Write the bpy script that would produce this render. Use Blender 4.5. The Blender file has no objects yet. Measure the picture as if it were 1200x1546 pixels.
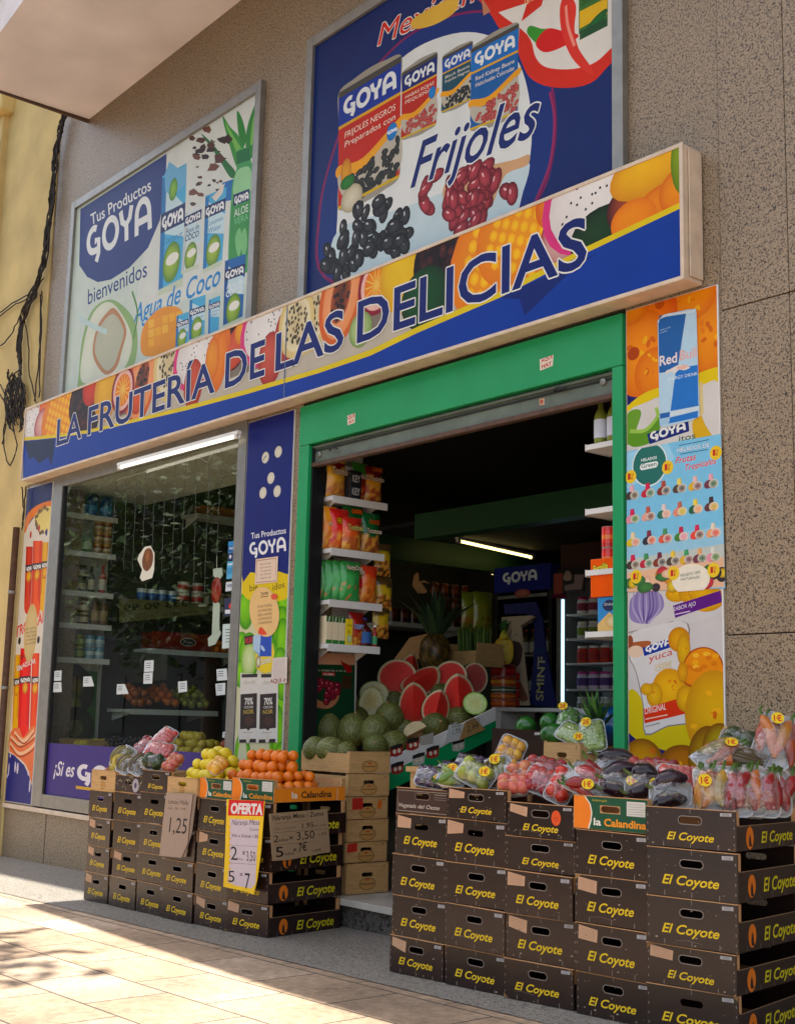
import bpy, bmesh, math, random
from mathutils import Vector, Matrix, noise
R = math.radians
random.seed(7)
sc = bpy.context.scene
C = sc.collection
# ---------------------------------------------------------------- camera, sky, sun, exposure
YAW, PIT, ROL, FPX = -0.87816953, 0.16289764, 0.02402875, 1928.96
CAM = Vector((0, -5, 1.285))
_f = Vector((math.sin(YAW)*math.cos(PIT), math.cos(YAW)*math.cos(PIT), math.sin(PIT)))
_r = _f.cross(Vector((0, 0, 1))).normalized(); _u = _r.cross(_f)
_r, _u = math.cos(ROL)*_r + math.sin(ROL)*_u, -math.sin(ROL)*_r + math.cos(ROL)*_u
cd = bpy.data.cameras.new('camera'); cam = bpy.data.objects.new('camera', cd); C.objects.link(cam)
M = Matrix((_r, _u, -_f)).transposed().to_4x4(); M.translation = CAM
cam.matrix_world = M
cd.sensor_fit = 'VERTICAL'; cd.sensor_height = 24; cd.lens = 24*FPX/1546
cd.clip_start = 0.05; cd.clip_end = 500
sc.camera = cam
sc.render.resolution_x, sc.render.resolution_y = 794, 1024
SUN = Vector((-0.377, 0.012, 1.0)).normalized()        # towards the sun
w = bpy.data.worlds.new('World'); sc.world = w; w.use_nodes = True
nt = w.node_tree; bg = nt.nodes['Background']
sky = nt.nodes.new('ShaderNodeTexSky'); sky.sky_type = 'NISHITA'; sky.sun_disc = False
sky.sun_elevation = math.asin(SUN.z); sky.sun_rotation = math.atan2(SUN.x, SUN.y)
sky.air_density = 1.0; sky.dust_density = 2.0; sky.ozone_density = 0.6
hs = nt.nodes.new('ShaderNodeHueSaturation'); hs.inputs['Saturation'].default_value = .45
nt.links.new(sky.outputs[0], hs.inputs['Color']); nt.links.new(hs.outputs[0], bg.inputs[0]); bg.inputs[1].default_value = 0.15
sl = bpy.data.lights.new('sun', 'SUN'); sl.energy = 4.8; sl.angle = R(0.5); sl.color = (1, .93, .8)
so = bpy.data.objects.new('sun', sl); C.objects.link(so)
so.rotation_euler = (-SUN).to_track_quat('-Z', 'Y').to_euler(); so.location = (0, 0, 30)
sc.view_settings.view_transform = 'Standard'; sc.view_settings.look = 'None'
sc.view_settings.exposure = 1.42; sc.view_settings.gamma = 1
sc.cycles.use_denoising = True
sc.cycles.max_bounces = 10; sc.cycles.transparent_max_bounces = 24

# ---------------------------------------------------------------- pixels of the survey photo -> points on real planes
SL, SX0 = 0.018, -10.5                                  # the pavement climbs gently to the right
def ray(px, py): return _f + (px-600)/FPX*_r - (py-773)/FPX*_u
def Y(px, py, y=0.0): k = ray(px, py); return CAM + k*((y-CAM.y)/k.y)
def X(px, py, x): k = ray(px, py); return CAM + k*((x-CAM.x)/k.x)
def Z(px, py, z): k = ray(px, py); return CAM + k*((z-CAM.z)/k.z)
def G(px, py): k = ray(px, py); return CAM + k*((-SL*SX0-CAM.z)/(k.z-SL*k.x))
def gz(x): return SL*(x-SX0)
# ---------------------------------------------------------------- materials
def lin(h):
    if not isinstance(h, str): return tuple(h[:3])
    h = h.lstrip('#'); o = []
    for i in (0, 2, 4):
        v = int(h[i:i+2], 16)/255
        o.append(v/12.92 if v <= .04045 else ((v+.055)/1.055)**2.4)
    return tuple(o)
def mat(name, col=None, rough=.6, metal=0, noise_amt=.12, scale=14, bump=.0, bscale=60, attr=False, coat=0, col2=None, spec=.5, trans=0):
    m = bpy.data.materials.new(name); m.use_nodes = True
    n = m.node_tree.nodes; l = m.node_tree.links; b = n['Principled BSDF']
    b.inputs['Roughness'].default_value = rough; b.inputs['Metallic'].default_value = metal
    b.inputs['Coat Weight'].default_value = coat; b.inputs['Specular IOR Level'].default_value = spec
    b.inputs['Transmission Weight'].default_value = trans
    tc = n.new('ShaderNodeTexCoord')
    nz = n.new('ShaderNodeTexNoise'); nz.inputs['Scale'].default_value = scale; nz.inputs['Detail'].default_value = 5
    l.new(tc.outputs['Object'], nz.inputs['Vector'])
    if attr:
        a = n.new('ShaderNodeAttribute'); a.attribute_name = 'Col'; src = a.outputs['Color']
    else:
        rg = n.new('ShaderNodeRGB'); rg.outputs[0].default_value = (*lin(col), 1); src = rg.outputs[0]
    mx = n.new('ShaderNodeMix'); mx.data_type = 'RGBA'
    mr = n.new('ShaderNodeMapRange'); l.new(nz.outputs['Fac'], mr.inputs[0])
    mr.inputs[1].default_value = .3; mr.inputs[2].default_value = .7
    if col2 is None:
        mx.blend_type = 'MULTIPLY'; mx.inputs[0].default_value = 1
        mr.inputs[3].default_value = 1-noise_amt; mr.inputs[4].default_value = 1
        l.new(src, mx.inputs[6]); l.new(mr.outputs[0], mx.inputs[7])
    else:
        l.new(mr.outputs[0], mx.inputs[0]); l.new(src, mx.inputs[6]); mx.inputs[7].default_value = (*lin(col2), 1)
    l.new(mx.outputs[2], b.inputs['Base Color'])
    if bump:
        n2 = n.new('ShaderNodeTexNoise'); n2.inputs['Scale'].default_value = bscale; n2.inputs['Detail'].default_value = 4
        l.new(tc.outputs['Object'], n2.inputs['Vector'])
        bp = n.new('ShaderNodeBump'); bp.inputs['Strength'].default_value = bump; bp.inputs['Distance'].default_value = .01
        l.new(n2.outputs['Fac'], bp.inputs['Height']); l.new(bp.outputs[0], b.inputs['Normal'])
    return m
def nodes(m): return m.node_tree.nodes, m.node_tree.links, m.node_tree.nodes['Principled BSDF']
MT = {}
MT['print'] = mat('printed_vinyl', rough=.45, attr=True, noise_amt=.1, scale=5, spec=.16)
MT['paper'] = mat('printed_paper', rough=.75, attr=True, noise_amt=.08, scale=20)
MT['gloss'] = mat('glossy_paint', rough=.22, attr=True, noise_amt=.06, scale=20)
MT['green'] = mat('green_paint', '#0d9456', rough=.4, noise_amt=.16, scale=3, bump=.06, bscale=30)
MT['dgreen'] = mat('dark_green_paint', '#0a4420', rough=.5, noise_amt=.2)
MT['cream'] = mat('aged_white_paint', '#d9c4ac', rough=.5, noise_amt=.25, scale=9)
MT['alu'] = mat('brushed_aluminium', '#8f8d88', rough=.42, metal=.55, noise_amt=.2, scale=12)
MT['steel'] = mat('shutter_steel', '#6d7668', rough=.5, metal=.3, noise_amt=.35, scale=6)
MT['rust'] = mat('rusty_edge', '#5a4032', rough=.7, noise_amt=.4, scale=20)
MT['white'] = mat('white_laminate', '#d8d6d2', rough=.4, noise_amt=.08)
MT['plastic'] = mat('white_plastic', '#e4e4e0', rough=.35, noise_amt=.06)
MT['foam'] = mat('foam_tray', '#c6c7c8', rough=.55, noise_amt=.05, bump=.03, bscale=300)
MT['black'] = mat('black_plastic', '#0c0c0d', rough=.5, noise_amt=.2)
MT['cable'] = mat('cable_rubber', '#2b221c', rough=.7, noise_amt=.4)
MT['crate'] = mat('black_printed_board', '#1e100e', rough=.3, noise_amt=.35, scale=9, bump=.05, bscale=25, col2='#2b1915')
MT['crate_brown'] = mat('brown_printed_board', '#38211a', rough=.4, noise_amt=.3, scale=9)
MT['wood'] = mat('pine_veneer', '#c49a62', rough=.65, noise_amt=.3, scale=8)
MT['kraft'] = mat('kraft_cardboard', '#b98a5c', rough=.8, noise_amt=.15, scale=30)
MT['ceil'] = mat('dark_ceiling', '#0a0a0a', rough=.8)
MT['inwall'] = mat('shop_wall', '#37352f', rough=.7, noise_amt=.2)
MT['infloor'] = mat('shop_floor_tile', '#6b6257', rough=.4)
MT['yellow_wall'] = mat('yellow_render', '#d3b878', rough=.85, noise_amt=.28, scale=2.2, bump=.15, bscale=14)
MT['soffit'] = mat('painted_concrete', '#e9e0e2', rough=.85, noise_amt=.22, scale=1.6, bump=.2, bscale=40)
MT['marble'] = mat('marble_step', '#b9b5ac', rough=.35, noise_amt=.25, scale=6)
n, l, b = nodes(MT['crate']); oi = n.new('ShaderNodeObjectInfo'); bs = b.inputs['Base Color'].links[0].from_socket
r = n.new('ShaderNodeMapRange'); r.inputs[3].default_value = .55; r.inputs[4].default_value = 1.15; l.new(oi.outputs['Random'], r.inputs[0])
mm = n.new('ShaderNodeMix'); mm.data_type = 'RGBA'; mm.blend_type = 'MULTIPLY'; mm.inputs[0].default_value = 1; l.new(bs, mm.inputs[6]); l.new(r.outputs[0], mm.inputs[7]); l.new(mm.outputs[2], b.inputs['Base Color'])
# wood grain: stretched noise
for nm in ('wood',):
    n, l, b = nodes(MT[nm]); nz = [x for x in n if x.type == 'TEX_NOISE'][0]
    mp = n.new('ShaderNodeMapping'); mp.inputs['Scale'].default_value = (1.2, 1.2, 16)
    tc = [x for x in n if x.type == 'TEX_COORD'][0]
    l.new(tc.outputs['Object'], mp.inputs[0]); l.new(mp.outputs[0], nz.inputs['Vector'])
def granite(name, c1, c2, dark, sc_=95):
    m = mat(name, c1, rough=.45, noise_amt=.2, scale=1.1, bump=.0)
    n, l, b = nodes(m); tc = [x for x in n if x.type == 'TEX_COORD'][0]
    base = b.inputs['Base Color'].links[0].from_socket
    def thr(scale, lo, hi, det, vec=None):
        z = n.new('ShaderNodeTexNoise'); z.inputs['Scale'].default_value = scale; z.inputs['Detail'].default_value = det
        z.inputs['Roughness'].default_value = .6; z.inputs['Distortion'].default_value = .6
        l.new(vec or tc.outputs['Object'], z.inputs['Vector'])
        r = n.new('ShaderNodeMapRange'); r.inputs[1].default_value = lo; r.inputs[2].default_value = hi
        l.new(z.outputs['Fac'], r.inputs[0]); return r.outputs[0]
    def mixc(f, a, c):
        x = n.new('ShaderNodeMix'); x.data_type = 'RGBA'; l.new(f, x.inputs[0]); l.new(a, x.inputs[6]); x.inputs[7].default_value = (*lin(c), 1); return x.outputs[2]
    o = mixc(thr(sc_*1.7, .45, .62, 2), base, c2)
    o = mixc(thr(sc_*.62, .53, .61, 2), o, dark)
    o = mixc(thr(sc_*.8, .6, .66, 1), o, '#1c1714')
    l.new(o, b.inputs['Base Color']); return m
MT['granite'] = granite('speckled_granite', '#927e64', '#a48f74', '#4c3e31', 150)
MT['granite_d'] = granite('step_granite', '#4a4644', '#5c5854', '#2a2624', 60)
# glass that mirrors the street and lets the shop show through
def glass(name, tint, ior=1.5, rough=0.0, boost=1.0):
    m = bpy.data.materials.new(name); m.use_nodes = True; n = m.node_tree.nodes; l = m.node_tree.links
    n.remove(n['Principled BSDF']); o = n['Material Output']
    t = n.new('ShaderNodeBsdfTransparent'); t.inputs[0].default_value = (*tint, 1)
    g = n.new('ShaderNodeBsdfGlossy'); g.inputs['Roughness'].default_value = rough
    fr = n.new('ShaderNodeFresnel'); fr.inputs[0].default_value = ior
    ml = n.new('ShaderNodeMath'); ml.operation = 'MULTIPLY'; ml.inputs[1].default_value = boost; ml.use_clamp = True
    nz = n.new('ShaderNodeTexNoise'); nz.inputs['Scale'].default_value = 30 if rough else 1.5
    bp = n.new('ShaderNodeBump'); bp.inputs['Strength'].default_value = .5 if rough else .004
    bp.inputs['Distance'].default_value = .02
    tc = n.new('ShaderNodeTexCoord'); l.new(tc.outputs['Object'], nz.inputs['Vector'])
    l.new(nz.outputs['Fac'], bp.inputs['Height']); l.new(bp.outputs[0], g.inputs['Normal']); 
    geo = n.new('ShaderNodeNewGeometry')
    mxx = n.new('ShaderNodeMath'); mxx.operation = 'MULTIPLY'; sub = n.new('ShaderNodeMath'); sub.operation = 'SUBTRACT'; sub.inputs[0].default_value = 1; l.new(geo.outputs['Backfacing'], sub.inputs[1])
    if rough:                                            # stretched film is faintly milky
        df = n.new('ShaderNodeBsdfDiffuse'); df.inputs[0].default_value = (.85, .86, .88, 1); hz = n.new('ShaderNodeMixShader'); hz.inputs[0].default_value = .05; l.new(t.outputs[0], hz.inputs[1]); l.new(df.outputs[0], hz.inputs[2]); t = hz
    x = n.new('ShaderNodeMixShader'); l.new(fr.outputs[0], ml.inputs[0]); l.new(ml.outputs[0], mxx.inputs[0]); l.new(sub.outputs[0], mxx.inputs[1]); l.new(mxx.outputs[0], x.inputs[0])
    l.new(t.outputs[0], x.inputs[1]); l.new(g.outputs[0], x.inputs[2]); l.new(x.outputs[0], o.inputs[0]); return m
MT['glass'] = glass('window_glass', (.9, .94, .9), 1.5, 0.0, 1.9)
MT['film'] = glass('cling_film', (.97, .97, .97), 1.5, 0.12, 2.3)
def emit(name, col, s):
    m = bpy.data.materials.new(name); m.use_nodes = True; n, l, b = nodes(m)
    b.inputs['Emission Color'].default_value = (*col, 1); b.inputs['Emission Strength'].default_value = s
    nz = n.new('ShaderNodeTexNoise'); r = n.new('ShaderNodeMapRange'); l.new(nz.outputs['Fac'], r.inputs[0])
    r.inputs[3].default_value = .7; r.inputs[4].default_value = .8; l.new(r.outputs[0], b.inputs['Base Color']); return m
MT['tube'] = emit('lit_tube', (1, .94, .78), .8)
MT['tube_in'] = emit('lit_warm_tube', (1, .8, .26), 1.6)
MT['led'] = emit('cold_led_strip', (.5, .78, 1), .9)
# ---------------------------------------------------------------- mesh builder and scene bookkeeping
class MB:
    def __init__(s): s.v = []; s.f = []; s.c = []; s.m = []; s.sm = []; s.mats = []
    def slot(s, m):
        m = MT[m] if isinstance(m, str) else m
        if m not in s.mats: s.mats.append(m)
        return s.mats.index(m)
    def add(s, vs, fs, mt, col='#ffffff', smooth=False, T=None):
        k = len(s.v); i = s.slot(mt)
        s.v += [tuple(T @ Vector(p)) if T else tuple(p) for p in vs]
        if isinstance(col, list): s.c += col
        else: c = lin(col); s.c += [c]*len(vs)
        for f in fs: s.f.append([k+j for j in f]); s.m.append(i); s.sm.append(smooth)
        return s
    def box(s, x0, x1, y0, y1, z0, z1, mt, col='#ffffff', T=None, taper=0):
        t = taper
        vs = [(x0+t, y0+t, z0), (x1-t, y0+t, z0), (x1-t, y1-t, z0), (x0+t, y1-t, z0), (x0, y0, z1), (x1, y0, z1), (x1, y1, z1), (x0, y1, z1)]
        return s.add(vs, [(3, 2, 1, 0), (4, 5, 6, 7), (0, 1, 5, 4), (1, 2, 6, 5), (2, 3, 7, 6), (3, 0, 4, 7)], mt, col, False, T)
    def prism(s, pts, a, b, mt, col='#ffffff', ax='y', T=None):
        mk = {'y': lambda p, t: (p[0], t, p[1]), 'x': lambda p, t: (t, p[0], p[1]), 'z': lambda p, t: (p[0], p[1], t)}[ax]
        n = len(pts); vs = [mk(p, a) for p in pts]+[mk(p, b) for p in pts]
        return s.add(vs, [list(range(n))[::-1], list(range(n, 2*n))]+[(i, (i+1) % n, n+(i+1) % n, n+i) for i in range(n)], mt, col, False, T)
    def lathe(s, prof, mt, col='#ffffff', n=16, T=None, smooth=True, cols=None, cap=True):
        vs = []; cc = []
        for j, (r, z) in enumerate(prof):
            for i in range(n):
                a = 2*math.pi*i/n; vs.append((r*math.cos(a), r*math.sin(a), z)); cc.append(lin(cols[j]) if cols else lin(col))
        fs = [(j*n+i, j*n+(i+1) % n, (j+1)*n+(i+1) % n, (j+1)*n+i) for j in range(len(prof)-1) for i in range(n)]
        if cap: fs += [list(range(n))[::-1], list(range((len(prof)-1)*n, len(prof)*n))]
        return s.add(vs, fs, mt, cc, smooth, T)
    def ball(s, rx, ry, rz, mt, col='#ffffff', nu=18, nv=12, T=None, fn=None, cfn=None):
        vs = []; cc = []
        for j in range(nv+1):
            t = math.pi*j/nv
            for i in range(nu):
                a = 2*math.pi*i/nu; d = Vector((math.sin(t)*math.cos(a), math.sin(t)*math.sin(a), math.cos(t)))
                k = fn(d) if fn else 1
                vs.append((d.x*rx*k, d.y*ry*k, d.z*rz*k)); cc.append(lin(cfn(d)) if cfn else lin(col))
        fs = [(j*nu+i, (j+1)*nu+i, (j+1)*nu+(i+1) % nu, j*nu+(i+1) % nu) for j in range(nv) for i in range(nu)]
        return s.add(vs, fs, mt, cc, True, T)
    def tube(s, pts, r, mt, col='#ffffff', n=6, T=None, rs=None):
        pts = [Vector(p) for p in pts]; vs = []
        for i, p in enumerate(pts):
            d = (pts[min(i+1, len(pts)-1)]-pts[max(i-1, 0)]).normalized()
            a = d.cross(Vector((0, 0, 1)) if abs(d.z) < .9 else Vector((1, 0, 0))).normalized(); b = d.cross(a)
            rr = rs[i] if rs else r
            for k in range(n): t = 2*math.pi*k/n; vs.append(tuple(p+a*rr*math.cos(t)+b*rr*math.sin(t)))
        fs = [(i*n+k, i*n+(k+1) % n, (i+1)*n+(k+1) % n, (i+1)*n+k) for i in range(len(pts)-1) for k in range(n)]
        fs += [list(range(n)), list(range((len(pts)-1)*n, len(pts)*n))[::-1]]
        return s.add(vs, fs, mt, col, True, T)
    def mesh(s, name, off=None):
        me = bpy.data.meshes.new(name)
        vs = [tuple(Vector(p)-off) for p in s.v] if off else s.v
        me.from_pydata(vs, [], s.f)
        for m in s.mats: me.materials.append(m)
        me.polygons.foreach_set('material_index', s.m); me.polygons.foreach_set('use_smooth', s.sm)
        ca = me.color_attributes.new('Col', 'FLOAT_COLOR', 'POINT')
        fl = []
        for c in s.c: fl += [c[0], c[1], c[2], 1]
        ca.data.foreach_set('color', fl); me.update(); return me
    def build(s, name, parent=None, bevel=0):
        """world-space vertices; the part is placed relative to its parent's base"""
        off = parent_loc(parent) if parent else None
        o = bpy.data.objects.new(name, s.mesh(name, off)); C.objects.link(o)
        if parent: o.parent = parent
        if bevel: bv(o, bevel)
        return o
    def local(s, name, parent=None, bevel=0):
        o = bpy.data.objects.new(name, s.mesh(name)); C.objects.link(o)
        if parent: o.parent = parent
        if bevel: bv(o, bevel)
        return o
def bv(o, wd):
    b = o.modifiers.new('bevel', 'BEVEL'); b.width = wd; b.segments = 2; b.limit_method = 'ANGLE'
def parent_loc(p):
    v = Vector(p.location)
    while p.parent: p = p.parent; v = v+Vector(p.location)
    return v
def thing(name, label, cat, loc=(0, 0, 0), rz=0, group=None):
    o = bpy.data.objects.new(name, None); C.objects.link(o); o.empty_display_size = .1
    o.location = loc; o.rotation_euler = (0, 0, rz); return tag(o, label, cat, group)
def tag(o, label, cat, group=None):
    o['label'] = label; o['category'] = cat
    if group: o['group'] = group
    return o
def struct(o): o['kind'] = 'structure'; return o
def dup(o, loc=None, label=None, rot=None, group=None, scale=None, parent=None):
    c = o.copy(); C.objects.link(c)
    if parent: c.parent = parent
    if loc is not None: c.location = loc
    if rot is not None: c.rotation_euler = rot
    if scale is not None: c.scale = scale
    if label: c['label'] = label
    if group: c['group'] = group
    for ch in list(o.children): dup(ch, parent=c)
    return c
# ---------------------------------------------------------------- flat printed artwork laid on a real plane
LETTERS = {}
def letters(txt, bold=.0, shear=0.0, space=1.0):
    """outline of a text as (verts, faces) with the capital height 1 and x starting at 0"""
    k = (txt, bold, shear, space)
    if k not in LETTERS:
        cu = bpy.data.curves.new('lettering', 'FONT'); cu.body = txt; cu.offset = bold; cu.shear = shear; cu.space_character = space
        cu.resolution_u = 3
        ob = bpy.data.objects.new('lettering', cu); C.objects.link(ob)
        dg = bpy.context.evaluated_depsgraph_get(); me = ob.evaluated_get(dg).to_mesh()
        vs = [(v.co.x, v.co.y) for v in me.vertices]; fs = [list(p.vertices) for p in me.polygons]
        ob.evaluated_get(dg).to_mesh_clear(); bpy.data.objects.remove(ob); bpy.data.curves.remove(cu)
        x0 = min(v[0] for v in vs); x1 = max(v[0] for v in vs)
        LETTERS[k] = ([(x-x0, y/.73) for x, y in vs], fs, x1-x0)
    return LETTERS[k]
def ink(c):
    g = .3*c[0]+.59*c[1]+.11*c[2]
    return tuple(max(0, (g+(v-g)*1.12))**1.12*.84 for v in c)
STEP = 0.00003
def clip_faces(uv, fs, cc, box):
    x0, x1, z0, z1 = box
    if all(x0 <= a <= x1 and z0 <= b <= z1 for a, b in uv): return uv, fs, cc
    ov = []; of = []; oc = []
    for f in fs:
        P = [(uv[i][0], uv[i][1], cc[i]) for i in f]
        for ax, lim, sg in ((0, x0, 1), (0, x1, -1), (1, z0, 1), (1, z1, -1)):
            Q = []
            for i, a in enumerate(P):
                b = P[(i+1) % len(P)]; da, db = (a[ax]-lim)*sg, (b[ax]-lim)*sg
                if da >= 0: Q.append(a)
                if (da >= 0) != (db >= 0):
                    t = da/(da-db); Q.append((a[0]+(b[0]-a[0])*t, a[1]+(b[1]-a[1])*t, tuple(u+(v-u)*t for u, v in zip(a[2], b[2]))))
            P = Q
            if not P: break
        if len(P) > 2:
            k = len(ov); of.append(list(range(k, k+len(P)))); ov += [(p[0], p[1]) for p in P]; oc += [p[2] for p in P]
    return ov, of, oc
class Art:
    """kind 'y': plane y=c seen from -y;  'x': plane x=c seen from +x;  'm': metric local frame (u,v) -> O+uU+vV"""
    def __init__(s, kind, c=0, mt='print', O=None, U=None, V=None):
        s.k = kind; s.c = c; s.mt = mt; s.b = MB(); s.l = 0; s.clip = None; s.bb = []
        if kind == 'y': s.O, s.U, s.V, s.N = Vector((0, c, 0)), Vector((1, 0, 0)), Vector((0, 0, 1)), Vector((0, -1, 0))
        elif kind == 'x': s.O, s.U, s.V, s.N = Vector((c, 0, 0)), Vector((0, 1, 0)), Vector((0, 0, 1)), Vector((1, 0, 0))
        else: s.O, s.U, s.V = Vector(O), Vector(U), Vector(V); s.N = s.U.cross(s.V).normalized()
    def q(s, p):
        if s.k == 'm': return p
        if s.k == 'y': v = Y(p[0], p[1], s.c); return (v.x, v.z)
        v = X(p[0], p[1], s.c); return (v.y, v.z)
    def raw(s, uv, fs, col, grow=True):
        col = [ink(c) for c in col] if isinstance(col, list) else ink(lin(col))
        if s.clip: uv, fs, col = clip_faces(uv, fs, col if isinstance(col, list) else [lin(col)]*len(uv), s.clip)
        if not fs: return
        x0 = min(p[0] for p in uv); x1 = max(p[0] for p in uv); y0 = min(p[1] for p in uv); y1 = max(p[1] for p in uv)
        s.l = 1+max([k for a, b, c, d, k in s.bb if a < x1 and b > x0 and c < y1 and d > y0], default=0); s.bb.append((x0, x1, y0, y1, s.l))
        s.b.add([s.O+s.U*a+s.V*b+s.N*(s.l*STEP) for a, b in uv], fs, s.mt, col)
    def m(s, pts, col): s.raw(pts, [list(range(len(pts)))], col)            # metric polygon
    def p(s, pts, col):                                                     # traced polygon
        s.m([s.q(a) for a in pts], col)
    def spl(s, pts, col, n=5): s.m(spline([s.q(a) for a in pts], n), col)   # traced smooth closed outline
    def ell(s, c, rx, ry, col, rim=None, rot=0, n=22, traced=True, hx=0, hy=0):
        c = s.q(c) if traced else c; cs, sn = math.cos(R(rot)), math.sin(R(rot))
        def pt(x, y): return (c[0]+x*cs-y*sn, c[1]+x*sn+y*cs)
        if rim is None: return s.m([pt(rx*math.cos(2*math.pi*i/n), ry*math.sin(2*math.pi*i/n)) for i in range(n)], col)
        uv = [pt(hx*rx, hy*ry)]; cc = [lin(col)]; c2 = lin(rim); mid = tuple(a*.6+b*.4 for a, b in zip(lin(col), c2))
        for k, f in ((mid, .62), (c2, 1)):
            for i in range(n): t = 2*math.pi*i/n; uv.append(pt((hx*(1-f)+f*math.cos(t))*rx, (hy*(1-f)+f*math.sin(t))*ry)); cc.append(k)
        fs = [(0, 1+i, 1+(i+1) % n) for i in range(n)]+[(1+i, 1+n+i, 1+n+(i+1) % n, 1+(i+1) % n) for i in range(n)]
        s.raw(uv, fs, cc)
    def disc(s, a, rx, ry, col, rim=None, rot=0, n=22, **k): s.ell(a, rx, ry, col, rim, rot, n, traced=False, **k)
    def line(s, pts, wd, col, traced=True, smooth=False, wd2=None):
        P = [Vector(s.q(a)) if traced else Vector(a) for a in pts]
        if smooth: P = [Vector(a) for a in spline([tuple(a) for a in P], 5, False)]
        L = []; Rr = []
        for i, a in enumerate(P):
            d = (P[min(i+1, len(P)-1)]-P[max(i-1, 0)]); d = d.normalized() if d.length else Vector((1, 0)); nn = Vector((-d.y, d.x))
            ww = wd if wd2 is None else wd+(wd2-wd)*i/max(1, len(P)-1)
            L.append(tuple(a+nn*ww/2)); Rr.append(tuple(a-nn*ww/2))
        n = len(P); s.raw(L+Rr, [(i, i+1, n+i+1, n+i) for i in range(n-1)], col)
    def text(s, txt, p0, p1, ptop, col, bold=0, shear=0, traced=True, space=1.0, out=None, outw=.05):
        """baseline from p0 to p1, capital height given by the point above p0"""
        a, b, t = [Vector(s.q(x)) if traced else Vector(x) for x in (p0, p1, ptop)]
        vs, fs, wd = letters(txt, bold, shear, space)
        U = (b-a)/wd; V = t-a
        if out:
            ow = outw*V.length*.9; nn = 10 if V.length > .09 else 6
            for i in range(nn):
                d = Vector((math.cos(6.283*i/nn), math.sin(6.283*i/nn)))*ow
                s.raw([tuple(a+U*x+V*y+d) for x, y in vs], fs, out)
        s.raw([tuple(a+U*x+V*y) for x, y in vs], fs, col)
    def goya(s, p0, p1, ptop, col, traced=True, out=None, wt=.2):
        a, b, t = [Vector(s.q(x)) if traced else Vector(x) for x in (p0, p1, ptop)]
        U = (b-a)/3.62; V = t-a
        def arc(cx, cy, rx, ry, a0, a1, n=14): return [(cx+rx*math.cos(R(a0+(a1-a0)*i/n)), cy+ry*math.sin(R(a0+(a1-a0)*i/n))) for i in range(n+1)]
        st = [arc(.42, .56, .32, .34, 60, 270)+[(.66, .22)], [(.48, .5), (.7, .5), (.69, .1), (.56, -.12)],
              arc(1.36, .5, .37, .4, 0, 360, 22), [(1.92, .95), (2.0, .62), (2.2, .48), (2.4, .62), (2.5, .95)], [(2.22, .5), (2.22, .02)],
              [(2.74, .0), (2.76, .5)]+arc(3.08, .5, .32, .4, 180, 0)+[(3.42, .0)], [(2.78, .34), (3.4, .34)]]
        for w2, cc in ((wt+.16, out), (wt, col)):
            if not cc: continue
            for st_ in st:
                P = [Vector((x, y)) for x, y in st_]; L = []; Rr = []
                for i, q in enumerate(P):
                    d = (P[min(i+1, len(P)-1)]-P[max(i-1, 0)]).normalized()
                    if (P[0]-P[-1]).length < .01 and i in (0, len(P)-1): d = (P[1]-P[-2]).normalized()
                    nn = Vector((-d.y, d.x))*w2/2; L.append(q+nn); Rr.append(q-nn)
                n = len(P); s.raw([tuple(a+U*v.x+V*v.y) for v in L+Rr], [(i, i+1, n+i+1, n+i) for i in range(n-1)], cc)
    def build(s, name, parent=None): return s.b.build(name, parent)
def spline(pts, n=5, closed=True):
    o = []; k = len(pts)
    for i in range(k if closed else k-1):
        g = (lambda j: pts[j % k]) if closed else (lambda j: pts[max(0, min(k-1, j))])
        p0, p1, p2, p3 = g(i-1), g(i), g(i+1), g(i+2)
        for j in range(n):
            t = j/n
            o.append(tuple(.5*(2*b+(c-a)*t+(2*a-5*b+4*c-d)*t*t+(3*b-a-3*c+d)*t**3) for a, b, c, d in zip(p0, p1, p2, p3)))
    if not closed: o.append(tuple(pts[-1]))
    return o
def sheet(kind, c, pts, mt, th=.004):
    """a thin rigid panel of real thickness whose printed face lies on the plane"""
    b = MB()
    if kind == 'y': q = [(Y(x, y, c).x, Y(x, y, c).z) for x, y in pts]; b.prism(q, c, c+th, mt, ax='y')
    else: q = [(X(x, y, c).y, X(x, y, c).z) for x, y in pts]; b.prism(q, c, c-th, mt, ax='x')
    return b
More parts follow.
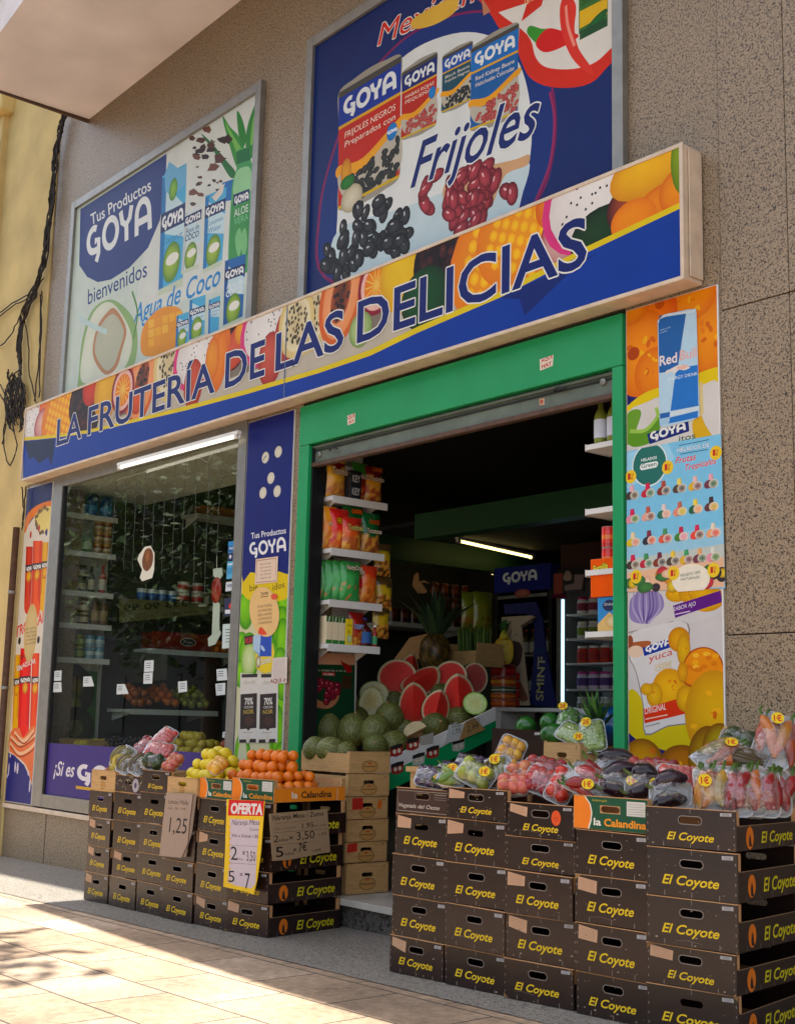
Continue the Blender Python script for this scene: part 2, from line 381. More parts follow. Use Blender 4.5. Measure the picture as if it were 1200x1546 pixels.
# ---------------------------------------------------------------- setting: pavement and ground
def paving():
    m = mat('paving_slabs', '#cfae7c', rough=.75, noise_amt=.2, scale=3, bump=.25, bscale=120)
    n, l, b = nodes(m); tc = [x for x in n if x.type == 'TEX_COORD'][0]
    base = b.inputs['Base Color'].links[0].from_socket
    br = n.new('ShaderNodeTexBrick'); br.offset = .5
    br.inputs['Color1'].default_value = (.45, .31, .2, 1); br.inputs['Color2'].default_value = (.6, .45, .33, 1); br.inputs['Mortar'].default_value = (.06, .045, .035, 1)
    br.inputs['Scale'].default_value = 1; br.inputs['Mortar Size'].default_value = .006; br.inputs['Brick Width'].default_value = .6; br.inputs['Row Height'].default_value = .4; br.inputs['Bias'].default_value = -.35
    l.new(tc.outputs['Object'], br.inputs['Vector'])
    mx = n.new('ShaderNodeMix'); mx.data_type = 'RGBA'; mx.blend_type = 'MULTIPLY'; mx.inputs[0].default_value = .75
    nz = n.new('ShaderNodeTexNoise'); nz.inputs['Scale'].default_value = 22; nz.inputs['Detail'].default_value = 8; nz.inputs['Roughness'].default_value = .7
    l.new(tc.outputs['Object'], nz.inputs['Vector'])
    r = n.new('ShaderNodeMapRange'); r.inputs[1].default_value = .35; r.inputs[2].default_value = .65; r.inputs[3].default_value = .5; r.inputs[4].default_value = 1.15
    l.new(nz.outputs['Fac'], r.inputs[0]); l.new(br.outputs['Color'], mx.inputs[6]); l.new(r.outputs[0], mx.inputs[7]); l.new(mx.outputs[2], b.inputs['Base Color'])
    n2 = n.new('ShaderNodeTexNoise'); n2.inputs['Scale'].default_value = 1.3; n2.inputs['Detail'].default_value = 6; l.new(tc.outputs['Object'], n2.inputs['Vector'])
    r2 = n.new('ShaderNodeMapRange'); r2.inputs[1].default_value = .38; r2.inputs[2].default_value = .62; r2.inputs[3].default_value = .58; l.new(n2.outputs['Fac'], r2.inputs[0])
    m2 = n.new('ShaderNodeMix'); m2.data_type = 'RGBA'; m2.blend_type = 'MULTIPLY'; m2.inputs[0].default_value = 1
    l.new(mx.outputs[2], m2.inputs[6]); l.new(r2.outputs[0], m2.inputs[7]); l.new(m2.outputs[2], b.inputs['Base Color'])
    return m
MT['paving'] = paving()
MT['grey_strip'] = granite('grey_strip_paving', '#8a857e', '#9c968c', '#565049', 110)
MT['asphalt'] = mat('asphalt', '#3b3a3a', rough=.9, noise_amt=.4, scale=40, bump=.3, bscale=200)
def slope_sheet(name, x0, x1, y0, y1, lift, mt, th=0):
    b = MB()
    zz = lambda x: gz(max(-40, min(30, x)))+lift
    b.add([(x0, y0, zz(x0)), (x1, y0, zz(x1)), (x1, y1, zz(x1)), (x0, y1, zz(x0))], [(0, 1, 2, 3)], mt)
    return struct(b.build(name))
slope_sheet('ground', -40, 30, -60, 40, -.14, 'asphalt')
b = MB()
for x0, x1 in ((-40, 30),):
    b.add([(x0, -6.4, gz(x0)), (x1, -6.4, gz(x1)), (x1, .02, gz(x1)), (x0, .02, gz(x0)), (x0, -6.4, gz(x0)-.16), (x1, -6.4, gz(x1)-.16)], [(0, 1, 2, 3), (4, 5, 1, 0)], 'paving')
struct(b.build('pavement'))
slope_sheet('grey_pavement_strip', -40, 30, -1.13, .01, .004, 'grey_strip')
b = MB()
for i in range(-40, 30):
    b.add([(i, -6.56, gz(i)+.002), (i+.99, -6.56, gz(i+.99)+.002), (i+.99, -6.41, gz(i+.99)+.002), (i, -6.41, gz(i)+.002), (i, -6.58, gz(i)-.16), (i+.99, -6.58, gz(i+.99)-.16)], [(0, 1, 2, 3), (4, 5, 1, 0)], 'granite')
struct(b.build('kerb'))
# ---------------------------------------------------------------- the shop building
XL, XR, XU = -11.6, 6.0, -11.42
WX0, WX1, WZ0, WZ1 = -11.0, -7.76, .475, 3.43         # window opening
DX0, DX1, DZ1 = -7.07, -4.2, 3.42                      # door opening
FLOOR = 0.25
shop = thing('shop_building', 'speckled granite ground floor of a building holding the open fruit shop', 'building', (-7, 0, 0))
b = MB()
b.box(XL, WX0, 0, .3, -.2, 3.45, 'granite'); b.box(WX0, WX1, 0, .3, -.2, WZ0-.02, 'granite')
b.box(WX1, DX0, 0, .3, -.2, 3.45, 'granite'); b.box(DX1, -3.6, 0, .3, -.2, 3.45, 'granite')
b.box(XU, -3.6, 0, .3, 3.45, 13, 'granite')
b.build('wall', shop)
# right hand granite slabs, with open joints
b = MB()
xs = [-3.594, -3.215, -2.2, -1.2, -.2, 1, 2.4, 4, 6]
for i in range(len(xs)-1):
    zs = [-.2, 1.72, 3.29, 5.2, 7.0, 9, 13] if i else [-.2, 1.72, 3.29, 13]
    for j in range(len(zs)-1):
        b.box(xs[i]+.003, xs[i+1]-.003, -.012-.004*(i % 2), .3, zs[j]+.003, zs[j+1]-.003, 'granite')
b.build('cladding_slab', shop, bevel=.002)
b = MB(); b.box(-3.6, 6, .01, .29, -.2, 13, 'black'); b.build('slab_backing', shop)
# plinth joint lines under the window and plinth sill
b = MB(); b.box(XL, WX1+.05, -.03, .0, WZ0-.05, WZ0-.012, 'cream'); b.build('sill', shop, bevel=.004)
b = MB()
for x in (-10.72, -9.6, -8.6): b = MB(); b.box(x, x+.006, -.003, .0, -.1, WZ0-.05, 'granite_d'); b.build('plinth_joint', shop)
# upper cornice, unseen, added to shade the ground along the wall
b = MB(); b.box(XL-6, XR, -.5, .3, 13.0, 13.25, 'soffit'); b.build('shading_cornice', shop)
# balcony
pA, pB = Y(135, 180), Y(362, 2)
def bz(x): return pA.z+(pB.z-pA.z)*min(max((x-pA.x)/(pB.x-pA.x), 0), 1.25)
BX0 = pA.x
def by(x): return -1.2-.35*min(max((x-BX0)/3.9, 0), 1)
b = MB(); xs = [BX0, BX0+.9, BX0+1.8, pB.x, pB.x+.7, -6, -4, -1, 3]
vs = []
for x in xs: vs += [(x, .0, bz(x)), (x, by(x), bz(x)-.02), (x, by(x), bz(x)+.28), (x, .0, bz(x)+.28)]
fs = []
for i in range(len(xs)-1):
    for k in range(4): fs.append((i*4+k, i*4+(k+1) % 4, i*4+4+(k+1) % 4, i*4+4+k))
fs += [(3, 2, 1, 0), tuple((len(xs)-1)*4+k for k in range(4))]
b.add(vs, fs, 'soffit'); bal = b.build('balcony', shop)
b = MB(); b.box(BX0+.05, 3, -1.15, -1.1, bz(0)+.28, bz(0)+1.2, 'cream')
b.build('balcony_parapet', shop)
# drip edge at the balcony's left end
b = MB(); b.box(BX0-.03, BX0+.0, -1.2, 0, bz(BX0)-.03, bz(BX0)+.05, 'rust'); b.build('drip_edge', shop)
# interior shell
b = MB()
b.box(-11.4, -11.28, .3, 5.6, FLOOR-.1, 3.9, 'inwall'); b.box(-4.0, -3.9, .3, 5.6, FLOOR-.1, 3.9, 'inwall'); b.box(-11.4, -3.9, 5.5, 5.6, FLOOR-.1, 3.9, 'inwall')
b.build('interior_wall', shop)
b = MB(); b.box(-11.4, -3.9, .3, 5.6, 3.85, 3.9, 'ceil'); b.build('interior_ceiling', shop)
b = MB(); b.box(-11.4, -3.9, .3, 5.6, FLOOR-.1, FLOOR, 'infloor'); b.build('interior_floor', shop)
b = MB(); b.box(DX0-.25, DX1+.25, -.22, .31, FLOOR-.04, FLOOR, 'marble'); b.build('marble_tread', shop, bevel=.004)
b = MB(); b.box(DX0-.22, DX1+.22, -.18, .3, -.2, FLOOR-.042, 'granite_d'); b.build('step_riser', shop)
# side partition carrying the snack shelves
b = MB(); b.box(-7.32, -7.09, .06, X(537, 1060, -7.09).y, FLOOR, 3.42, 'white'); b.build('partition', shop)
b = MB(); b.box(-4.22, -4.02, .3, .8, FLOOR, 3.42, 'white'); b.build('right_partition', shop)
# green ceiling beams
cA, cB = Y(626, 777, 1.9), Y(925, 724, 1.9); zb0 = Y(640, 812, 1.9).z; zb1 = Y(923, 763, 1.9).z
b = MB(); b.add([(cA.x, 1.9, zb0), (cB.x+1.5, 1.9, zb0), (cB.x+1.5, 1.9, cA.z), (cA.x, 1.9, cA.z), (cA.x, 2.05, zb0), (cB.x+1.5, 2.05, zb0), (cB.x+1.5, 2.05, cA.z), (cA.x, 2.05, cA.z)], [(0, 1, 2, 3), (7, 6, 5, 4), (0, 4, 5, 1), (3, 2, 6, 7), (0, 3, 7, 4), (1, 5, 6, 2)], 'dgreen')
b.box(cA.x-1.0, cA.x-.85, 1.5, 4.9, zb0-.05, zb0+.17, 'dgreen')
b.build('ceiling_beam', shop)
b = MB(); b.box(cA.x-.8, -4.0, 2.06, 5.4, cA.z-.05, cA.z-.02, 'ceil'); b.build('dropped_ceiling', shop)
# window frame and panes
def frame(parent, name, x0, x1, z0, z1, wd, y0, y1, mt, wl=None):
    b = MB(); wl = wl or wd
    b.box(x0, x0+wl, y0, y1, z0, z1, mt); b.box(x1-wd, x1, y0, y1, z0, z1, mt)
    b.box(x0+wl, x1-wd, y0+.002, y1-.002, z0, z0+wd, mt); b.box(x0+wl, x1-wd, y0+.002, y1-.002, z1-wd, z1, mt)
    return b.build(name, parent, bevel=.003)
win = frame(shop, 'window', WX0, WX1, WZ0, WZ1+.02, .11, -.015, .05, 'alu', .19)
b = MB(); b.box(WX0+.185, WX1-.105, .012, .018, WZ0+.1, WZ1-.02, 'glass'); b.build('pane', win)
b = MB(); b.box(WX0+.19, WX0+.215, -.005, .03, WZ0+.11, WZ1-.09, 'black'); b.build('seal', win)
# window ceiling panel
b = MB(); b.box(-11.28, -7.6, .06, 1.1, 3.36, 3.4, 'white'); b.build('window_ceiling', shop)
b = MB(); b.box(-11.28, -11.26, .06, .72, .5, 3.36, 'white'); b.build('window_side_panel', shop)
# door portal
b = MB(); b.box(DX0, DX1, -.03, .06, 3.14, 3.42, 'green'); b.build('door_lintel', shop, bevel=.004)
b = MB(); b.box(DX0, DX0+.115, -.028, .06, FLOOR, 3.138, 'green'); b.build('door_jamb', shop, bevel=.004)
b = MB(); b.box(DX1-.07, DX1, -.028, .06, FLOOR, 3.138, 'green'); b.build('door_jamb', shop, bevel=.004)
for x in (DX0+.115, DX1-.09): b = MB(); b.box(x, x+.02, .0, .1, FLOOR, 3.12, 'black'); b.build('shutter_guide', shop)
sh = thing('roller_shutter', 'rolled up grey metal shutter across the top of the shop doorway', 'shutter', ((DX0+DX1)/2, .02, 3.0))
a0, a1 = DX0+.117, DX1-.072
b = MB(); b.box(a0, a1, .015, .04, 3.015, 3.138, 'steel'); b.box(a0, a1, .0, .015, 3.112, 3.128, 'steel'); b.box(a0, a1, .005, .015, 3.09, 3.1, 'black')
b.build('shutter_slat', sh, bevel=.002)
b = MB(); b.box(a0-.01, a1+.01, -.002, .045, 2.985, 3.014, 'rust'); b.build('bottom_bar', sh, bevel=.003)
for q in (Y(483, 686, .015), Y(911, 576, .015)):
    b = MB(); b.lathe([(.02, 0), (.022, .008), (.012, .012), (0.001, .012)], 'alu', T=Matrix.Translation((q.x, .015, q.z)) @ Matrix.Rotation(R(90), 4, 'X')); b.build('lock_bolt', sh)
for q in (Y(507, 679, .015), Y(848, 588, .015)):
    b = MB(); b.tube([(q.x-.05, .0, q.z), (q.x, -.02, q.z+.004), (q.x+.05, -.01, q.z-.004)], .006, 'black'); b.build('pull_handle', sh)
# ---------------------------------------------------------------- neighbouring yellow building, cables
nb = thing('yellow_building', 'yellow rendered house wall at the left edge beside the granite facade', 'building', (-13, 0, 0))
b = MB(); b.box(-24, XL-.004, -.01, .4, -.2, 3.45, 'yellow_wall'); b.box(-24, XU-.004, -.01, .4, 3.45, 13, 'yellow_wall'); b.build('wall', nb)
b = MB(); q0 = Y(14, 200, -.01); b.box(q0.x-.55, q0.x-.02, -.08, .0, -.2, 13, 'yellow_wall'); b.build('pilaster', nb, bevel=.01)
b = MB(); qa, qb = Y(2, 215, -.06), Y(2, 285, -.06); b.box(qa.x-1.2, qa.x+.03, -.1, -.02, qb.z, qa.z, 'black'); b.build('window', nb)
b = MB(); b.box(-24, q0.x+.1, -.16, .0, qa.z+.3, qa.z+.55, 'yellow_wall'); b.build('moulding', nb, bevel=.02)
def cable(pts, r, y=-.05, wob=.012):
    P = []
    pp = spline([(p[0], p[1]) for p in pts], 5, False)
    for i, p in enumerate(pp):
        v = Y(p[0], p[1], y); P.append((v.x+random.uniform(-wob, wob), y+random.uniform(-wob, wob), v.z+random.uniform(-wob, wob)))
    return P
cb = thing('cable_bundle', 'black tangled telephone cables hanging down the joint of the two facades', 'cables', tuple(Y(60, 440, -.05)))
trunk = [(97, 165), (92, 200), (85, 235), (80, 290), (74, 350), (66, 400), (52, 440), (38, 470), (30, 520), (32, 560)]
b = MB()
for k in range(9):
    b.tube(cable([(x+random.uniform(-4, 4), y_+random.uniform(-3, 3)) for x, y_ in trunk], .013, -.05-.02*random.random()), .0085, 'cable')
b.build('cable', cb)
b = MB()
for pts in ([(-5, 482), (20, 462), (45, 448), (66, 420)], [(-5, 476), (25, 455), (55, 440)], [(62, 445), (61, 500), (58, 560), (52, 606)], [(64, 440), (62, 520), (60, 600)], [(36, 470), (44, 520), (44, 556), (55, 608)], [(34, 470), (20, 500), (5, 520), (-4, 523)],
            [(10, 640), (6, 672), (16, 703), (26, 672), (16, 640), (12, 610)], [(4, 670), (10, 610), (2, 580)], [(-4, 590), (8, 610), (12, 640)], [(34, 735), (36, 770), (34, 800)], [(40, 735), (37, 770), (34, 800)], [(88, 196), (97, 180), (104, 172)]):
    b = MB(); b.tube(cable(pts, .01, -.045, .006), .007, 'cable'); b.build('loose_cable', cb)
b = MB()
for k in range(26):
    x = 12+random.random()*20; y0 = 560+random.random()*15
    b.tube(cable([(x, y0), (x+random.uniform(-8, 8), y0+30), (x+random.uniform(-5, 5), y0+60+random.random()*20)], .01, -.07, .02), .008, 'cable')
b.build('cable_splice', cb)
dp = thing('drainpipe', 'grey weathered drainpipe running down beside the juice bottle poster', 'pipe', tuple(Y(8, 1250, -.06)))
b = MB(); t0, t1 = Y(33, 795, -.05), Y(4, 1290, -.05); xx = -11.66
b.tube([(xx, -.06, t0.z), (xx, -.06, 1.2), (xx, -.06, gz(xx)+.0)], .032, 'rust', n=12); b.build('pipe', dp)
for z in (.5, 1.5, 2.4): b = MB(); b.lathe([(.038, 0), (.038, .03)], 'alu', n=12, T=Matrix.Translation((xx, -.06, z))); b.build('pipe_clip', dp)
# dark granite reveal strip with rough edge left of the juice poster
# ---------------------------------------------------------------- fascia sign box
SY = -.143; SX_0, SX_1, SZ_0, SZ_1 = -11.44, -3.707, 3.45, 4.153
sign = thing('fascia_sign', 'long blue illuminated fascia box with fruit pictures and the shop name above door', 'sign', (-7.6, SY, 3.45))
b = MB(); b.box(SX_0, SX_1, SY+.006, -.001, SZ_0, SZ_1, 'cream'); b.build('casing', sign, bevel=.006)
frame(sign, 'trim', SX_0-.004, SX_1+.004, SZ_0-.004, SZ_1+.004, .022, SY-.012, SY+.004, 'cream')
b = MB(); b.box(SX_1+.0045, SX_1+.012, SY+.03, -.01, SZ_0+.02, SZ_1-.02, 'cream'); b.build('end_cap', sign, bevel=.003)
# ---------------------------------------------------------------- printed pictures
def zoomed(a, ox, oy, s):
    q0 = Art.q
    a.q = lambda p: (p if a.k == 'm' else q0(a, (ox+p[0]/s, oy+p[1]/s)))
    return a
def fruit_dragon(a, c, r, rot=0):
    a.ell(c, r, r*.8, '#d0256a', '#e0508c', rot); a.ell(c, r*.86, r*.68, '#f4efe8', '#e6dcd8', rot)
    o = a.q(c)
    for i in range(46):
        t = random.random()*6.28; k = math.sqrt(random.random())*.78
        a.disc((o[0]+r*k*math.cos(t), o[1]+r*.78*k*math.sin(t)), r*.022, r*.022, '#2a2024', n=5)
def fruit_papaya(a, c, r, rot=60):
    a.ell(c, r, r*.68, '#e58a52', '#d86f3c', rot); a.ell(c, r*.86, r*.55, '#f2b184', '#eda06c', rot); a.ell(c, r*.55, r*.3, '#5a2f22', '#b8633a', rot)
    o = a.q(c)
    for i in range(30):
        t = random.random()*6.28; k = math.sqrt(random.random()); x, y = r*.5*k*math.cos(t), r*.27*k*math.sin(t); cs, sn = math.cos(R(rot)), math.sin(R(rot))
        a.disc((o[0]+x*cs-y*sn, o[1]+x*sn+y*cs), r*.05, r*.05, random.choice(['#1c1412', '#2d211c', '#4a332a']), n=6)
def fruit_gran(a, c, r):
    a.ell(c, r*.85, r, '#f0e2b8', '#e2c98a'); a.ell(c, r*.66, r*.8, '#d8c59a', '#efe3c0'); o = a.q(c)
    for i in range(60):
        t = random.random()*6.28; k = math.sqrt(random.random())
        a.disc((o[0]+r*.5*k*math.cos(t), o[1]+r*.64*k*math.sin(t)), r*.05, r*.06, random.choice(['#4a4030', '#6d5f48', '#2c261c', '#8b7b5c']), n=6)
def fruit_passion(a, c, r):
    a.ell(c, r, r*1.05, '#b03048', '#8c2038'); a.ell(c, r*.84, r*.88, '#f4d8cc', '#efc0b0'); a.ell(c, r*.66, r*.7, '#f0a030', '#e88420'); o = a.q(c)
    for i in range(14):
        t = i/14*6.28; a.line([o, (o[0]+r*.62*math.cos(t), o[1]+r*.66*math.sin(t))], r*.05, '#f8cc70', traced=False)
def fruit_mango(a, c, r):
    a.ell(c, r*1.1, r*.95, '#f2a71c', '#e88a12', 20); o = a.q(c)
    for i in range(-4, 5):
        for j in range(-4, 5):
            x = i*r*.2+j*r*.08; y = j*r*.2-i*r*.08
            if x*x+y*y*1.25 < r*r*.75: a.disc((o[0]+x, o[1]+y), r*.1, r*.11, '#ffd24e', '#f6ad22', 20, n=6)
def fruit_ball(a, c, r, col, rim, ry=None, rot=0): a.ell(c, r, ry or r, col, rim, rot, hx=-.25, hy=.3)
def fruit_berry(a, c, r, col='#3a1a1c'):
    o = a.q(c); a.ell(c, r, r*1.15, '#241012', '#1a0c0d')
    for i in range(55):
        t = random.random()*6.28; k = math.sqrt(random.random())
        a.disc((o[0]+r*.9*k*math.cos(t), o[1]+r*1.05*k*math.sin(t)), r*.13, r*.13, random.choice(['#5a2a26', '#43201e', '#6d3a30', '#2c1414']), col, n=7)
def leaf(a, pts, col='#2f6a2c'): a.spl(pts, col)
# ---- fascia sign face
S = Art('y', SY-.001)
S.m([(SX_0+.01, SZ_0+.01), (SX_1-.01, SZ_0+.01), (SX_1-.01, SZ_1-.01), (SX_0+.01, SZ_1-.01)], '#c9bfae')
S.clip = (SX_0+.012, SX_1-.012, SZ_0+.012, SZ_1-.012)
zoomed(S, 0, 440, 2.5)
for i in range(60):                                    # pale wooden table behind the fruit
    x = random.uniform(SX_0+.1, SX_1-.3); S.m([(x, 3.75), (x+.25, 3.75), (x+.27, SZ_1-.012), (x+.02, SZ_1-.012)], random.choice(['#cfc4b4', '#b9ac9a', '#d9d0c2', '#8d8174']))
def band(zz, items):
    zoomed(S, *zz)
    for k in items:
        f, c, r = k[0], k[1], k[2]; f(S, c, r, *k[3:])
band((0, 440, 2.5), [(fruit_dragon, (118, 485), .33), (fruit_ball, (172, 440), .13, '#f08a3c', '#d8662a'), (fruit_ball, (165, 505), .2, '#ecc8b8', '#b04058', .17), (fruit_mango, (225, 470), .34),
    (fruit_berry, (300, 425), .2), (fruit_berry, (330, 465), .24), (fruit_ball, (345, 365), .16, '#d8502c', '#b83a1c'), (fruit_ball, (402, 378), .22, '#f0c030', '#d89a18', .27), (fruit_papaya, (535, 345), .36, 70),
    (fruit_passion, (465, 372), .2), (fruit_gran, (640, 275), .3), (fruit_ball, (520, 410), .12, '#e06a3a', '#c04c24'), (fruit_dragon, (745, 235), .36, 10), (fruit_berry, (880, 175), .22), (fruit_ball, (895, 205), .26, '#e07050', '#c04a34', .14, 30),
    (fruit_ball, (835, 190), .13, '#f09a2c', '#e07a18', .17), (fruit_ball, (828, 262), .11, '#f09a2c', '#e07a18', .24, -10), (fruit_ball, (803, 255), .1, '#f0a83c', '#e07a18', .17), (fruit_ball, (915, 150), .1, '#f3b02c', '#e38d18'), (fruit_ball, (948, 168), .11, '#f09a2c', '#e07a18', .13),
    (fruit_dragon, (1015, 125), .37, 15), (fruit_ball, (1085, 170), .16, '#d8604c', '#a83c34', .22), (fruit_gran, (1145, 85), .3), (fruit_ball, (1020, 255), .15, '#d8705c', '#a83c34', .2), (fruit_ball, (730, 350), .14, '#d86c50', '#b0402c', .2)])
band((440, 200, 1.579), [(fruit_gran, (45, 430), .28), (fruit_gran, (12, 455), .25), (fruit_papaya, (118, 390), .34, 75), (fruit_passion, (203, 364), .19), (fruit_ball, (165, 470), .12, '#c8d8a0', '#88a060'), (fruit_ball, (272, 330), .25, '#f2cf3c', '#e0ac20', .28), (fruit_ball, (345, 265), .18, '#ee7a3a', '#d85a20', .12),
    (fruit_berry, (345, 310), .21), (fruit_berry, (410, 272), .23), (fruit_ball, (318, 395), .22, '#1d5a2c', '#123c1c', .2), (fruit_mango, (505, 285), .42), (fruit_mango, (555, 225), .36), (fruit_ball, (626, 172), .14, '#f0942c', '#de7414'), (fruit_ball, (648, 250), .17, '#e8d0c4', '#a8283c', .2), (fruit_dragon, (726, 140), .4, 20),
    (fruit_ball, (745, 243), .24, '#274a26', '#162c16', .16), (fruit_ball, (835, 152), .24, '#b05a3c', '#4a2028', .15, 15), (fruit_ball, (862, 78), .29, '#f6c42c', '#e09c14', .15, 10), (fruit_ball, (885, 168), .15, '#f09a3c', '#e07a18', .1), (fruit_ball, (922, 140), .12, '#f0a03c', '#e07a18'), (fruit_ball, (815, 208), .15, '#f5a02c', '#e8861c', .11), (fruit_ball, (935, 65), .08, '#9ab03c', '#6c8828', .18)])
zoomed(S, 0, 0, 1)
YL = [(36, 663), (60, 661), (84, 658.5), (132, 652), (200, 636), (280, 616), (370, 592), (480, 560), (560, 531), (630, 497), (756, 443), (883, 377), (1031, 307)]
S.p([(x, y_-3.2 if x > 300 else y_-2.5) for x, y_ in YL]+[(1031, 425), (36, 727)], '#e6cf1e')
S.p([(x, y_+(6 if x > 500 else 4 if x > 200 else 2.5)) for x, y_ in YL]+[(1032, 425), (36, 727)], '#06459f')
S.p([(38, 667), (84, 662), (82, 685), (78, 703), (74, 690), (60, 700), (52, 690), (45, 694)], '#14264f')
S.p([(756, 450), (800, 428), (870, 400), (905, 380), (860, 412), (800, 470), (792, 476), (785, 452)], '#132f78')
for x0, x1, yy0, yy1 in ((86, 124, 0, 0),): pass
def BL(x): return 673-.3425*(x-86)
for wd, x0, x1 in (('LA', 86, 124), ('FRUTERÍA', 133, 325), ('DE', 340, 400), ('LAS', 416, 519), ('DELICIAS', 539, 886)):
    hgt = 41+(x0-86)*.052
    S.text(wd, (x0, BL(x0)), (x1, BL(x1)), (x0+2, BL(x0)-hgt), '#1a2c74', bold=.016, out='#f3efe6', outw=.035)
S.m([(SX_0+4.33, SZ_0+.02), (SX_0+4.342, SZ_0+.02), (SX_0+4.342, SZ_1-.02), (SX_0+4.33, SZ_1-.02)], '#6b7a9a')
S.build('face', sign)
# ---- left poster: drinks
def wall_panel(name, label, x0, x1, z0, z1):
    t = thing(name, label, 'poster', ((x0+x1)/2, 0, z0))
    frame(t, 'frame', x0, x1, z0, z1, .075, -.05, -.001, 'alu')
    b = MB(); b.box(x0+.07, x1-.07, -.022, -.002, z0+.07, z1-.07, 'plastic'); b.build('board', t)
    return t
d1 = wall_panel('wall_poster', 'framed pale green poster of coconut water cartons and an aloe bottle', -10.95, -7.72, 4.12, 6.107)
A = zoomed(Art('y', -.023), 0, 0, 2.5); A.clip = (-10.88, -7.79, 4.19, 6.035)
A.m([(-10.88, 4.19), (-7.79, 4.19), (-7.79, 6.035), (-10.88, 6.035)], '#d3ddd2')
A.m([(-9.6, 4.7), (-7.79, 4.5), (-7.79, 6.035), (-9.3, 6.035)], '#dfe2da')
A.p([(305, 790), (630, 580), (626, 700), (605, 830), (560, 935), (490, 1010), (420, 1055), (370, 1065), (330, 1045), (300, 1000)], '#21397f')
A.text('Tus Productos', (345, 851), (572, 716), (342, 808), '#eef0ee', bold=.01)
A.goya((328, 992), (582, 856), (328, 866), '#eef0ee')
A.text('bienvenidos', (333, 1150), (556, 1042), (333, 1090), '#223a80', bold=.005)
A.p([(840, 690), (985, 640), (985, 730), (930, 745), (850, 760)], '#2a78b8')
for pts in ([(840, 440), (870, 480), (905, 520), (930, 600), (900, 640), (870, 560)], [(985, 355), (960, 400), (930, 500), (935, 600), (975, 560), (990, 450)], [(895, 420), (915, 450), (930, 520), (915, 560), (900, 500)], [(990, 470), (985, 560), (965, 650), (950, 620)], [(760, 505), (800, 540), (850, 600), (890, 650), (870, 670), (820, 590)]): A.spl(pts, random.choice(['#3f8f46', '#4c9c4c', '#2f7a3c']))
for pts in ([(850, 460), (880, 510), (915, 570), (905, 600), (880, 540)], [(975, 400), (955, 450), (945, 540), (955, 540), (970, 470)]): A.spl(pts, '#8cc46a')
for i in range(40):
    x = random.uniform(725, 860); y = random.uniform(470, 760)-(x-725)*.35+40; r = random.uniform(5, 26)
    A.p([(x+r*math.cos(t)*random.uniform(.5, 1.2), y+r*.8*math.sin(t)*random.uniform(.4, 1.1)) for t in (0, 1.2, 2.4, 3.7, 5)], random.choice(['#4a2a20', '#5e372a', '#3a2019', '#7a4c3a']))
def carton(q, goy, col='#5fb4d8', lab=None, wave='#2f7fb8', coco=True):
    tl, tr, br, bl = q
    L = lambda u, v: tuple((tl[i]*(1-u)+tr[i]*u)*(1-v)+(bl[i]*(1-u)+br[i]*u)*v for i in (0, 1))
    A.p([tl, tr, br, bl], col); A.p([L(0, .02), L(.18, .02), L(.18, 1), L(0, 1)], wave)
    A.p([L(.18, .1), L(1, .35), L(1, .6), L(.18, .5)], '#cfe4e8'); A.p([L(0, goy-.12), L(1, goy-.12), L(1, goy+.04), L(0, goy+.04)], '#1d2f66')
    A.goya(L(.06, goy+.015), L(.95, goy+.015), L(.06, goy-.09), '#f2f2f0', wt=.26)
    if lab: A.text(lab[0], L(.12, goy+.17), L(.9, goy+.17), L(.12, goy+.08), lab[2]); A.text(lab[1], L(.1, goy+.29), L(.9, goy+.29), L(.1, goy+.19), lab[2], bold=.02)
    else: A.text('Coconut', L(.1, goy+.15), L(.92, goy+.15), L(.1, goy+.09), '#3a7fae'); A.text('Water', L(.2, goy+.25), L(.85, goy+.25), L(.2, goy+.18), '#3a7fae')
    if coco:
        c = L(.5, .76); w_ = (A.q(L(1, .5))[0]-A.q(L(0, .5))[0])
        A.ell(c, w_*.36, w_*.44, '#b8cf5a', '#5c8a2c', hx=-.2, hy=.2); A.ell((c[0]+3, c[1]-12), w_*.26, w_*.13, '#f4f1e4'); A.p([L(0, .95), L(1, .93), L(1, 1), L(0, 1)], '#cfd8c0')
carton([(614, 665), (706, 615), (690, 1080), (598, 1118)], .44); A.p([(622, 660), (640, 610), (680, 640), (706, 615), (704, 690), (650, 745), (625, 720)], '#7db8d8'); A.ell((655, 715), .07, .1, '#9cc84c', '#4c8a2c')
carton([(700, 800), (764, 768), (750, 1012), (684, 1036)], .2, '#dfe4e2', ('Agua de', 'COCO', '#1d2f66'), '#c8d0d0'); carton([(776, 740), (856, 705), (838, 1000), (766, 1032)], .26); A.p([(800, 745), (850, 690), (840, 730), (815, 760)], '#e6ddd2')
A.spl([(893, 640), (895, 600), (900, 565), (940, 558), (945, 590), (955, 650), (958, 720), (950, 860), (942, 1000), (925, 1030), (870, 1010), (862, 960), (872, 760), (878, 690)], '#5aa86a'); A.spl([(884, 680), (900, 640), (940, 630), (952, 670), (945, 720), (885, 740)], '#a8d8a8')
A.p([(894, 572), (942, 556), (946, 604), (894, 620)], '#2c7a4a'); A.p([(874, 770), (952, 740), (944, 960), (866, 985)], '#4c9c58'); A.p([(882, 735), (942, 712), (941, 755), (881, 778)], '#1d2f66'); A.goya((886, 772), (940, 750), (886, 744), '#f2f2f0', wt=.28)
A.text('ALOE', (884, 820), (938, 798), (884, 790), '#eef6ea'); A.text('VERA', (884, 850), (938, 828), (884, 824), '#8cd09a')
for x in (900, 920): A.spl([(x, 970), (x-12, 900), (x+6, 860), (x+14, 920)], '#8cc88c')
carton([(850, 985), (929, 958), (915, 1212), (842, 1242)], .26, '#2a6fae', ('Agua de', 'COCO', '#f0f4f4'), '#1d5a9a')
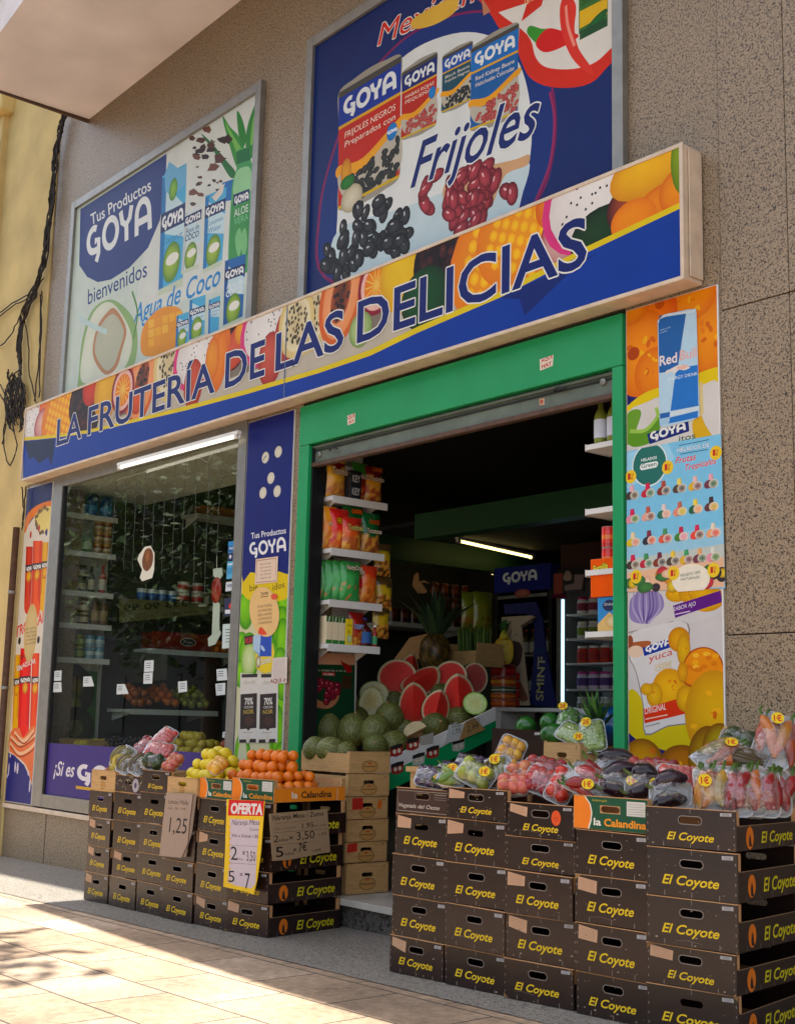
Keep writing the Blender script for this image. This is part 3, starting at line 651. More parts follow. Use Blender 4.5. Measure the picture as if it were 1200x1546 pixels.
A.text('Agua de Coco', (503, 1225), (834, 1072), (503, 1150), '#2f8fc8', bold=.012, shear=.35, out='#e8ecea', outw=.025)
A.spl([(300, 1480), (300, 1400), (312, 1280), (350, 1170), (420, 1130), (490, 1180), (520, 1260), (505, 1380), (440, 1420), (380, 1460)], '#9ab87c'); A.spl([(310, 1440), (318, 1300), (355, 1180), (415, 1140), (470, 1200), (500, 1290), (470, 1390), (400, 1425)], '#dfe2cf'); A.spl([(352, 1340), (366, 1240), (405, 1180), (436, 1165), (478, 1240), (462, 1320), (440, 1390), (395, 1412)], '#c09068'); A.spl([(360, 1330), (374, 1245), (412, 1192), (440, 1192), (468, 1250), (452, 1320), (430, 1380), (398, 1396)], '#c3c3ad')
A.line([(300, 1200), (355, 1232), (405, 1254)], .05, '#c8dcd8'); A.line([(500, 1100), (520, 1180), (505, 1280)], .025, '#6a9a50', smooth=True)
A.spl([(535, 1330), (540, 1240), (590, 1175), (650, 1155), (690, 1180), (690, 1260), (650, 1320), (580, 1345)], '#e8a02c')
for i in range(5):
    for j in range(3): A.p([(560+i*26, 1210+j*36-i*8), (582+i*26, 1203+j*36-i*8), (584+i*26, 1233+j*36-i*8), (562+i*26, 1240+j*36-i*8)], random.choice(['#f2b848', '#f6c258', '#eaa634']))
carton([(668, 1192), (714, 1176), (710, 1300), (663, 1318)], .33); carton([(717, 1132), (777, 1112), (771, 1272), (713, 1292)], .36); carton([(789, 1132), (832, 1115), (826, 1250), (786, 1264)], .26, coco=False)
A.build('print', d1)
# ---- right poster: beans
d2 = wall_panel('wall_poster', 'framed dark blue poster of bean tins, loose beans and chillies', -7.13, -4.17, 4.14, 6.18)
A = zoomed(Art('y', -.023), 440, 0, 2.307)
PX0, PX1, PZ0, PZ1 = -7.06, -4.24, 4.21, 6.11; A.clip = (PX0, PX1, PZ0, PZ1)
A.m([(PX0, PZ0), (PX1, PZ0), (PX1, PZ1), (PX0, PZ1)], '#15306e')
def sp(pts, col, n=5): A.spl(pts, col, n)
ring = [(120, 960), (100, 760), (140, 560), (230, 330), (380, 150), (540, 65), (690, 45), (800, 90), (880, 220), (915, 400), (900, 570), (850, 700), (700, 900), (400, 1020)]
sp([(x+(x-520)*.02, y_+(y_-500)*.02) for x, y_ in ring], '#8a2c64'); sp(ring, '#1c3a80')
sp([(165, 960), (160, 760), (180, 540), (260, 350), (400, 190), (560, 118), (690, 125), (780, 200), (825, 330), (835, 500), (800, 690), (740, 830), (500, 960), (300, 1000)], '#e8eae6')
sp([(165, 960), (165, 800), (400, 720), (700, 600), (825, 560), (795, 700), (740, 830), (500, 960)], '#cfdfe2')
sp([(640, -120), (1300, -330), (1300, 150), (1134, 205), (1040, 290), (920, 305), (830, 270), (780, 170), (700, 60)], '#d8402c')
sp([(665, -120), (1300, -330), (1300, 60), (1136, 150), (1060, 215), (980, 240), (890, 235), (850, 200), (820, 120), (700, 20)], '#ece6dc')
A.text('Mexicana', (300, 160), (690, -22), (305, 82), '#d83a30', shear=.2, out='#f2ece2', outw=.05)
A.spl([(420, 70), (500, 20), (575, -10), (570, 40), (500, 85), (430, 100)], '#e8c060')
A.p([(668, 55), (800, -25), (795, -60), (660, -20)], '#c89070'); A.p([(668, 0), (900, -90), (870, 20), (800, 75), (820, 10), (700, 50)], '#d8402c'); A.text('1892', (812, 20), (845, -2), (812, -2), '#f2e0b0')
# jalapeno jar, chillies
A.p([(1000, 120), (1100, 60), (1105, -140), (1000, -90)], '#4a7a3a'); A.p([(1003, 100), (1098, 48), (1100, -10), (1003, 40)], '#e8c030'); A.text('Sliced', (1010, 20), (1090, -22), (1010, -6), '#2c5a2c', bold=.01); A.ell((1060, 75), .09, .03, '#2f7a3a', '#1c5a2c', 25); A.p([(1003, 140), (1100, 90), (1100, 60), (1003, 110)], '#2f5a34')
A.spl([(830, 90), (820, 115), (850, 150), (870, 165), (905, 105), (870, 100)], '#4c9c3c'); A.spl([(850, 150), (890, 100), (950, 110), (1000, 125), (940, 165), (880, 182)], '#d8322c'); A.spl([(935, 20), (960, -20), (990, 20), (985, 100), (1000, 170), (1050, 245), (1035, 258), (975, 200), (940, 110)], '#e04a3c'); A.line([(955, 20), (962, 90), (985, 160)], .02, '#f4a090', smooth=True)
def can(tl, tr, br, bl, c1, c2, name, sub, bean, shape='round', gs=.95):
    L = lambda u, v: tuple((tl[i]*(1-u)+tr[i]*u)*(1-v)+(bl[i]*(1-u)+br[i]*u)*v for i in (0, 1))
    A.spl([L(0, .02), L(.25, -.02), L(.5, -.035), L(.75, -.02), L(1, .02), L(1, .25), L(1, .5), L(1, .75), L(1, .97), L(.75, 1.01), L(.5, 1.025), L(.25, 1.01), L(0, .97), L(0, .75), L(0, .5), L(0, .25)], '#a8a294')
    A.p([L(.0, .02), L(1, .02), L(1, .07), L(0, .07)], '#55514a')
    A.p([L(0, .07), L(1, .07), L(1, .3), L(0, .3)], c1); A.p([L(0, .3), L(1, .3), L(1, .325), L(0, .325)], '#e0b030'); A.p([L(0, .325), L(1, .325), L(1, .96), L(0, .96)], c2)
    A.goya(L(.08, .25), L(gs, .25), L(.08, .1), '#eef0ee', wt=.24)
    for i, s_ in enumerate(sub): A.text(s_, L(.1, .42+i*.075), L(.92, .42+i*.075), L(.1, .37+i*.075), '#f4ead8', shear=.1)
    A.spl([L(0, .62), L(.4, .66), L(1, .5), L(1, .58), L(.4, .74), L(0, .72)], '#f0b030'); A.spl([L(0, .7), L(.35, .76), L(.8, .62), L(1, .6), L(1, .9), L(.5, .96), L(.1, .9)], '#c8c0b0')
    for i in range(75):
        u, v = random.random(), random.random(); u2 = .15+.83*u; v2 = .66+.26*v+(.12*(1-u2)); 
        if v2 > .95: continue
        c = L(u2, v2); w_ = A.q(L(1, .5))[0]-A.q(L(0, .5))[0]
        A.ell(c, w_*.055, w_*.035, bean[0], bean[1], random.random()*180, n=9)
    A.p([L(0, .95), L(1, .95), L(1, .975), L(0, .975)], '#d8b840')
BK = ('#4a4c46', '#141613'); RD = ('#d8766c', '#8c2c30')
can((165, 315), (383, 185), (375, 630), (163, 742), '#22409c', '#c83a24', 'n', ['FRIJOLES NEGROS', 'Preparados con'], BK)
A.ell((350, 458), .055, .062, '#3a8fd0', '#2a78b8'); A.goya((334, 470), (368, 454), (334, 458), '#ffffff', wt=.3); A.ell((210, 690), .12, .1, '#e8e0c8', '#b8ac90'); A.ell((190, 600), .06, .1, '#e8b030', '#c8801c'); A.ell((195, 635), .08, .05, '#3f8a3c', '#2c6a2c')
can((385, 250), (508, 178), (503, 440), (382, 492), '#1d2f78', '#c03a28', 'n', ['HABAS ROJAS', 'PEQUEÑAS'], RD); A.ell((490, 322), .035, .042, '#3a8fd0', '#2a78b8')
can((526, 195), (631, 140), (623, 352), (522, 398), '#2a5fb0', '#2c5a6a', 'n', ['Black Beans', 'Frijoles Negros'], BK)
can((626, 165), (791, 75), (786, 402), (622, 462), '#2f7ac0', '#2a6aa8', 'n', ['Red Kidney Beans', 'Habichuelas Coloradas'], RD)
# wooden spoon and loose beans
A.spl([(600, 760), (540, 720), (530, 650), (600, 590), (690, 575), (780, 555), (826, 538), (820, 575), (750, 605), (720, 660), (690, 720)], '#d8b088')
def pile(pts, n, cols, rx, ry):
    q = [A.q(p) for p in pts]; x0 = min(p[0] for p in q); x1 = max(p[0] for p in q); z0 = min(p[1] for p in q); z1 = max(p[1] for p in q)
    def inside(x, z):
        c = False; j = len(q)-1
        for i in range(len(q)):
            if (q[i][1] > z) != (q[j][1] > z) and x < (q[j][0]-q[i][0])*(z-q[i][1])/(q[j][1]-q[i][1])+q[i][0]: c = not c
            j = i
        return c
    k = 0
    while k < n:
        x, z = random.uniform(x0, x1), random.uniform(z0, z1)
        if not inside(x, z): continue
        k += 1; rr = random.uniform(.85, 1.15); rot = random.random()*180
        A.disc((x, z), rx*rr*1.04, ry*rr*1.04, cols[1], None, rot, n=12); A.disc((x, z), rx*rr, ry*rr, cols[0], cols[1], rot, n=14, hx=-.2, hy=.35)
        A.disc((x-rx*.2, z+ry*.35), rx*.25, ry*.16, cols[2], None, rot, n=7)
pile([(520, 700), (590, 600), (700, 560), (715, 640), (680, 720), (600, 770), (540, 750)], 46, ('#c0545c', '#6a1c28', '#f0c0c0'), .075, .045)
pile([(465, 640), (490, 620), (520, 590), (500, 680), (480, 740), (455, 745)], 5, ('#c0545c', '#6a1c28', '#f0c0c0'), .08, .042); pile([(720, 650), (775, 660), (770, 695), (730, 690)], 2, ('#c0545c', '#6a1c28', '#f0c0c0'), .075, .05); pile([(640, 740), (700, 740), (650, 800), (470, 850), (600, 790)], 6, ('#c0545c', '#6a1c28', '#f0c0c0'), .07, .045)
pile([(190, 740), (300, 690), (410, 740), (420, 860), (300, 900), (190, 960), (120, 940), (110, 860), (170, 830)], 62, ('#4a4a4c', '#0c0c0e', '#c8c8c8'), .068, .048)
A.text('Frijoles', (414, 655), (864, 462), (420, 500), '#1d2f72', bold=.012, shear=.4, out='#eef0ee', outw=.035)
A.line([(900, 320), (916, 420), (900, 570), (850, 700)], .02, '#9c3a6c', smooth=True)
A.build('print', d2)
# ---------------------------------------------------------------- posters beside the window and the door
def wall_board(name, label, x0, x1, z0, z1, y=-.012, cat='poster', y1=-.001):
    t = thing(name, label, cat, ((x0+x1)/2, 0, z0))
    b = MB(); b.box(x0, x1, y, y1, z0, z1, 'plastic'); b.build('board', t, bevel=.001); return t
# juice bottles, far left
JX0, JX1, JZ0, JZ1 = -11.585, -11.02, .478, 3.415
js = wall_board('juice_poster', 'tall narrow poster of orange and yellow juice bottles left of the shop window', JX0, JX1, JZ0, JZ1)
A = zoomed(Art('y', -.0125), 0, 720, 3.09); A.clip = (JX0+.004, JX1-.004, JZ0+.004, JZ1-.004)
A.m([(JX0, JZ0), (JX1, JZ0), (JX1, JZ1), (JX0, JZ1)], '#e6dccb')
A.p([(100, 0), (270, -40), (255, 130), (180, 160), (110, 260)], '#26306a'); A.spl([(115, 240), (130, 175), (180, 130), (255, 110), (255, 150), (200, 165), (150, 195), (120, 260)], '#ea8a1c')
A.spl([(165, 180), (215, 140), (250, 150), (250, 240), (200, 250), (170, 230)], '#ecd88a')
for i in range(30): t = i/30*3.4+1.4; A.ell((212+42*math.cos(t)+random.uniform(-6, 6), 205-60*math.sin(t)+random.uniform(-8, 8)), .02, .02, random.choice(['#8a6a3a', '#b88a44', '#6a5a34']), n=6)
for c, cl in (((145, 270), '#c84838'), ((184, 240), '#c84838'), ((219, 258), '#3a3a78')): A.ell(c, .022, .035, cl)
def bottle(x0, x1, y0, y1, col, rim, lab=True):
    for i, (u0, u1, cc) in enumerate(((0, .25, rim), (.25, .7, col), (.7, 1, rim))):
        a0, a1 = x0+(x1-x0)*u0, x0+(x1-x0)*u1; sl_ = -(y1-y0)*.035
        A.p([(a0, y0), (a1, y0), (a1+sl_, y1), (a0+sl_, y1)], cc)
    c = ((x0+x1)/2-(y1-y0)*.035, y1); w_ = A.q((x1, y0))[0]-A.q((x0, y0))[0]; A.ell(c, w_*.48, .1, col)
    if lab:
        yl = y0+(y1-y0)*.33; s_ = -(y1-y0)*.012
        A.p([(x0+s_, yl), (x1+s_, yl-4), (x1+s_-2, yl+60), (x0+s_-2, yl+64)], rim); A.p([(x0+s_, yl), (x1+s_, yl-4), (x1+s_, yl+28), (x0+s_, yl+32)], '#2a2a3c'); A.goya((x0+s_+5, yl+27), (x1+s_-3, yl+23), (x0+s_+5, yl+8), '#f0ece4', wt=.3)
        A.ell(((x0+x1)/2+s_, yl+52), .06, .055, '#f3c64a', '#c86a2c')
bottle(196, 232, 305, 580, '#ecb818', '#d89a14'); bottle(124, 155, 325, 590, '#d85030', '#c03a24'); bottle(157, 200, 298, 620, '#ec6a24', '#d8501c')
A.text('TROPICAL', (76, 750), (214, 672), (76, 700), '#e05a48', bold=.03, shear=.1, out='#f2ebe0', outw=.03)
bottle(70, 98, 830, 1170, '#eab81c', '#dc9c10'); bottle(153, 186, 822, 1160, '#f06024', '#e04c1c'); bottle(98, 150, 800, 1200, '#ee3a24', '#dc281c')
A.text('frutas', (100, 855), (158, 838), (100, 825), '#4a2420', shear=.3); A.text('SIN', (80, 905), (106, 900), (80, 880), '#f2ece4', bold=.02, out='#8a4030'); A.text('AZÚCAR', (108, 890), (168, 868), (108, 868), '#f2ece4', bold=.02, out='#a84030')
A.ell((145, 728), .14, .27, '#ddc898', '#d4b880'); 
for i in range(5): A.text(('EN ESTA', 'FRUTERIA', 'TODO SABE', 'A NARANJAS', 'DULCES')[i], (122, 716+i*17), (170, 708+i*17), (122, 706+i*17), '#5a4c30')
A.ell((93, 765), .03, .035, '#3a3028'); A.ell((181, 760), .03, .035, '#3a3028')
A.spl([(52, 1190), (90, 1170), (110, 1215), (150, 1165), (180, 1180), (172, 1270), (160, 1400), (150, 1420), (120, 1340), (60, 1290), (45, 1270)], '#e8865a')
for pts in ([(52, 1210), (90, 1245), (130, 1230), (178, 1190)], [(48, 1240), (90, 1290), (140, 1270), (174, 1230)], [(70, 1190), (110, 1230), (160, 1180)]): A.line(pts, .03, '#f4c8a4', smooth=True); A.line([(x+3, y_+14) for x, y_ in pts], .014, '#a84c34', smooth=True)
A.p([(40, 1285), (70, 1300), (115, 1345), (140, 1400), (150, 1440), (156, 1400), (165, 1350), (160, 1560), (20, 1540)], '#2c2f7e')
A.spl([(118, 1330), (150, 1330), (160, 1360), (153, 1425), (147, 1420), (135, 1370)], '#e8865a')
for c, rx, ry in (((73, 1353), .015, .05), ((84, 1360), .02, .05), ((43, 1365), .012, .06), ((135, 1383), .018, .02), ((141, 1440), .016, .06), ((36, 1395), .01, .02), ((50, 1300), .012, .02)): A.ell(c, rx, ry, '#dcd6e0')
A.build('print', js)
# blue and yellow strip between window and door
GX0, GX1, GZ0, GZ1 = -7.745, -7.16, .3, 3.425
gs = wall_board('welcome_poster', 'tall blue and yellow wall poster with five white dots between window and door', GX0, GX1, GZ0, GZ1)
A = zoomed(Art('y', -.0125), 340, 780, 4.175); A.clip = (GX0+.003, GX1-.003, GZ0+.003, GZ1-.003)
A.m([(GX0, GZ0), (GX1, GZ0), (GX1, GZ1), (GX0, GZ1)], '#d8d4b0')
A.spl([(330, 560), (420, 500), (430, 1000), (400, 1600), (300, 1620), (280, 1400), (320, 1000), (280, 700)], '#7cb82c')
for c, rx, ry in (((375, 560), .11, .17), ((355, 700), .12, .15), ((368, 820), .09, .2), ((350, 970), .1, .16), ((352, 1215), .06, .25), ((340, 1420), .09, .25), ((360, 1050), .08, .12), ((130, 590), .1, .14), ((105, 830), .09, .12), ((150, 880), .13, .17), ((110, 1500), .1, .15), ((105, 990), .1, .1), ((360, 1560), .1, .15), ((400, 1450), .08, .2)):
    A.ell(c, rx, ry, '#9ad838', '#4c9420', 8, hx=-.3, hy=.4)
A.ell((150, 900), .1, .13, '#dfe8b8', '#8cb848'); A.spl([(90, 1440), (130, 1420), (130, 1600), (80, 1600)], '#dcd9b8')
A.p([(110, 260), (440, 200), (420, 490), (380, 520), (250, 560), (140, 520), (105, 480)], '#e6cc1c')
A.spl([(100, 330), (160, 350), (250, 360), (340, 345), (440, 270), (440, -700), (100, -700)], '#1f2a78', 3)
A.text('Tus Productos', (165, 140), (384, 104), (163, 102), '#f0eff0', bold=.012); A.goya((155, 254), (392, 214), (152, 165), '#f0eff0')
A.text('bie', (155, 472), (205, 460), (155, 428), '#3a3420'); A.text('idos', (300, 466), (375, 445), (300, 424), '#3a3420')
zoomed(A, 340, 600, 5.945)
for c in ((362, 540), (477, 488), (411, 724), (340, 857), (467, 842)): A.ell(c, .045, .042, '#e8e2d0', '#d8d2c0'); 
A.line([(345, 570), (352, 545), (372, 522)], .01, '#6a6a70')
A.build('print', gs)
def sticker(name, label, pts, art, ox, oy, s, y, cat, th=.0012, mt='paper', back='plastic'):
    t_ = None
    q = [Y(ox+p[0]/s, oy+p[1]/s, y) for p in pts]
    c = sum(q, Vector())/len(q); t = thing(name, label, cat, (c.x, y, min(v.z for v in q)))
    b = MB(); b.prism([(v.x, v.z) for v in q], y, y+th, back, ax='y'); b.build('backing', t)
    A = zoomed(Art('y', y-.0003, mt), ox, oy, s); A.clip = (min(v.x for v in q), max(v.x for v in q), min(v.z for v in q), max(v.z for v in q)); art(A, pts); A.build('print', t); return t
Zs = (340, 780, 4.175)
def art_note(A, pts):
    A.p(pts, '#ead2bc'); 
    for i in range(5): A.text(('Bonos de regalo', 'para clientes', 'a su disposición', 'en tienda', 'pregunte aqui'[:12])[i], (222, 305+i*22), (290, 296+i*22), (222, 294+i*22), '#5a5450')
    A.line([(200, 278), (322, 262), (318, 404), (196, 416), (200, 278)], .006, '#b08c78')
sticker('framed_notice', 'small pink framed notice stuck below the white lettering on blue strip', [(194, 268), (333, 250), (327, 412), (187, 428)], art_note, *Zs, -.016, 'notice')
def oval(cx, cy, rx, ry, n=24, tilt=0): return [(cx+rx*math.cos(2*math.pi*i/n)+tilt*ry*math.sin(2*math.pi*i/n), cy+ry*math.sin(2*math.pi*i/n)) for i in range(n)]
def art_oval(A, pts):
    A.p(pts, '#ecc890'); A.text('Torres', (225, 500), (272, 488), (225, 476), '#4a3024', shear=.3, bold=.02); A.line([(225, 508), (275, 500)], .005, '#4a3024')
    for i, w_ in enumerate(('EN ESTA FRUTERÍA', 'LAS NARANJAS', 'SABEN A NARANJAS', 'Y LAS MANDARINAS', 'A MANDARINAS')): A.text(w_, (205, 578+i*26), (295, 566+i*26), (205, 560+i*26), '#3c3226')
    A.spl([(290, 495), (310, 485), (330, 500), (318, 522), (295, 520)], '#e0654a'); A.spl([(208, 735), (225, 695), (262, 738), (235, 745)], '#e2583a')
sticker('oval_notice', 'peach oval paper notice covering the middle of the green apple poster', oval(247, 600, 93, 158, 28, .08), art_oval, *Zs, -.018, 'notice')
def art_choc(A, pts):
    A.p(pts, '#dcd8d0')
    for x in (90, 212):
        A.p([(x+15, 993), (x+115, 990), (x+113, 1012), (x+15, 1015)], '#2c1f1c'); A.text('chocolat', (x+25, 1058), (x+100, 1052), (x+25, 1030), '#b0a490', shear=.3)
        A.p([(x+8, 1120), (x+112, 1112), (x+108, 1332), (x+4, 1340)], '#2a1a18'); A.p([(x+40, 1332), (x+75, 1330), (x+57, 1350)], '#2a1a18')
        A.text('70%', (x+34, 1186), (x+86, 1182), (x+34, 1142), '#f0ece4', bold=.015); A.text('COCOA', (x+30, 1210), (x+88, 1206), (x+30, 1194), '#f0ece4')
        A.text('NOIR', (x+26, 1245), (x+90, 1240), (x+26, 1218), '#b8a050', bold=.02); A.spl([(x+30, 1290), (x+60, 1255), (x+95, 1290), (x+60, 1320)], '#4a2c24')
        A.text('Dark noir', (x+24, 1366), (x+84, 1364), (x+24, 1356), '#6a645c'); A.p([(x, 1405), (x+105, 1400), (x+105, 1424), (x, 1426)], '#2a1a18'); A.ell((x+54, 1400), .024, .03, '#d8d0c4')
sticker('chocolate_poster', 'two dark chocolate bar sheets taped side by side low on the strip', [(97, 985), (335, 1000), (330, 1424), (85, 1427)], art_choc, *Zs, -.0165, 'poster')
def art_menu(A, pts):
    A.p(pts, '#8fb8d8'); A.p([(225, 750), (292, 735), (292, 880), (218, 880)], '#2a56b8'); A.p([(178, 752), (225, 740), (218, 860), (176, 840)], '#b8cfe4'); A.spl([(230, 810), (250, 835), (245, 850), (225, 830)], '#b8cfe4')
sticker('blue_sachet', 'blue and pale paper sachet hanging beneath the peach oval notice', [(178, 752), (294, 733), (292, 882), (215, 880), (176, 838)], art_menu, *Zs, -.0155, 'sachet')
def art_yel(A, pts):
    A.p(pts, '#ead23c'); A.text('Zumo', (215, 935), (290, 915), (215, 895), '#e8e4d0', bold=.03, out='#4a3a20', outw=.03); A.ell((210, 915), .03, .045, '#f2ecd0', '#5a4a2c')
sticker('yellow_flyer', 'round edged yellow flyer with a white rim above the chocolate sheets', [(190, 850), (300, 800), (312, 860), (290, 975), (245, 990), (195, 955)], art_yel, *Zs, -.0145, 'flyer')
def art_here(A, pts):
    A.p(pts, '#e2d6cc'); A.text('→ AQUÍ ←', (250, 1054), (390, 1040), (250, 1028), '#8c2444', bold=.02); A.p([(308, 900), (378, 893), (375, 1015), (302, 1020)], '#d8ccc4')
sticker('paper_flyer', 'pale sticker with dark red lettering at right edge of the strip', [(300, 890), (392, 884), (388, 1048), (288, 1056)], art_here, *Zs, -.0175, 'sticker')
def art_dark(A, pts): A.p(pts, '#35141c'); A.text('10,50', (128, 800), (172, 790), (128, 765), '#d83a4a', bold=.02)
sticker('price_flag', 'small dark label with red figures left of the blue sachet', [(122, 755), (176, 745), (174, 800), (122, 810)], art_dark, *Zs, -.0142, 'label')
# ---- right pillar: fruit strip with crisps, can sticker, ice cream list
RX0, RX1, RZ0, RZ1 = -4.185, -3.612, .35, 3.43
rp = wall_board('crisps_poster', 'tall poster of crisps packets and fried slices right of the door', RX0, RX1, RZ0, RZ1)
A = zoomed(Art('y', -.0125), 860, 420, 3.529); A.clip = (RX0+.003, RX1-.006, RZ0+.003, RZ1-.003)
A.m([(RX0, RZ0), (RX1, RZ0), (RX1, RZ1), (RX0, RZ1)], '#d6d2d0')
A.p([(300, 20), (800, 20), (800, 480), (300, 680)], '#2a2870')
def chip(c, rx, ry, rot=0, c1='#f2a326', c2='#e07c14', marks=9):
    A.ell(c, rx, ry, c1, c2, rot, 26); o = A.q(c)
    for i in range(marks):
        t = random.random()*6.28; k = random.random()*.8; A.disc((o[0]+rx*k*math.cos(t), o[1]+ry*k*math.sin(t)), rx*.12, ry*.06, random.choice(['#e88a1c', '#f6bc4a', '#d87414']), None, random.random()*180, n=7)
chip((730, 300), .155, .21); chip((640, 105), .16, .12, 0, '#f3a02c'); chip((430, 200), .17, .17, 0, '#f08a20', '#dd6a14'); chip((380, 400), .2, .23, 0, '#f6a224'); chip((450, 500), .13, .13, 0, '#f09a24'); chip((330, 130), .12, .12, 0, '#f5a82c')
A.ell((478, 135), .03, .03, '#c8641c'); A.ell((338, 402), .04, .035, '#b8541c')
A.spl([(300, 690), (400, 610), (550, 560), (800, 470), (800, 560), (650, 590), (450, 640), (300, 730)], '#e8cf1c'); A.spl([(300, 720), (460, 645), (660, 590), (800, 560), (800, 900), (300, 900)], '#dedad4', 3)
A.spl([(300, 740), (340, 700), (380, 720), (330, 860), (300, 880)], '#7ca848'); A.spl([(315, 830), (400, 820), (470, 740), (480, 800), (440, 870), (350, 900), (310, 880)], '#6fa03c'); A.line([(320, 815), (400, 810), (465, 740), (458, 690)], .02, '#a8cc6a', smooth=True)
A.spl([(650, 780), (690, 720), (720, 780), (760, 860), (680, 880)], '#e0b84a'); A.p([(690, 560), (706, 550), (712, 720), (690, 740)], '#e0cf9c')
A.p([(410, 830), (630, 762), (636, 815), (424, 885)], '#22357c'); A.goya((430, 868), (622, 806), (426, 822), '#f2f2ee', wt=.24); A.text('itos', (580, 872), (668, 852), (580, 838), '#3a6a4a', bold=.01)
zoomed(A, 860, 760, 3.529)
A.spl([(315, 560), (330, 500), (400, 460), (480, 480), (500, 550), (450, 610), (380, 640), (325, 620)], '#9a8cb8')
for i in range(9): x = 335+i*18; A.line([(400+(i-4)*4, 640), (x, 560), (405+(i-4)*16, 468)], .012, random.choice(['#dcd6e2', '#6a5a94', '#b8accc', '#8474a8']), smooth=True, wd2=.006)
A.line([(305, 690), (520, 640), (560, 625)], .008, '#a89e94')
A.spl([(530, 470), (700, 440), (800, 460), (820, 570), (640, 640), (560, 665), (545, 560)], '#d9d6d4', 3)
for c, rx in (((570, 480), .07), ((650, 480), .08), ((730, 510), .1), ((700, 470), .08)): chip(c, rx, rx*.6, 0, '#e8b82c', '#d09a1c', 5)
A.p([(548, 545), (800, 465), (815, 525), (560, 610)], '#6a2a88'); A.text('SABOR AJO', (552, 575), (670, 543), (552, 552), '#f0e8f4'); A.line([(560, 592), (640, 574)], .006, '#d8c8e4')
A.spl([(310, 1000), (380, 1040), (400, 1240), (600, 1200), (700, 1190), (840, 1220), (840, 1300), (700, 1340), (500, 1330), (310, 1230)], '#d6c41c', 3); A.p([(310, 1180), (840, 1180), (840, 1300), (700, 1340), (500, 1310), (310, 1235)], '#d6c41c')
A.p([(310, 1010), (400, 1060), (640, 1100), (840, 1160), (840, 1250), (310, 1230)], '#d6c41c')
A.spl([(300, 1232), (360, 1262), (500, 1315), (680, 1342), (680, 1480), (300, 1480)], '#27246c', 3)
A.spl([(312, 812), (330, 690), (500, 640), (630, 640), (636, 780), (700, 1020), (665, 1160), (520, 1190), (400, 1235), (388, 1080), (350, 900)], '#8f8a84', 3); A.spl([(314, 806), (332, 690), (500, 640), (622, 640), (630, 780), (692, 1020), (660, 1154), (520, 1183), (404, 1226), (393, 1080), (355, 900)], '#dedbd9', 3)
A.spl([(310, 760), (340, 740), (430, 735), (400, 790), (330, 810)], '#b06a44'); A.ell((350, 790), .05, .03, '#e8cfb8'); A.ell((320, 735), .02, .03, '#9a5a3c')
A.p([(386, 770), (546, 712), (556, 760), (396, 814)], '#22409c'); A.goya((404, 798), (542, 748), (402, 764), '#f2f2f0', wt=.25)
A.text('yuca', (420, 846), (546, 806), (420, 806), '#c84a3c'); A.text('CASSAVA', (452, 872), (542, 848), (452, 858), '#d8bc5a'); A.text('CHIPS', (455, 898), (540, 874), (455, 872), '#d8bc5a')
chip((580, 725), .065, .06, 0, '#e8b428', '#c8861c', 4); chip((605, 780), .04, .08, 0, '#e8be3c', '#c89424', 3)
chip((530, 990), .105, .1, 0, '#f0c044', '#d89c24', 5); chip((450, 1020), .05, .06, 0, '#ecc04c', '#c89424', 3); chip((410, 990), .04, .03, 0, '#ecc04c', '#c89424', 2)
A.p([(393, 1095), (690, 1005), (706, 1050), (660, 1110), (398, 1172)], '#d8482c'); A.text('ORIGINAL', (398, 1125), (512, 1098), (398, 1088), '#f4ece6'); A.line([(402, 1150), (520, 1126)], .006, '#f0c8b8'); A.line([(402, 1190), (480, 1170)], .005, '#9a9488')
chip((620, 1040), .06, .065, 0, '#f0c044', '#c89424', 4)
A.spl([(600, 870), (640, 790), (720, 765), (790, 800), (822, 880), (815, 930), (740, 965), (650, 978), (605, 950)], '#b85a1c'); A.spl([(606, 872), (645, 797), (720, 772), (784, 806), (815, 880), (808, 925), (740, 957), (654, 968), (612, 944)], '#ec9c1c')
for i in range(14): x = random.uniform(630, 790); y_ = random.uniform(800, 940); A.ell((x, y_), .02, .012, random.choice(['#f4b43c', '#e0881c', '#f8c458']), n=7)
A.spl([(690, 985), (780, 940), (840, 930), (840, 1000), (760, 1000)], '#e8b02c'); chip((770, 1130), .17, .21, 0, '#e9bd3a', '#d09a24', 8); chip((600, 900), .03, .05, 0, '#e8b02c', '#c88c1c', 2)
for c, rx, ry, cc in (((385, 1385), .13, .12, '#dba82c'), ((600, 1400), .14, .1, '#c8862c'), ((740, 1370), .12, .16, '#c8a82c'), ((800, 1310), .1, .12, '#c8b82c')): chip(c, rx, ry, 0, cc, '#8a5a1c', 6)
A.build('print', rp)
Zp = (860, 420, 3.529)
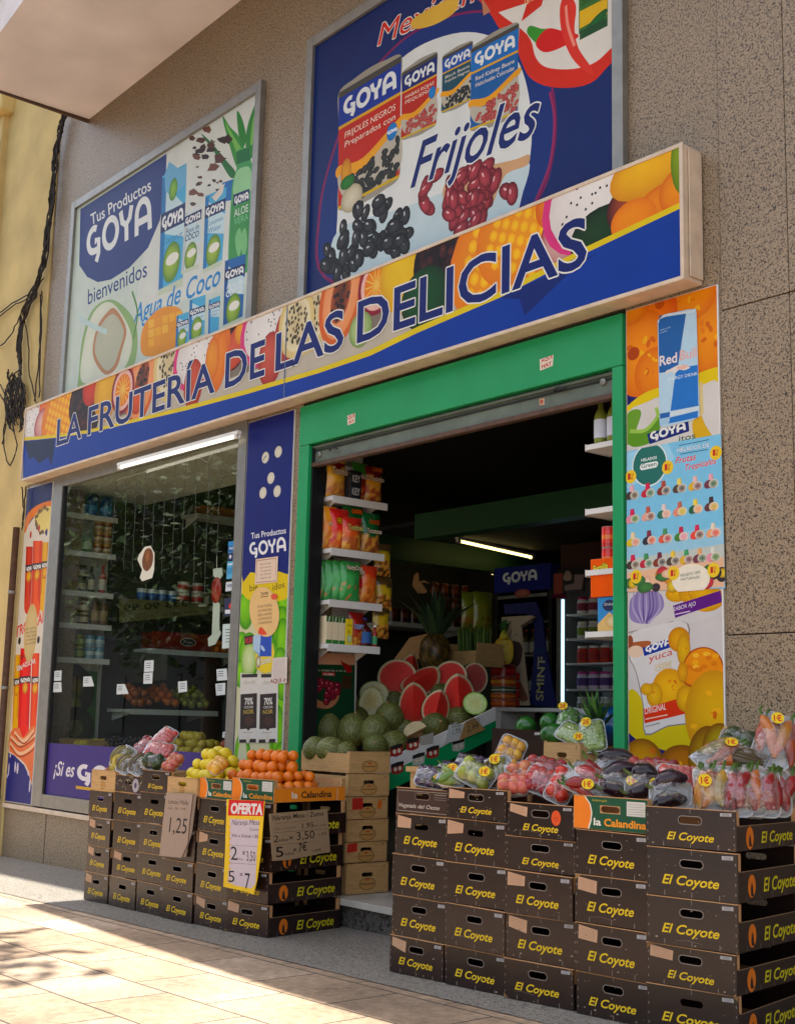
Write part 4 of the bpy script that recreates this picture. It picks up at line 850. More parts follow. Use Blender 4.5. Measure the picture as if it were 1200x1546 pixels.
def art_can(A, pts):
    A.p(pts, '#c2dcea'); A.p([(475, 185), (510, 175), (512, 500), (478, 505)], '#0c5a98'); A.p([(508, 190), (620, 175), (575, 470), (475, 505), (470, 240)], '#1668aa')
    A.p([(565, 480), (680, 462), (684, 680), (535, 708)], '#1a7cc8'); A.p([(478, 722), (532, 712), (530, 742), (480, 752)], '#1a6ab0'); A.p([(536, 712), (686, 682), (684, 702), (534, 738)], '#d8e4e8'); A.p([(533, 742), (682, 706), (680, 742), (526, 775)], '#1a7cc8')
    A.p([(476, 750), (534, 738), (526, 775), (478, 788)], '#b0cfe2'); A.p([(474, 220), (500, 190), (650, 172), (668, 180), (510, 205)], '#d8e4ea')
    A.text('Red', (477, 468), (570, 446), (477, 414), '#f4e6e2', bold=.02); A.text('Bull', (584, 438), (674, 418), (584, 386), '#e8bcb8', bold=.02); A.text('ENERGY DRINK', (520, 548), (680, 515), (520, 530), '#e8f0f4')
    A.spl([(508, 500), (545, 478), (580, 462), (610, 466), (640, 475), (610, 490), (580, 488), (560, 505), (530, 500), (515, 510)], '#eae2dc'); A.spl([(565, 480), (600, 462), (632, 468), (600, 485)], '#ecc4b4'); A.text('Vitaliza cuerpo', (478, 282), (536, 262), (478, 274), '#c8dcec'); A.text('y mente.', (478, 296), (520, 282), (478, 288), '#c8dcec')
sticker('can_sticker', 'tall blue and silver drink can sticker on the orange fruit picture', [(466, 225), (500, 195), (620, 168), (668, 163), (672, 180), (690, 735), (655, 755), (500, 795), (478, 780)], art_can, *Zp, -.0165, 'sticker')
IC = [(302, 925), (560, 872), (803, 830), (826, 1652), (302, 1668)]
def art_ice(A, pts):
    A.p(pts, '#8ccbe8'); zoomed(A, 860, 760, 3.529); 
    A.p([(302, 200), (816, 120), (818, 300), (302, 350)], '#a4d0e4'); A.p([(302, 320), (820, 240), (822, 445), (306, 472)], '#e8c0a0'); A.p([(302, 300), (820, 215), (820, 285), (302, 370)], '#c8cfc8'); zoomed(A, *Zp)
    A.p([(306, 930), (520, 880), (560, 960), (420, 1060), (306, 1120)], '#a8d8ee')
    A.ell((423, 993), .112, .112, '#e8f2ee'); A.ell((423, 993), .105, .105, '#17756c'); A.text('HELADOS', (380, 978), (462, 962), (380, 962), '#f0f6f2', bold=.02); A.p([(374, 1000), (380, 990), (462, 974), (470, 984), (466, 1000), (458, 1008), (380, 1024), (372, 1012)], '#eef4f0'); A.text('Green', (380, 1014), (460, 998), (380, 990), '#1c5a54', bold=.01)
    A.line([(580, 892), (740, 860)], .004, '#2c5a7a'); A.text('HELADOS DE', (570, 928), (742, 898), (570, 906), '#f2f6f8', bold=.01, out='#3a6a8c'); A.line([(586, 938), (734, 912)], .004, '#2c5a7a')
    A.text('Frutas', (560, 990), (672, 966), (560, 954), '#d8304a', bold=.012, shear=.3, out='#f6eef0', outw=.03); A.text('Tropicales', (612, 1026), (780, 986), (612, 992), '#d8304a', bold=.012, shear=.3, out='#f6eef0', outw=.03)
    def price(x, y_): A.ell((x, y_), .035, .035, '#f0d020'); A.text('1', (x-16, y_+16), (x-2, y_+13), (x-16, y_-16), '#c8281c', bold=.04); A.text('25', (x, y_-4), (x+15, y_-7), (x, y_-18), '#c8281c', bold=.02); A.text('€', (x, y_+17), (x+12, y_+14), (x, y_+1), '#c8281c', bold=.02)
    price(324, 1058); price(520, 1008); price(776, 930)
    PC = ['#eebcc4', '#d82858', '#b85a44', '#f0dc7a', '#f0c8c0', '#f2b8c0', '#d82868', '#c86a54', '#f0dcd8', '#c87860', '#f0d868', '#4a2a30', '#f0e0b8', '#8a2848', '#5a9c6c', '#c82458', '#d83a5c', '#f0e4cc', '#d82858', '#4c9c64', '#7a2048', '#f0d060', '#4ca870', '#f0b884', '#e4e4d8']
    FC = ['#4a3a34', '#c02c48', '#8a3a2c', '#5a4a3c', '#e0b84c', '#7a3c4c', '#e8a0b0', '#e8b0a0', '#2c7a60', '#e89c84', '#2a6a48', '#6a3a38', '#e0c83c', '#2a2c40', '#e06a54', '#4c8a3c', '#e85a4c', '#f0b080']
    k = 0
    rows = [(330, 1130, 750, 1068, 6), (332, 1256, 752, 1190, 6)]
    def lolly(x, y_):
        nonlocal k
        A.p([(x-11, y_-24), (x+9, y_-28), (x+16, y_+16), (x-14, y_+20)], PC[k % 25]); A.p([(x+2, y_-26), (x+9, y_-28), (x+16, y_+16), (x+6, y_+17)], tuple(v*.8 for v in lin(PC[k % 25])))
        A.ell((x-14, y_+30), .026, .02, FC[k % 18], None, 20); A.ell((x+14, y_+26), .028, .022, FC[(k*5+3) % 18], '#e8e0d0'); A.text(('Coco', 'Fresa', 'Mango', 'Limón', 'Mora', 'Piña')[k % 6], (x-18, y_+54), (x+22, y_+47), (x-18, y_+45), '#7a3444', shear=.3); k += 1
    for x0, y0, x1, y1, n in rows:
        for i in range(n): lolly(x0+(x1-x0)*i/(n-1), y0+(y1-y0)*i/(n-1))
    zoomed(A, 860, 760, 3.529)
    for x0, y0, x1, y1, n in ((336, 180, 762, 130, 6), (335, 300, 762, 258, 7)):
        for i in range(n): lolly(x0+(x1-x0)*i/(n-1), y0+(y1-y0)*i/(n-1))
    for i in range(34):
        x = random.uniform(312, 815); y_ = 425-(x-312)*.05+random.uniform(-45, 30)
        if 570 < x < 710: continue
        A.ell((x, y_), random.uniform(.025, .05), random.uniform(.02, .04), *random.choice([('#e8a03c', '#c87424'), ('#d84a54', '#a82838'), ('#3a2838', '#241820'), ('#e8cf4c', '#b8942c'), ('#4c8c44', '#2c6430'), ('#f0dcc0', '#e0a890')]))
    A.ell((643, 405), .112, .075, '#f2ead8'); A.text('HELADOS 100%', (588, 392), (694, 372), (588, 376), '#4a6a5c', bold=.01); A.text('NATURALES', (590, 412), (690, 398), (590, 398), '#4a6a5c', bold=.01)
    price(352, 390); price(552, 372); price(764, 355)
sticker('ice_cream_poster', 'light blue price list of fruit ice lollies on the pillar right of door', IC, art_ice, *Zp, -.0155, 'poster')
def art_aqui(A, pts): A.p(pts, '#ece2d2'); A.text('AQUÍ', (594, 549), (622, 538), (594, 541), '#c8362c', bold=.03); A.text('HAY', (596, 563), (620, 554), (596, 553), '#c8362c', bold=.03)
sticker('door_sticker', 'small white sticker with red lettering near the right end of green lintel', [(591, 541), (624, 530), (622, 556), (592, 568)], art_aqui, 440, 200, 1.579, -.0325, 'sticker')
def art_aq2(A, pts): A.p(pts, '#ece2d2'); A.text('QUÍ', (134, 684), (151, 678), (134, 676), '#c8362c', bold=.03); A.text('AY', (136, 695), (150, 690), (136, 687), '#c8362c', bold=.03)
sticker('door_sticker', 'torn white sticker with red lettering near the left end of green lintel', [(133, 675), (152, 669), (151, 692), (134, 698)], art_aq2, 440, 200, 1.579, -.0325, 'sticker')
def art_star(A, pts): A.p(pts, '#c8a890'); A.ell((870, 107), .012, .012, '#b8604c')
sticker('faded_sticker', 'faded pinkish sticker on the rolled grey shutter', [(862, 98), (880, 94), (880, 118), (862, 120)], art_star, 440, 560, 2.307, .0132, 'sticker')
# ---------------------------------------------------------------- placing helpers
def msz(p, r): return r*((p-CAM) @ _f if False else (p-CAM).dot(_f))/FPX      # pixel length -> metres at p
FACE = R(49)                                             # turns a local -y front towards the street corner the photo is taken from
MT['flesh'] = mat('fruit_flesh', rough=.55, attr=True, spec=.3, noise_amt=.22, scale=45, bump=.12, bscale=90)
MT['fruit'] = mat('fruit_skin', rough=.38, attr=True, noise_amt=.22, scale=12, bump=.05, bscale=160)
MT['orange'] = mat('orange_peel', '#dc6a0a', rough=.36, noise_amt=.15, scale=8, bump=.22, bscale=420, col2='#e0780e')
MT['lemon'] = mat('lemon_peel', '#e6c81c', rough=.4, noise_amt=.15, scale=8, bump=.2, bscale=260, col2='#d8c02a')
MT['leafy'] = mat('leaf_green', rough=.7, attr=True, noise_amt=.3, scale=18)
def melon_mat():
    m = mat('netted_melon_skin', '#555c20', rough=.55, noise_amt=.3, scale=5)
    n, l, b = nodes(m); tc = [x for x in n if x.type == 'TEX_COORD'][0]; base = b.inputs['Base Color'].links[0].from_socket
    mp = n.new('ShaderNodeMapping'); mp.inputs['Scale'].default_value = (52, 52, 7); l.new(tc.outputs['Object'], mp.inputs[0])
    v = n.new('ShaderNodeTexVoronoi'); v.feature = 'DISTANCE_TO_EDGE'; v.inputs['Scale'].default_value = 1; l.new(mp.outputs[0], v.inputs['Vector'])
    r = n.new('ShaderNodeMapRange'); r.inputs[1].default_value = .02; r.inputs[2].default_value = .09; r.inputs[3].default_value = .42; r.inputs[4].default_value = 0; l.new(v.outputs['Distance'], r.inputs[0])
    x = n.new('ShaderNodeMix'); x.data_type = 'RGBA'; l.new(r.outputs[0], x.inputs[0]); l.new(base, x.inputs[6]); x.inputs[7].default_value = (*lin('#a09a5c'), 1); l.new(x.outputs[2], b.inputs['Base Color'])
    bp = n.new('ShaderNodeBump'); bp.inputs['Strength'].default_value = .4; bp.inputs['Distance'].default_value = .006; l.new(r.outputs[0], bp.inputs['Height']); l.new(bp.outputs[0], b.inputs['Normal']); return m
MT['melon'] = melon_mat()
def rot(rx=0, ry=0, rz=0): return (Matrix.Rotation(R(rz), 4, 'Z') @ Matrix.Rotation(R(ry), 4, 'Y') @ Matrix.Rotation(R(rx), 4, 'X'))
def lumpy(sd, a=.03, f=1.6):
    return lambda d: 1+a*noise.noise(d*f+Vector((sd*7.1, sd*3.3, 0)))
def single(mb, name, label, cat, loc, rz=0, group=None, euler=None, bevel=0):
    o = mb.local(name, bevel=bevel); o.location = loc; o.rotation_euler = euler or (0, 0, rz); return tag(o, label, cat, group)
def copy1(o, loc, euler=None, sc_=None, label=None):
    c = o.copy(); C.objects.link(c); c.location = loc
    if euler is not None: c.rotation_euler = euler
    if sc_: c.scale = (sc_,)*3 if not isinstance(sc_, tuple) else sc_
    if label: c['label'] = label
    return c
# ---------------------------------------------------------------- lamps
def batten(name, a, b, mt, label, w=.034):
    a, b = Vector(a), Vector(b); t = thing('fluorescent_lamp', label, 'lamp', tuple((a+b)/2))
    m = MB(); m.tube([a, b], .011, mt, n=10); m.build('tube', t)
    d = (b-a).normalized(); s = Vector((-d.y, d.x, 0))*w/2; m = MB(); u = Vector((0, 0, .014)); v = Vector((0, 0, .04)); e = d*.03
    P = [a-e-s+u, a-e+s+u, b+e+s+u, b+e-s+u, a-e-s+v, a-e+s+v, b+e+s+v, b+e-s+v]
    m.add(P, [(0, 1, 2, 3), (7, 6, 5, 4), (0, 4, 5, 1), (1, 5, 6, 2), (2, 6, 7, 3), (3, 7, 4, 0)], 'plastic'); m.build('housing', t)
    for q in (a, b): m = MB(); m.tube([q-d*.02, q+d*.02], .018, 'plastic', n=10); m.build('end_cap', t)
batten('lamp', Z(182, 706, 3.32), Z(358, 659, 3.32), 'tube', 'lit white tube lamp under the ceiling of the shop window')
batten('lamp', Z(692, 817, 2.93), Z(803, 842, 2.9), 'tube_in', 'lit yellowish tube lamp hanging inside the dark shop by green beam')
batten('lamp', Z(658, 849, 3.02), Z(702, 858, 3.0), 'tube_in', 'dim short tube lamp far back inside shop, left of the blue fridge')
batten('lamp', Z(708, 859, 3.0), Z(745, 866, 3.0), 'tube_in', 'short tube lamp deep inside, just left of the fridge header')
# ---------------------------------------------------------------- window: string lights
icl = thing('string_lights', 'white icicle string lights hanging inside the upper shop window', 'string lights', tuple(Y(230, 720, .08)))
for x0, y0, x1, y1 in ((385, 340, 352, 850), (450, 320, 428, 880), (510, 300, 480, 890), (562, 290, 540, 860), (620, 270, 600, 800), (686, 255, 655, 905), (745, 230, 720, 880), (808, 215, 770, 890), (868, 200, 850, 1010), (945, 240, 915, 1030), (1018, 160, 988, 860)):
    m = MB(); n = 16; P = []
    for i in range(n+1):
        t = i/n; v = Y(80+(x0+(x1-x0)*t)/4+random.uniform(-.5, .5), 640+(y0+(y1-y0)*t)/4, .09); P.append(v)
    m.tube(P, .0022, 'alu', n=4)
    for i in range(2, n, 2):
        d = random.choice((-1, 1)); m.tube([P[i], P[i]+Vector((d*.05, random.uniform(-.01, .02), random.uniform(-.012, .012)))], .003, 'alu', n=4)
    m.build('light_strand', icl)
m = MB(); m.tube([Y(176, 725, .09), Y(250, 703, .09), Y(300, 690, .09), Y(313, 699, .09), Y(322, 683, .09), Y(340, 678, .09)], .004, 'plastic', n=4); m.build('lead_wire', icl)
# vinyl band along the foot of the window
zt = Y(64, 1121, .01).z
vb = wall_board('window_vinyl', 'purple vinyl band with white lettering along the foot of the window pane', WX0+.195, WX1-.115, WZ0+.113, zt, y=.0105, cat='vinyl', y1=.0118)
A = zoomed(Art('y', .0101), 0, 960, 5.945); A.clip = (WX0+.195, WX1-.115, WZ0+.113, zt)
A.m([(WX0+.195, WZ0+.113), (WX1-.115, WZ0+.113), (WX1-.115, zt), (WX0+.195, zt)], '#4a3a86')
A.text('¡Si es', (484, 1250), (664, 1266), (500, 1118), '#ece6ea', bold=.015, shear=.15); A.goya((694, 1312), (1260, 1370), (700, 1150), '#ece6ea', wt=.24)
A.p([(684, 1345), (1200, 1410), (1200, 1438), (684, 1372)], '#d8b04a'); A.build('print', vb)
# price cards and stickers stuck on the glass
Zg = (150, 860, 4.8)
def art_tag(A, pts):
    A.p(pts, '#d6dcdc'); x0 = min(p[0] for p in pts); y0 = min(p[1] for p in pts)
    for i in range(3): A.line([(x0+12, y0+22+i*16), (x0+50, y0+22+i*16)], .006, '#6a7684')
for nm, pts in (('the upper white price card near the middle of the window glass', [(330, 660), (395, 656), (392, 738), (326, 742)]), ('the lower white price card near the middle of the window glass', [(324, 748), (388, 744), (384, 826), (320, 828)]), ('white price card in front of the window\'s orange heap', [(572, 812), (636, 806), (636, 884), (574, 892)]),
                ('upper white price card at right edge of the window glass', [(850, 722), (924, 716), (928, 800), (854, 806)]), ('lower white price card at right edge of the window glass', [(842, 828), (914, 820), (912, 906), (848, 912)]), ('bluish price card low at right edge of the window glass', [(896, 1176), (956, 1170), (956, 1214), (892, 1218)])):
    sticker('price_card', nm, pts, art_tag, *Zg, .0095, 'price card')
Zg2 = (0, 960, 5.945)
for nm, pts in (('upper white price card beside the avocado picture behind the window', [(492, 316), (556, 310), (552, 402), (488, 404)]), ('lower white price card beside the avocado picture behind the window', [(486, 418), (552, 414), (556, 504), (480, 506)]), ('white price card right of the avocado picture in the window', [(752, 366), (822, 364), (846, 452), (748, 456)]), ('folded white price card left of the apple heap in the window', [(1052, 434), (1122, 432), (1156, 520), (1048, 526)])):
    sticker('price_card', nm, pts, art_tag, *Zg2, .0095, 'price card')
Zg3 = (80, 640, 4)
def art_cards(A, pts): A.p(pts, '#3a8fc4'); A.p([(1060, 740), (1110, 732), (1110, 768), (1060, 776)], '#2a6aa8'); A.text('PAGO', (1066, 760), (1104, 754), (1066, 744), '#e8f0f4', bold=.02)
sticker('window_sticker', 'small blue card sticker at top of the payment stickers in window', [(1060, 712), (1112, 702), (1110, 772), (1058, 782)], art_cards, *Zg3, .0095, 'sticker')
def art_c2(A, pts): A.p(pts, '#1c3a6a'); A.ell((1072, 802), .014, .014, '#e8e8ea'); A.ell((1096, 798), .014, .014, '#e8e8ea')
sticker('window_sticker', 'dark blue sticker with two white discs on the window', [(1058, 786), (1110, 778), (1110, 818), (1056, 824)], art_c2, *Zg3, .0095, 'sticker')
def art_c3(A, pts): A.p(pts, '#6ab4d8'); A.line([(1056, 850), (1106, 842)], .01, '#e8f2f6'); A.p([(1054, 870), (1106, 862), (1104, 900), (1052, 908)], '#4a9cc8')
sticker('window_sticker', 'light blue upright sticker above the white card sticker in window', [(1054, 832), (1112, 824), (1108, 930), (1048, 938)], art_c3, *Zg3, .0095, 'sticker')
def art_visa(A, pts): A.p(pts, '#d8dde0'); A.text('VISA', (1052, 988), (1096, 984), (1052, 968), '#1c2c6c', bold=.02, shear=.2)
sticker('window_sticker', 'white payment sticker with dark blue lettering on the window', [(1046, 956), (1106, 948), (1104, 1004), (1042, 1012)], art_visa, *Zg3, .0095, 'sticker')
def art_c5(A, pts):
    A.p(pts, '#1c2450'); A.ell((950, 264), .02, .02, '#d8442c'); A.ell((966, 262), .02, .02, '#e8a03c'); A.p([(912, 292), (950, 290), (950, 318), (912, 320)], '#dfe2e6'); A.p([(958, 290), (996, 288), (996, 314), (958, 316)], '#c8d0dc')
sticker('window_sticker', 'navy payment sticker with a red and orange disc on window', [(908, 208), (1006, 200), (1002, 332), (904, 340)], art_c5, *Zg, .0095, 'sticker')
def art_c6(A, pts):
    A.p(pts, '#cfdcd8')
    for i in range(5): A.line([(915, 436+i*22), (985, 430+i*22)], .006, '#5a6a70')
sticker('window_notice', 'pale printed notice with five lines below the payment stickers', [(896, 396), (1002, 388), (998, 566), (890, 572)], art_c6, *Zg, .0095, 'notice')
def art_nut(A, pts):
    A.p(pts, '#e6e2d2'); A.spl([(545, 800), (560, 760), (590, 752), (606, 790), (600, 850), (570, 890), (545, 870), (540, 830)], '#7a4a20'); A.ell((572, 800), .04, .06, '#a86a30', '#7a4a20')
sticker('window_sticker', 'white rimmed brown nut shaped sticker in middle of the window', [(556, 742), (590, 736), (614, 780), (612, 880), (600, 930), (540, 950), (526, 930), (540, 880), (512, 820), (520, 792)], art_nut, *Zg3, .0095, 'sticker')
hg = thing('hanging_ornament', 'red disc and paper ribbon ornament hanging by string inside window', 'ornament', tuple(Y(327, 920, .06)))
m = MB(); m.prism([tuple(v) for v in [(Y(px, py, .05).x, Y(px, py, .05).z) for px, py in ((322, 859), (335, 857), (336, 868), (329, 879), (322, 868))]], .05, .056, 'plastic'); m.build('tag', hg)
c = Y(327, 891, .05); m = MB(); m.lathe([(.001, 0), (.09, 0), (.09, .008), (.001, .008)], 'gloss', '#b8281c', n=24, T=Matrix.Translation((c.x, .055, c.z)) @ rot(90) @ Matrix.Diagonal((.75, 1.1, 1, 1))); m.build('disc', hg)
m = MB(); m.prism([(Y(px, py, .05).x, Y(px, py, .05).z) for px, py in ((322, 910), (326, 906), (332, 912), (331, 950), (334, 956), (325, 973), (315, 976), (314, 964), (320, 958))], .05, .054, 'plastic'); m.build('ribbon', hg)
m = MB(); m.tube([Y(328, 840, .053), Y(327, 906, .053)], .003, 'plastic', n=4); m.build('string', hg)
# ---------------------------------------------------------------- jars, tins, bottles
def jar(r, h, body, lid, label=None, glassy=False):
    m = MB(); m.lathe([(r*.9, 0), (r, .006), (r, h*.72), (r*.82, h*.84), (r*.8, h*.86)], 'gloss', body, n=14); o = m.local('jar')
    m = MB(); m.lathe([(r*.88, h*.86), (r*.9, h*.87), (r*.9, h*.985), (r*.84, h), (.001, h)], 'gloss', lid, n=14); m.local('lid', o)
    if label: m = MB(); m.lathe([(r*1.015, h*.2), (r*1.015, h*.64)], 'paper', label, n=14, cap=False); m.local('label', o)
    return o
def tin(r, h, cols):
    """cols: bands from the bottom up"""
    m = MB(); prof = [(r*.97, 0), (r, .004)]; cc = ['#9a968e', '#9a968e']
    for i, c in enumerate(cols): prof += [(r, .004+(h-.008)*i/len(cols)+.0005), (r, .004+(h-.008)*(i+1)/len(cols))]; cc += [c, c]
    prof += [(r*.97, h), (r*.9, h-.004), (.001, h-.004)]; cc += ['#a8a49c']*3
    m.lathe(prof, 'gloss', n=16, cols=cc); return m.local('tin')
def bottle3(r, h, col, lab, cap, neck=.38):
    m = MB(); m.lathe([(r*.92, 0), (r, .01), (r, h*.55), (r*.75, h*.66), (r*neck, h*.74), (r*neck, h*.93)], 'gloss', col, n=14); o = m.local('bottle')
    m = MB(); m.lathe([(r*neck*1.1, h*.91), (r*neck*1.1, h), (.001, h)], 'gloss', cap, n=12); m.local('cap', o)
    m = MB(); m.lathe([(r*1.015, h*.12), (r*1.015, h*.5)], 'paper', lab, n=14, cap=False); m.local('label', o); return o
def place(o, pts, label, cat, group, rz=None):
    for i, p in enumerate(pts):
        c = o if i == 0 else dup(o); c.location = p; c.rotation_euler = (0, 0, random.random()*6.28 if rz is None else rz); tag(c, label, cat, group)
def shelf(label, x0, x1, y0, y1, z, th=.03, lip='x'):
    t = thing('wall_shelf', label, 'shelf', ((x0+x1)/2, (y0+y1)/2, z-th)); m = MB(); m.box(x0, x1-.004, y0, y1, z-th, z, 'white'); m.build('board', t, bevel=.002)
    m = MB(); m.box(x1-.0035, x1+.004, y0-.001, y1, z-th-.018, z+.002, 'white'); m.build('price_rail', t)
    for yy in (y0+.06, y1-.06): m = MB(); m.prism([(x0, z-th-.0005), (x1-.05, z-th-.0005), (x0, z-th-.08)], yy, yy+.006, 'plastic', ax='y'); m.build('bracket', t)
    return z
WSH = [X(179, 783, -11.0).z, X(175, 838, -11.0).z, X(172, 897, -11.0).z, X(168, 945, -11.0).z, X(164.5, 996, -11.0).z]
nm = ['top', 'second', 'third', 'fourth', 'lowest']
for z, n_ in zip(WSH, nm): shelf(f'{n_} white shelf of the jar shelves at left in the shop window', -11.255, -11.0, .07, .66, z)
xs = -11.08
place(tin(.062, .2, ['#1c6aa8', '#2a8ac8', '#1c5a98', '#163a78']), [(xs, .12+i*.15, WSH[0]) for i in range(4)], 'blue milk tin on the top shelf in the shop window', 'tin', 'blue tins in the window')
place(jar(.048, .16, '#5a7a4c', '#3a4a3c', '#b8c8b0'), [(xs+dx, .11+i*.095, WSH[1]) for i in range(4) for dx in (0, -.1)], 'green olive jar on the second shelf in the shop window', 'jar', 'green jars in the window')
place(tin(.042, .105, ['#a87a4a', '#c8b48c', '#8a3a20', '#b8862c']), [(xs+.02, .5+i*.09, WSH[1]+k*.106) for i in range(2) for k in range(3)], 'brown and gold tin in a stack of three on second window shelf', 'tin', 'stacked gold tins in the window')
place(jar(.055, .125, '#3c2a1c', '#2c221c', '#b0a48c'), [(xs, .12+i*.118, WSH[2]+k*.126) for i in range(3) for k in range(2)], 'dark brown jar stacked two high on third window shelf', 'jar', 'brown jars in the window')
place(bottle3(.034, .25, '#2a1c18', '#c8bca8', '#1c1614'), [(xs+.01, .46, WSH[2])], 'dark sauce bottle on the third shelf in the shop window', 'bottle', None)
place(bottle3(.036, .27, '#b02c20', '#d8d0c4', '#c8402c'), [(xs+.02, .57, WSH[2])], 'red and white bottle on the third shelf in the shop window', 'bottle', None)
place(jar(.046, .11, '#6a4c30', '#c8bca0', '#c8bca0'), [(xs, .11+i*.1, WSH[3]+k*.111) for i in range(4) for k in range(2)], 'tan jar stacked two high on fourth window shelf', 'jar', 'tan jars in the window')
place(jar(.04, .22, '#7a5a3c', '#5a3a24', '#a88c64'), [(xs+.01, .52+i*.085, WSH[3]) for i in range(2)], 'tall brown jar at the end of fourth window shelf', 'jar', 'tall jars in the window')
place(jar(.044, .11, '#5a6a2c', '#a8a03c', '#8a9a4c'), [(xs, .3+i*.09, WSH[4]+k*.111) for i in range(2) for k in range(2)], 'yellow green jar on the lowest shelf in the shop window', 'jar', 'pickle jars in the window')
place(tin(.048, .11, ['#8aa8b8', '#c8d4d8', '#5a8aa8']), [(xs, .49+i*.1, WSH[4]+k*.111) for i in range(2) for k in range(2)], 'pale blue tin stacked two high on lowest window shelf', 'tin', 'pale tins in the window')
def carton_box(name, label, cat, x0, x1, y0, y1, z0, z1, col, deco=None, group=None, mt='gloss', rz=0):
    t = thing(name, label, cat, ((x0+x1)/2, (y0+y1)/2, z0), 0, group); m = MB(); m.box(x0, x1, y0, y1, z0, z1, mt, col); m.build('box', t, bevel=.002)
    if deco:
        for kind, c, f in deco: A = Art(kind, c, 'paper'); f(A); A.build('print', t)
    return t
def d_ck(A): A.m([(.1, WSH[4]+.02), (.2, WSH[4]+.02), (.2, WSH[4]+.19), (.1, WSH[4]+.19)], '#6a5a48'); A.disc((.15, WSH[4]+.08), .035, .045, '#3a2c20')
carton_box('cookie_box', 'red and white biscuit box on the lowest shelf in shop window', 'box', xs-.1, xs+.03, .09, .24, WSH[4], WSH[4]+.2, '#9c2018', [('x', xs+.0305, d_ck)])
# avocado picture on the window's side panel
av = thing('avocado_poster', 'green poster of avocado slices at lower left behind the shop window', 'poster', (-11.24, .4, 1.0))
A = zoomed(Art('x', -11.2), 0, 960, 5.945)
q = [X(74, 1010, -11.2), X(148, 1015, -11.2), X(142, 1115, -11.2), X(70, 1118, -11.2)]
m = MB(); m.prism([(v.y, v.z) for v in q], -11.258, -11.2005, 'plastic', ax='x'); m.build('board', av)
A.p([(440, 300), (878, 320), (850, 920), (418, 940)], '#3f7a28'); A.p([(440, 300), (560, 305), (600, 600), (418, 940)], '#5a8c38')
A.ell((668, 475), .2, .24, '#4a4a2c', '#2c3018', 30); A.ell((664, 465), .1, .1, '#a8984c', '#7a6a34'); A.ell((570, 640), .19, .17, '#c8bc7a', '#6a7a34'); A.ell((565, 620), .11, .1, '#b8a864', '#c8bc7a'); A.ell((680, 830), .19, .2, '#5a5c3c', '#30341c'); A.ell((676, 830), .08, .08, '#8a8a5c')
A.build('print', av)
# deeper wall shelves seen through the window
MSH = [X(350, 918, -11.0), X(355, 987, -11.0), X(325, 1074, -10.8)]
shelf('white shelf of tins deeper in the shop seen through the window', -11.27, -11.0, .95, 2.1, MSH[0].z)
shelf('white shelf with a red fruit box seen through the window', -11.27, -11.0, 1.05, 2.15, MSH[1].z)
shelf('long white shelf carrying the window fruit heap', -11.27, -10.8, .8, 1.75, MSH[2].z)
place(tin(.06, .11, ['#c8c0b4', '#a82820', '#c83a2c', '#d8ccc0']), [(-11.06, 1.45+i*.16, MSH[0].z+k*.111) for i in range(2) for k in range(2)], 'red and white tin stacked two high deeper in the window', 'tin', 'red tins on the deeper shelf')
place(jar(.042, .14, '#7a6a50', '#8a7a5c', '#a8a08c'), [(-11.06, 1.72+i*.09, MSH[0].z) for i in range(4)], 'small pale jar on the deeper tin shelf in window', 'jar', 'jars on the deeper shelf')
place(bottle3(.03, .26, '#4a3418', '#b8943c', '#8a5a2c'), [(-11.16, 1.75+i*.1, MSH[0].z) for i in range(2)], 'amber bottle behind jars on the deeper tin shelf', 'bottle', 'amber bottles on the deeper shelf')
place(tin(.05, .12, ['#1c4a8a', '#2a6ab8', '#c8d0d8']), [(-11.07, 1.0+i*.11, MSH[0].z) for i in range(4)], 'blue tin at the near end of the deeper tin shelf', 'tin', 'blue tins on the deeper shelf')
bn = thing('mirrored_banner', 'beige paper banner with reversed figures hanging below tin shelf in window', 'banner', (-10.98, 1.2, MSH[0].z-.3))
A = zoomed(Art('x', -10.98), 150, 860, 4.8); q = [X(150+a/4.8, 860+b_/4.8, -10.98) for a, b_ in ((150, 205), (800, 250), (790, 320), (150, 385))]
m = MB(); m.prism([(v.y, v.z) for v in q], -10.984, -10.9805, 'kraft', ax='x'); m.build('paper', bn)
A.p([(150, 205), (800, 250), (790, 320), (150, 385)], '#8a8462'); A.text('333 90 99', (640, 262), (175, 305), (640, 215), '#3c3a28', bold=.02); A.text('www.abba.es', (720, 310), (450, 335), (720, 285), '#5a5438'); A.build('print', bn)
rb = thing('fruit_box', 'red cardboard fruit box on the second deeper shelf in window', 'box', (-11.1, 1.35, MSH[1].z))
m = MB(); m.box(-11.22, -11.01, 1.1, 1.75, MSH[1].z, MSH[1].z+.02, 'gloss', '#7a1c14'); m.box(-11.02, -11.005, 1.1, 1.75, MSH[1].z+.02, MSH[1].z+.17, 'gloss', '#8c2016'); m.box(-11.22, -11.205, 1.1, 1.75, MSH[1].z+.02, MSH[1].z+.17, 'gloss', '#7a1c14'); m.build('box', rb)
A = Art('x', -11.0045, 'paper'); A.disc((1.5, MSH[1].z+.085), .09, .04, '#e0d8cc'); A.disc((1.5, MSH[1].z+.085), .082, .034, '#2c1c18'); A.text('Fruta', (1.45, MSH[1].z+.075), (1.55, MSH[1].z+.075), (1.45, MSH[1].z+.1), '#e8e0d4', traced=False); A.build('print', rb)
rc = MB(); rc.ball(.036, .036, .034, 'orange', nu=16, nv=10, fn=lumpy(1, .02)); ORG = rc.local('orange'); PROTOS = [ORG]
def heap(proto, pts, label, cat, group, first=None):
    for i, (p, s) in enumerate(pts):
        c = proto.copy(); C.objects.link(c); c.location = p; c.rotation_euler = (random.random()*6, random.random()*6, random.random()*6); c.scale = (s, s, s); tag(c, label, cat, group)
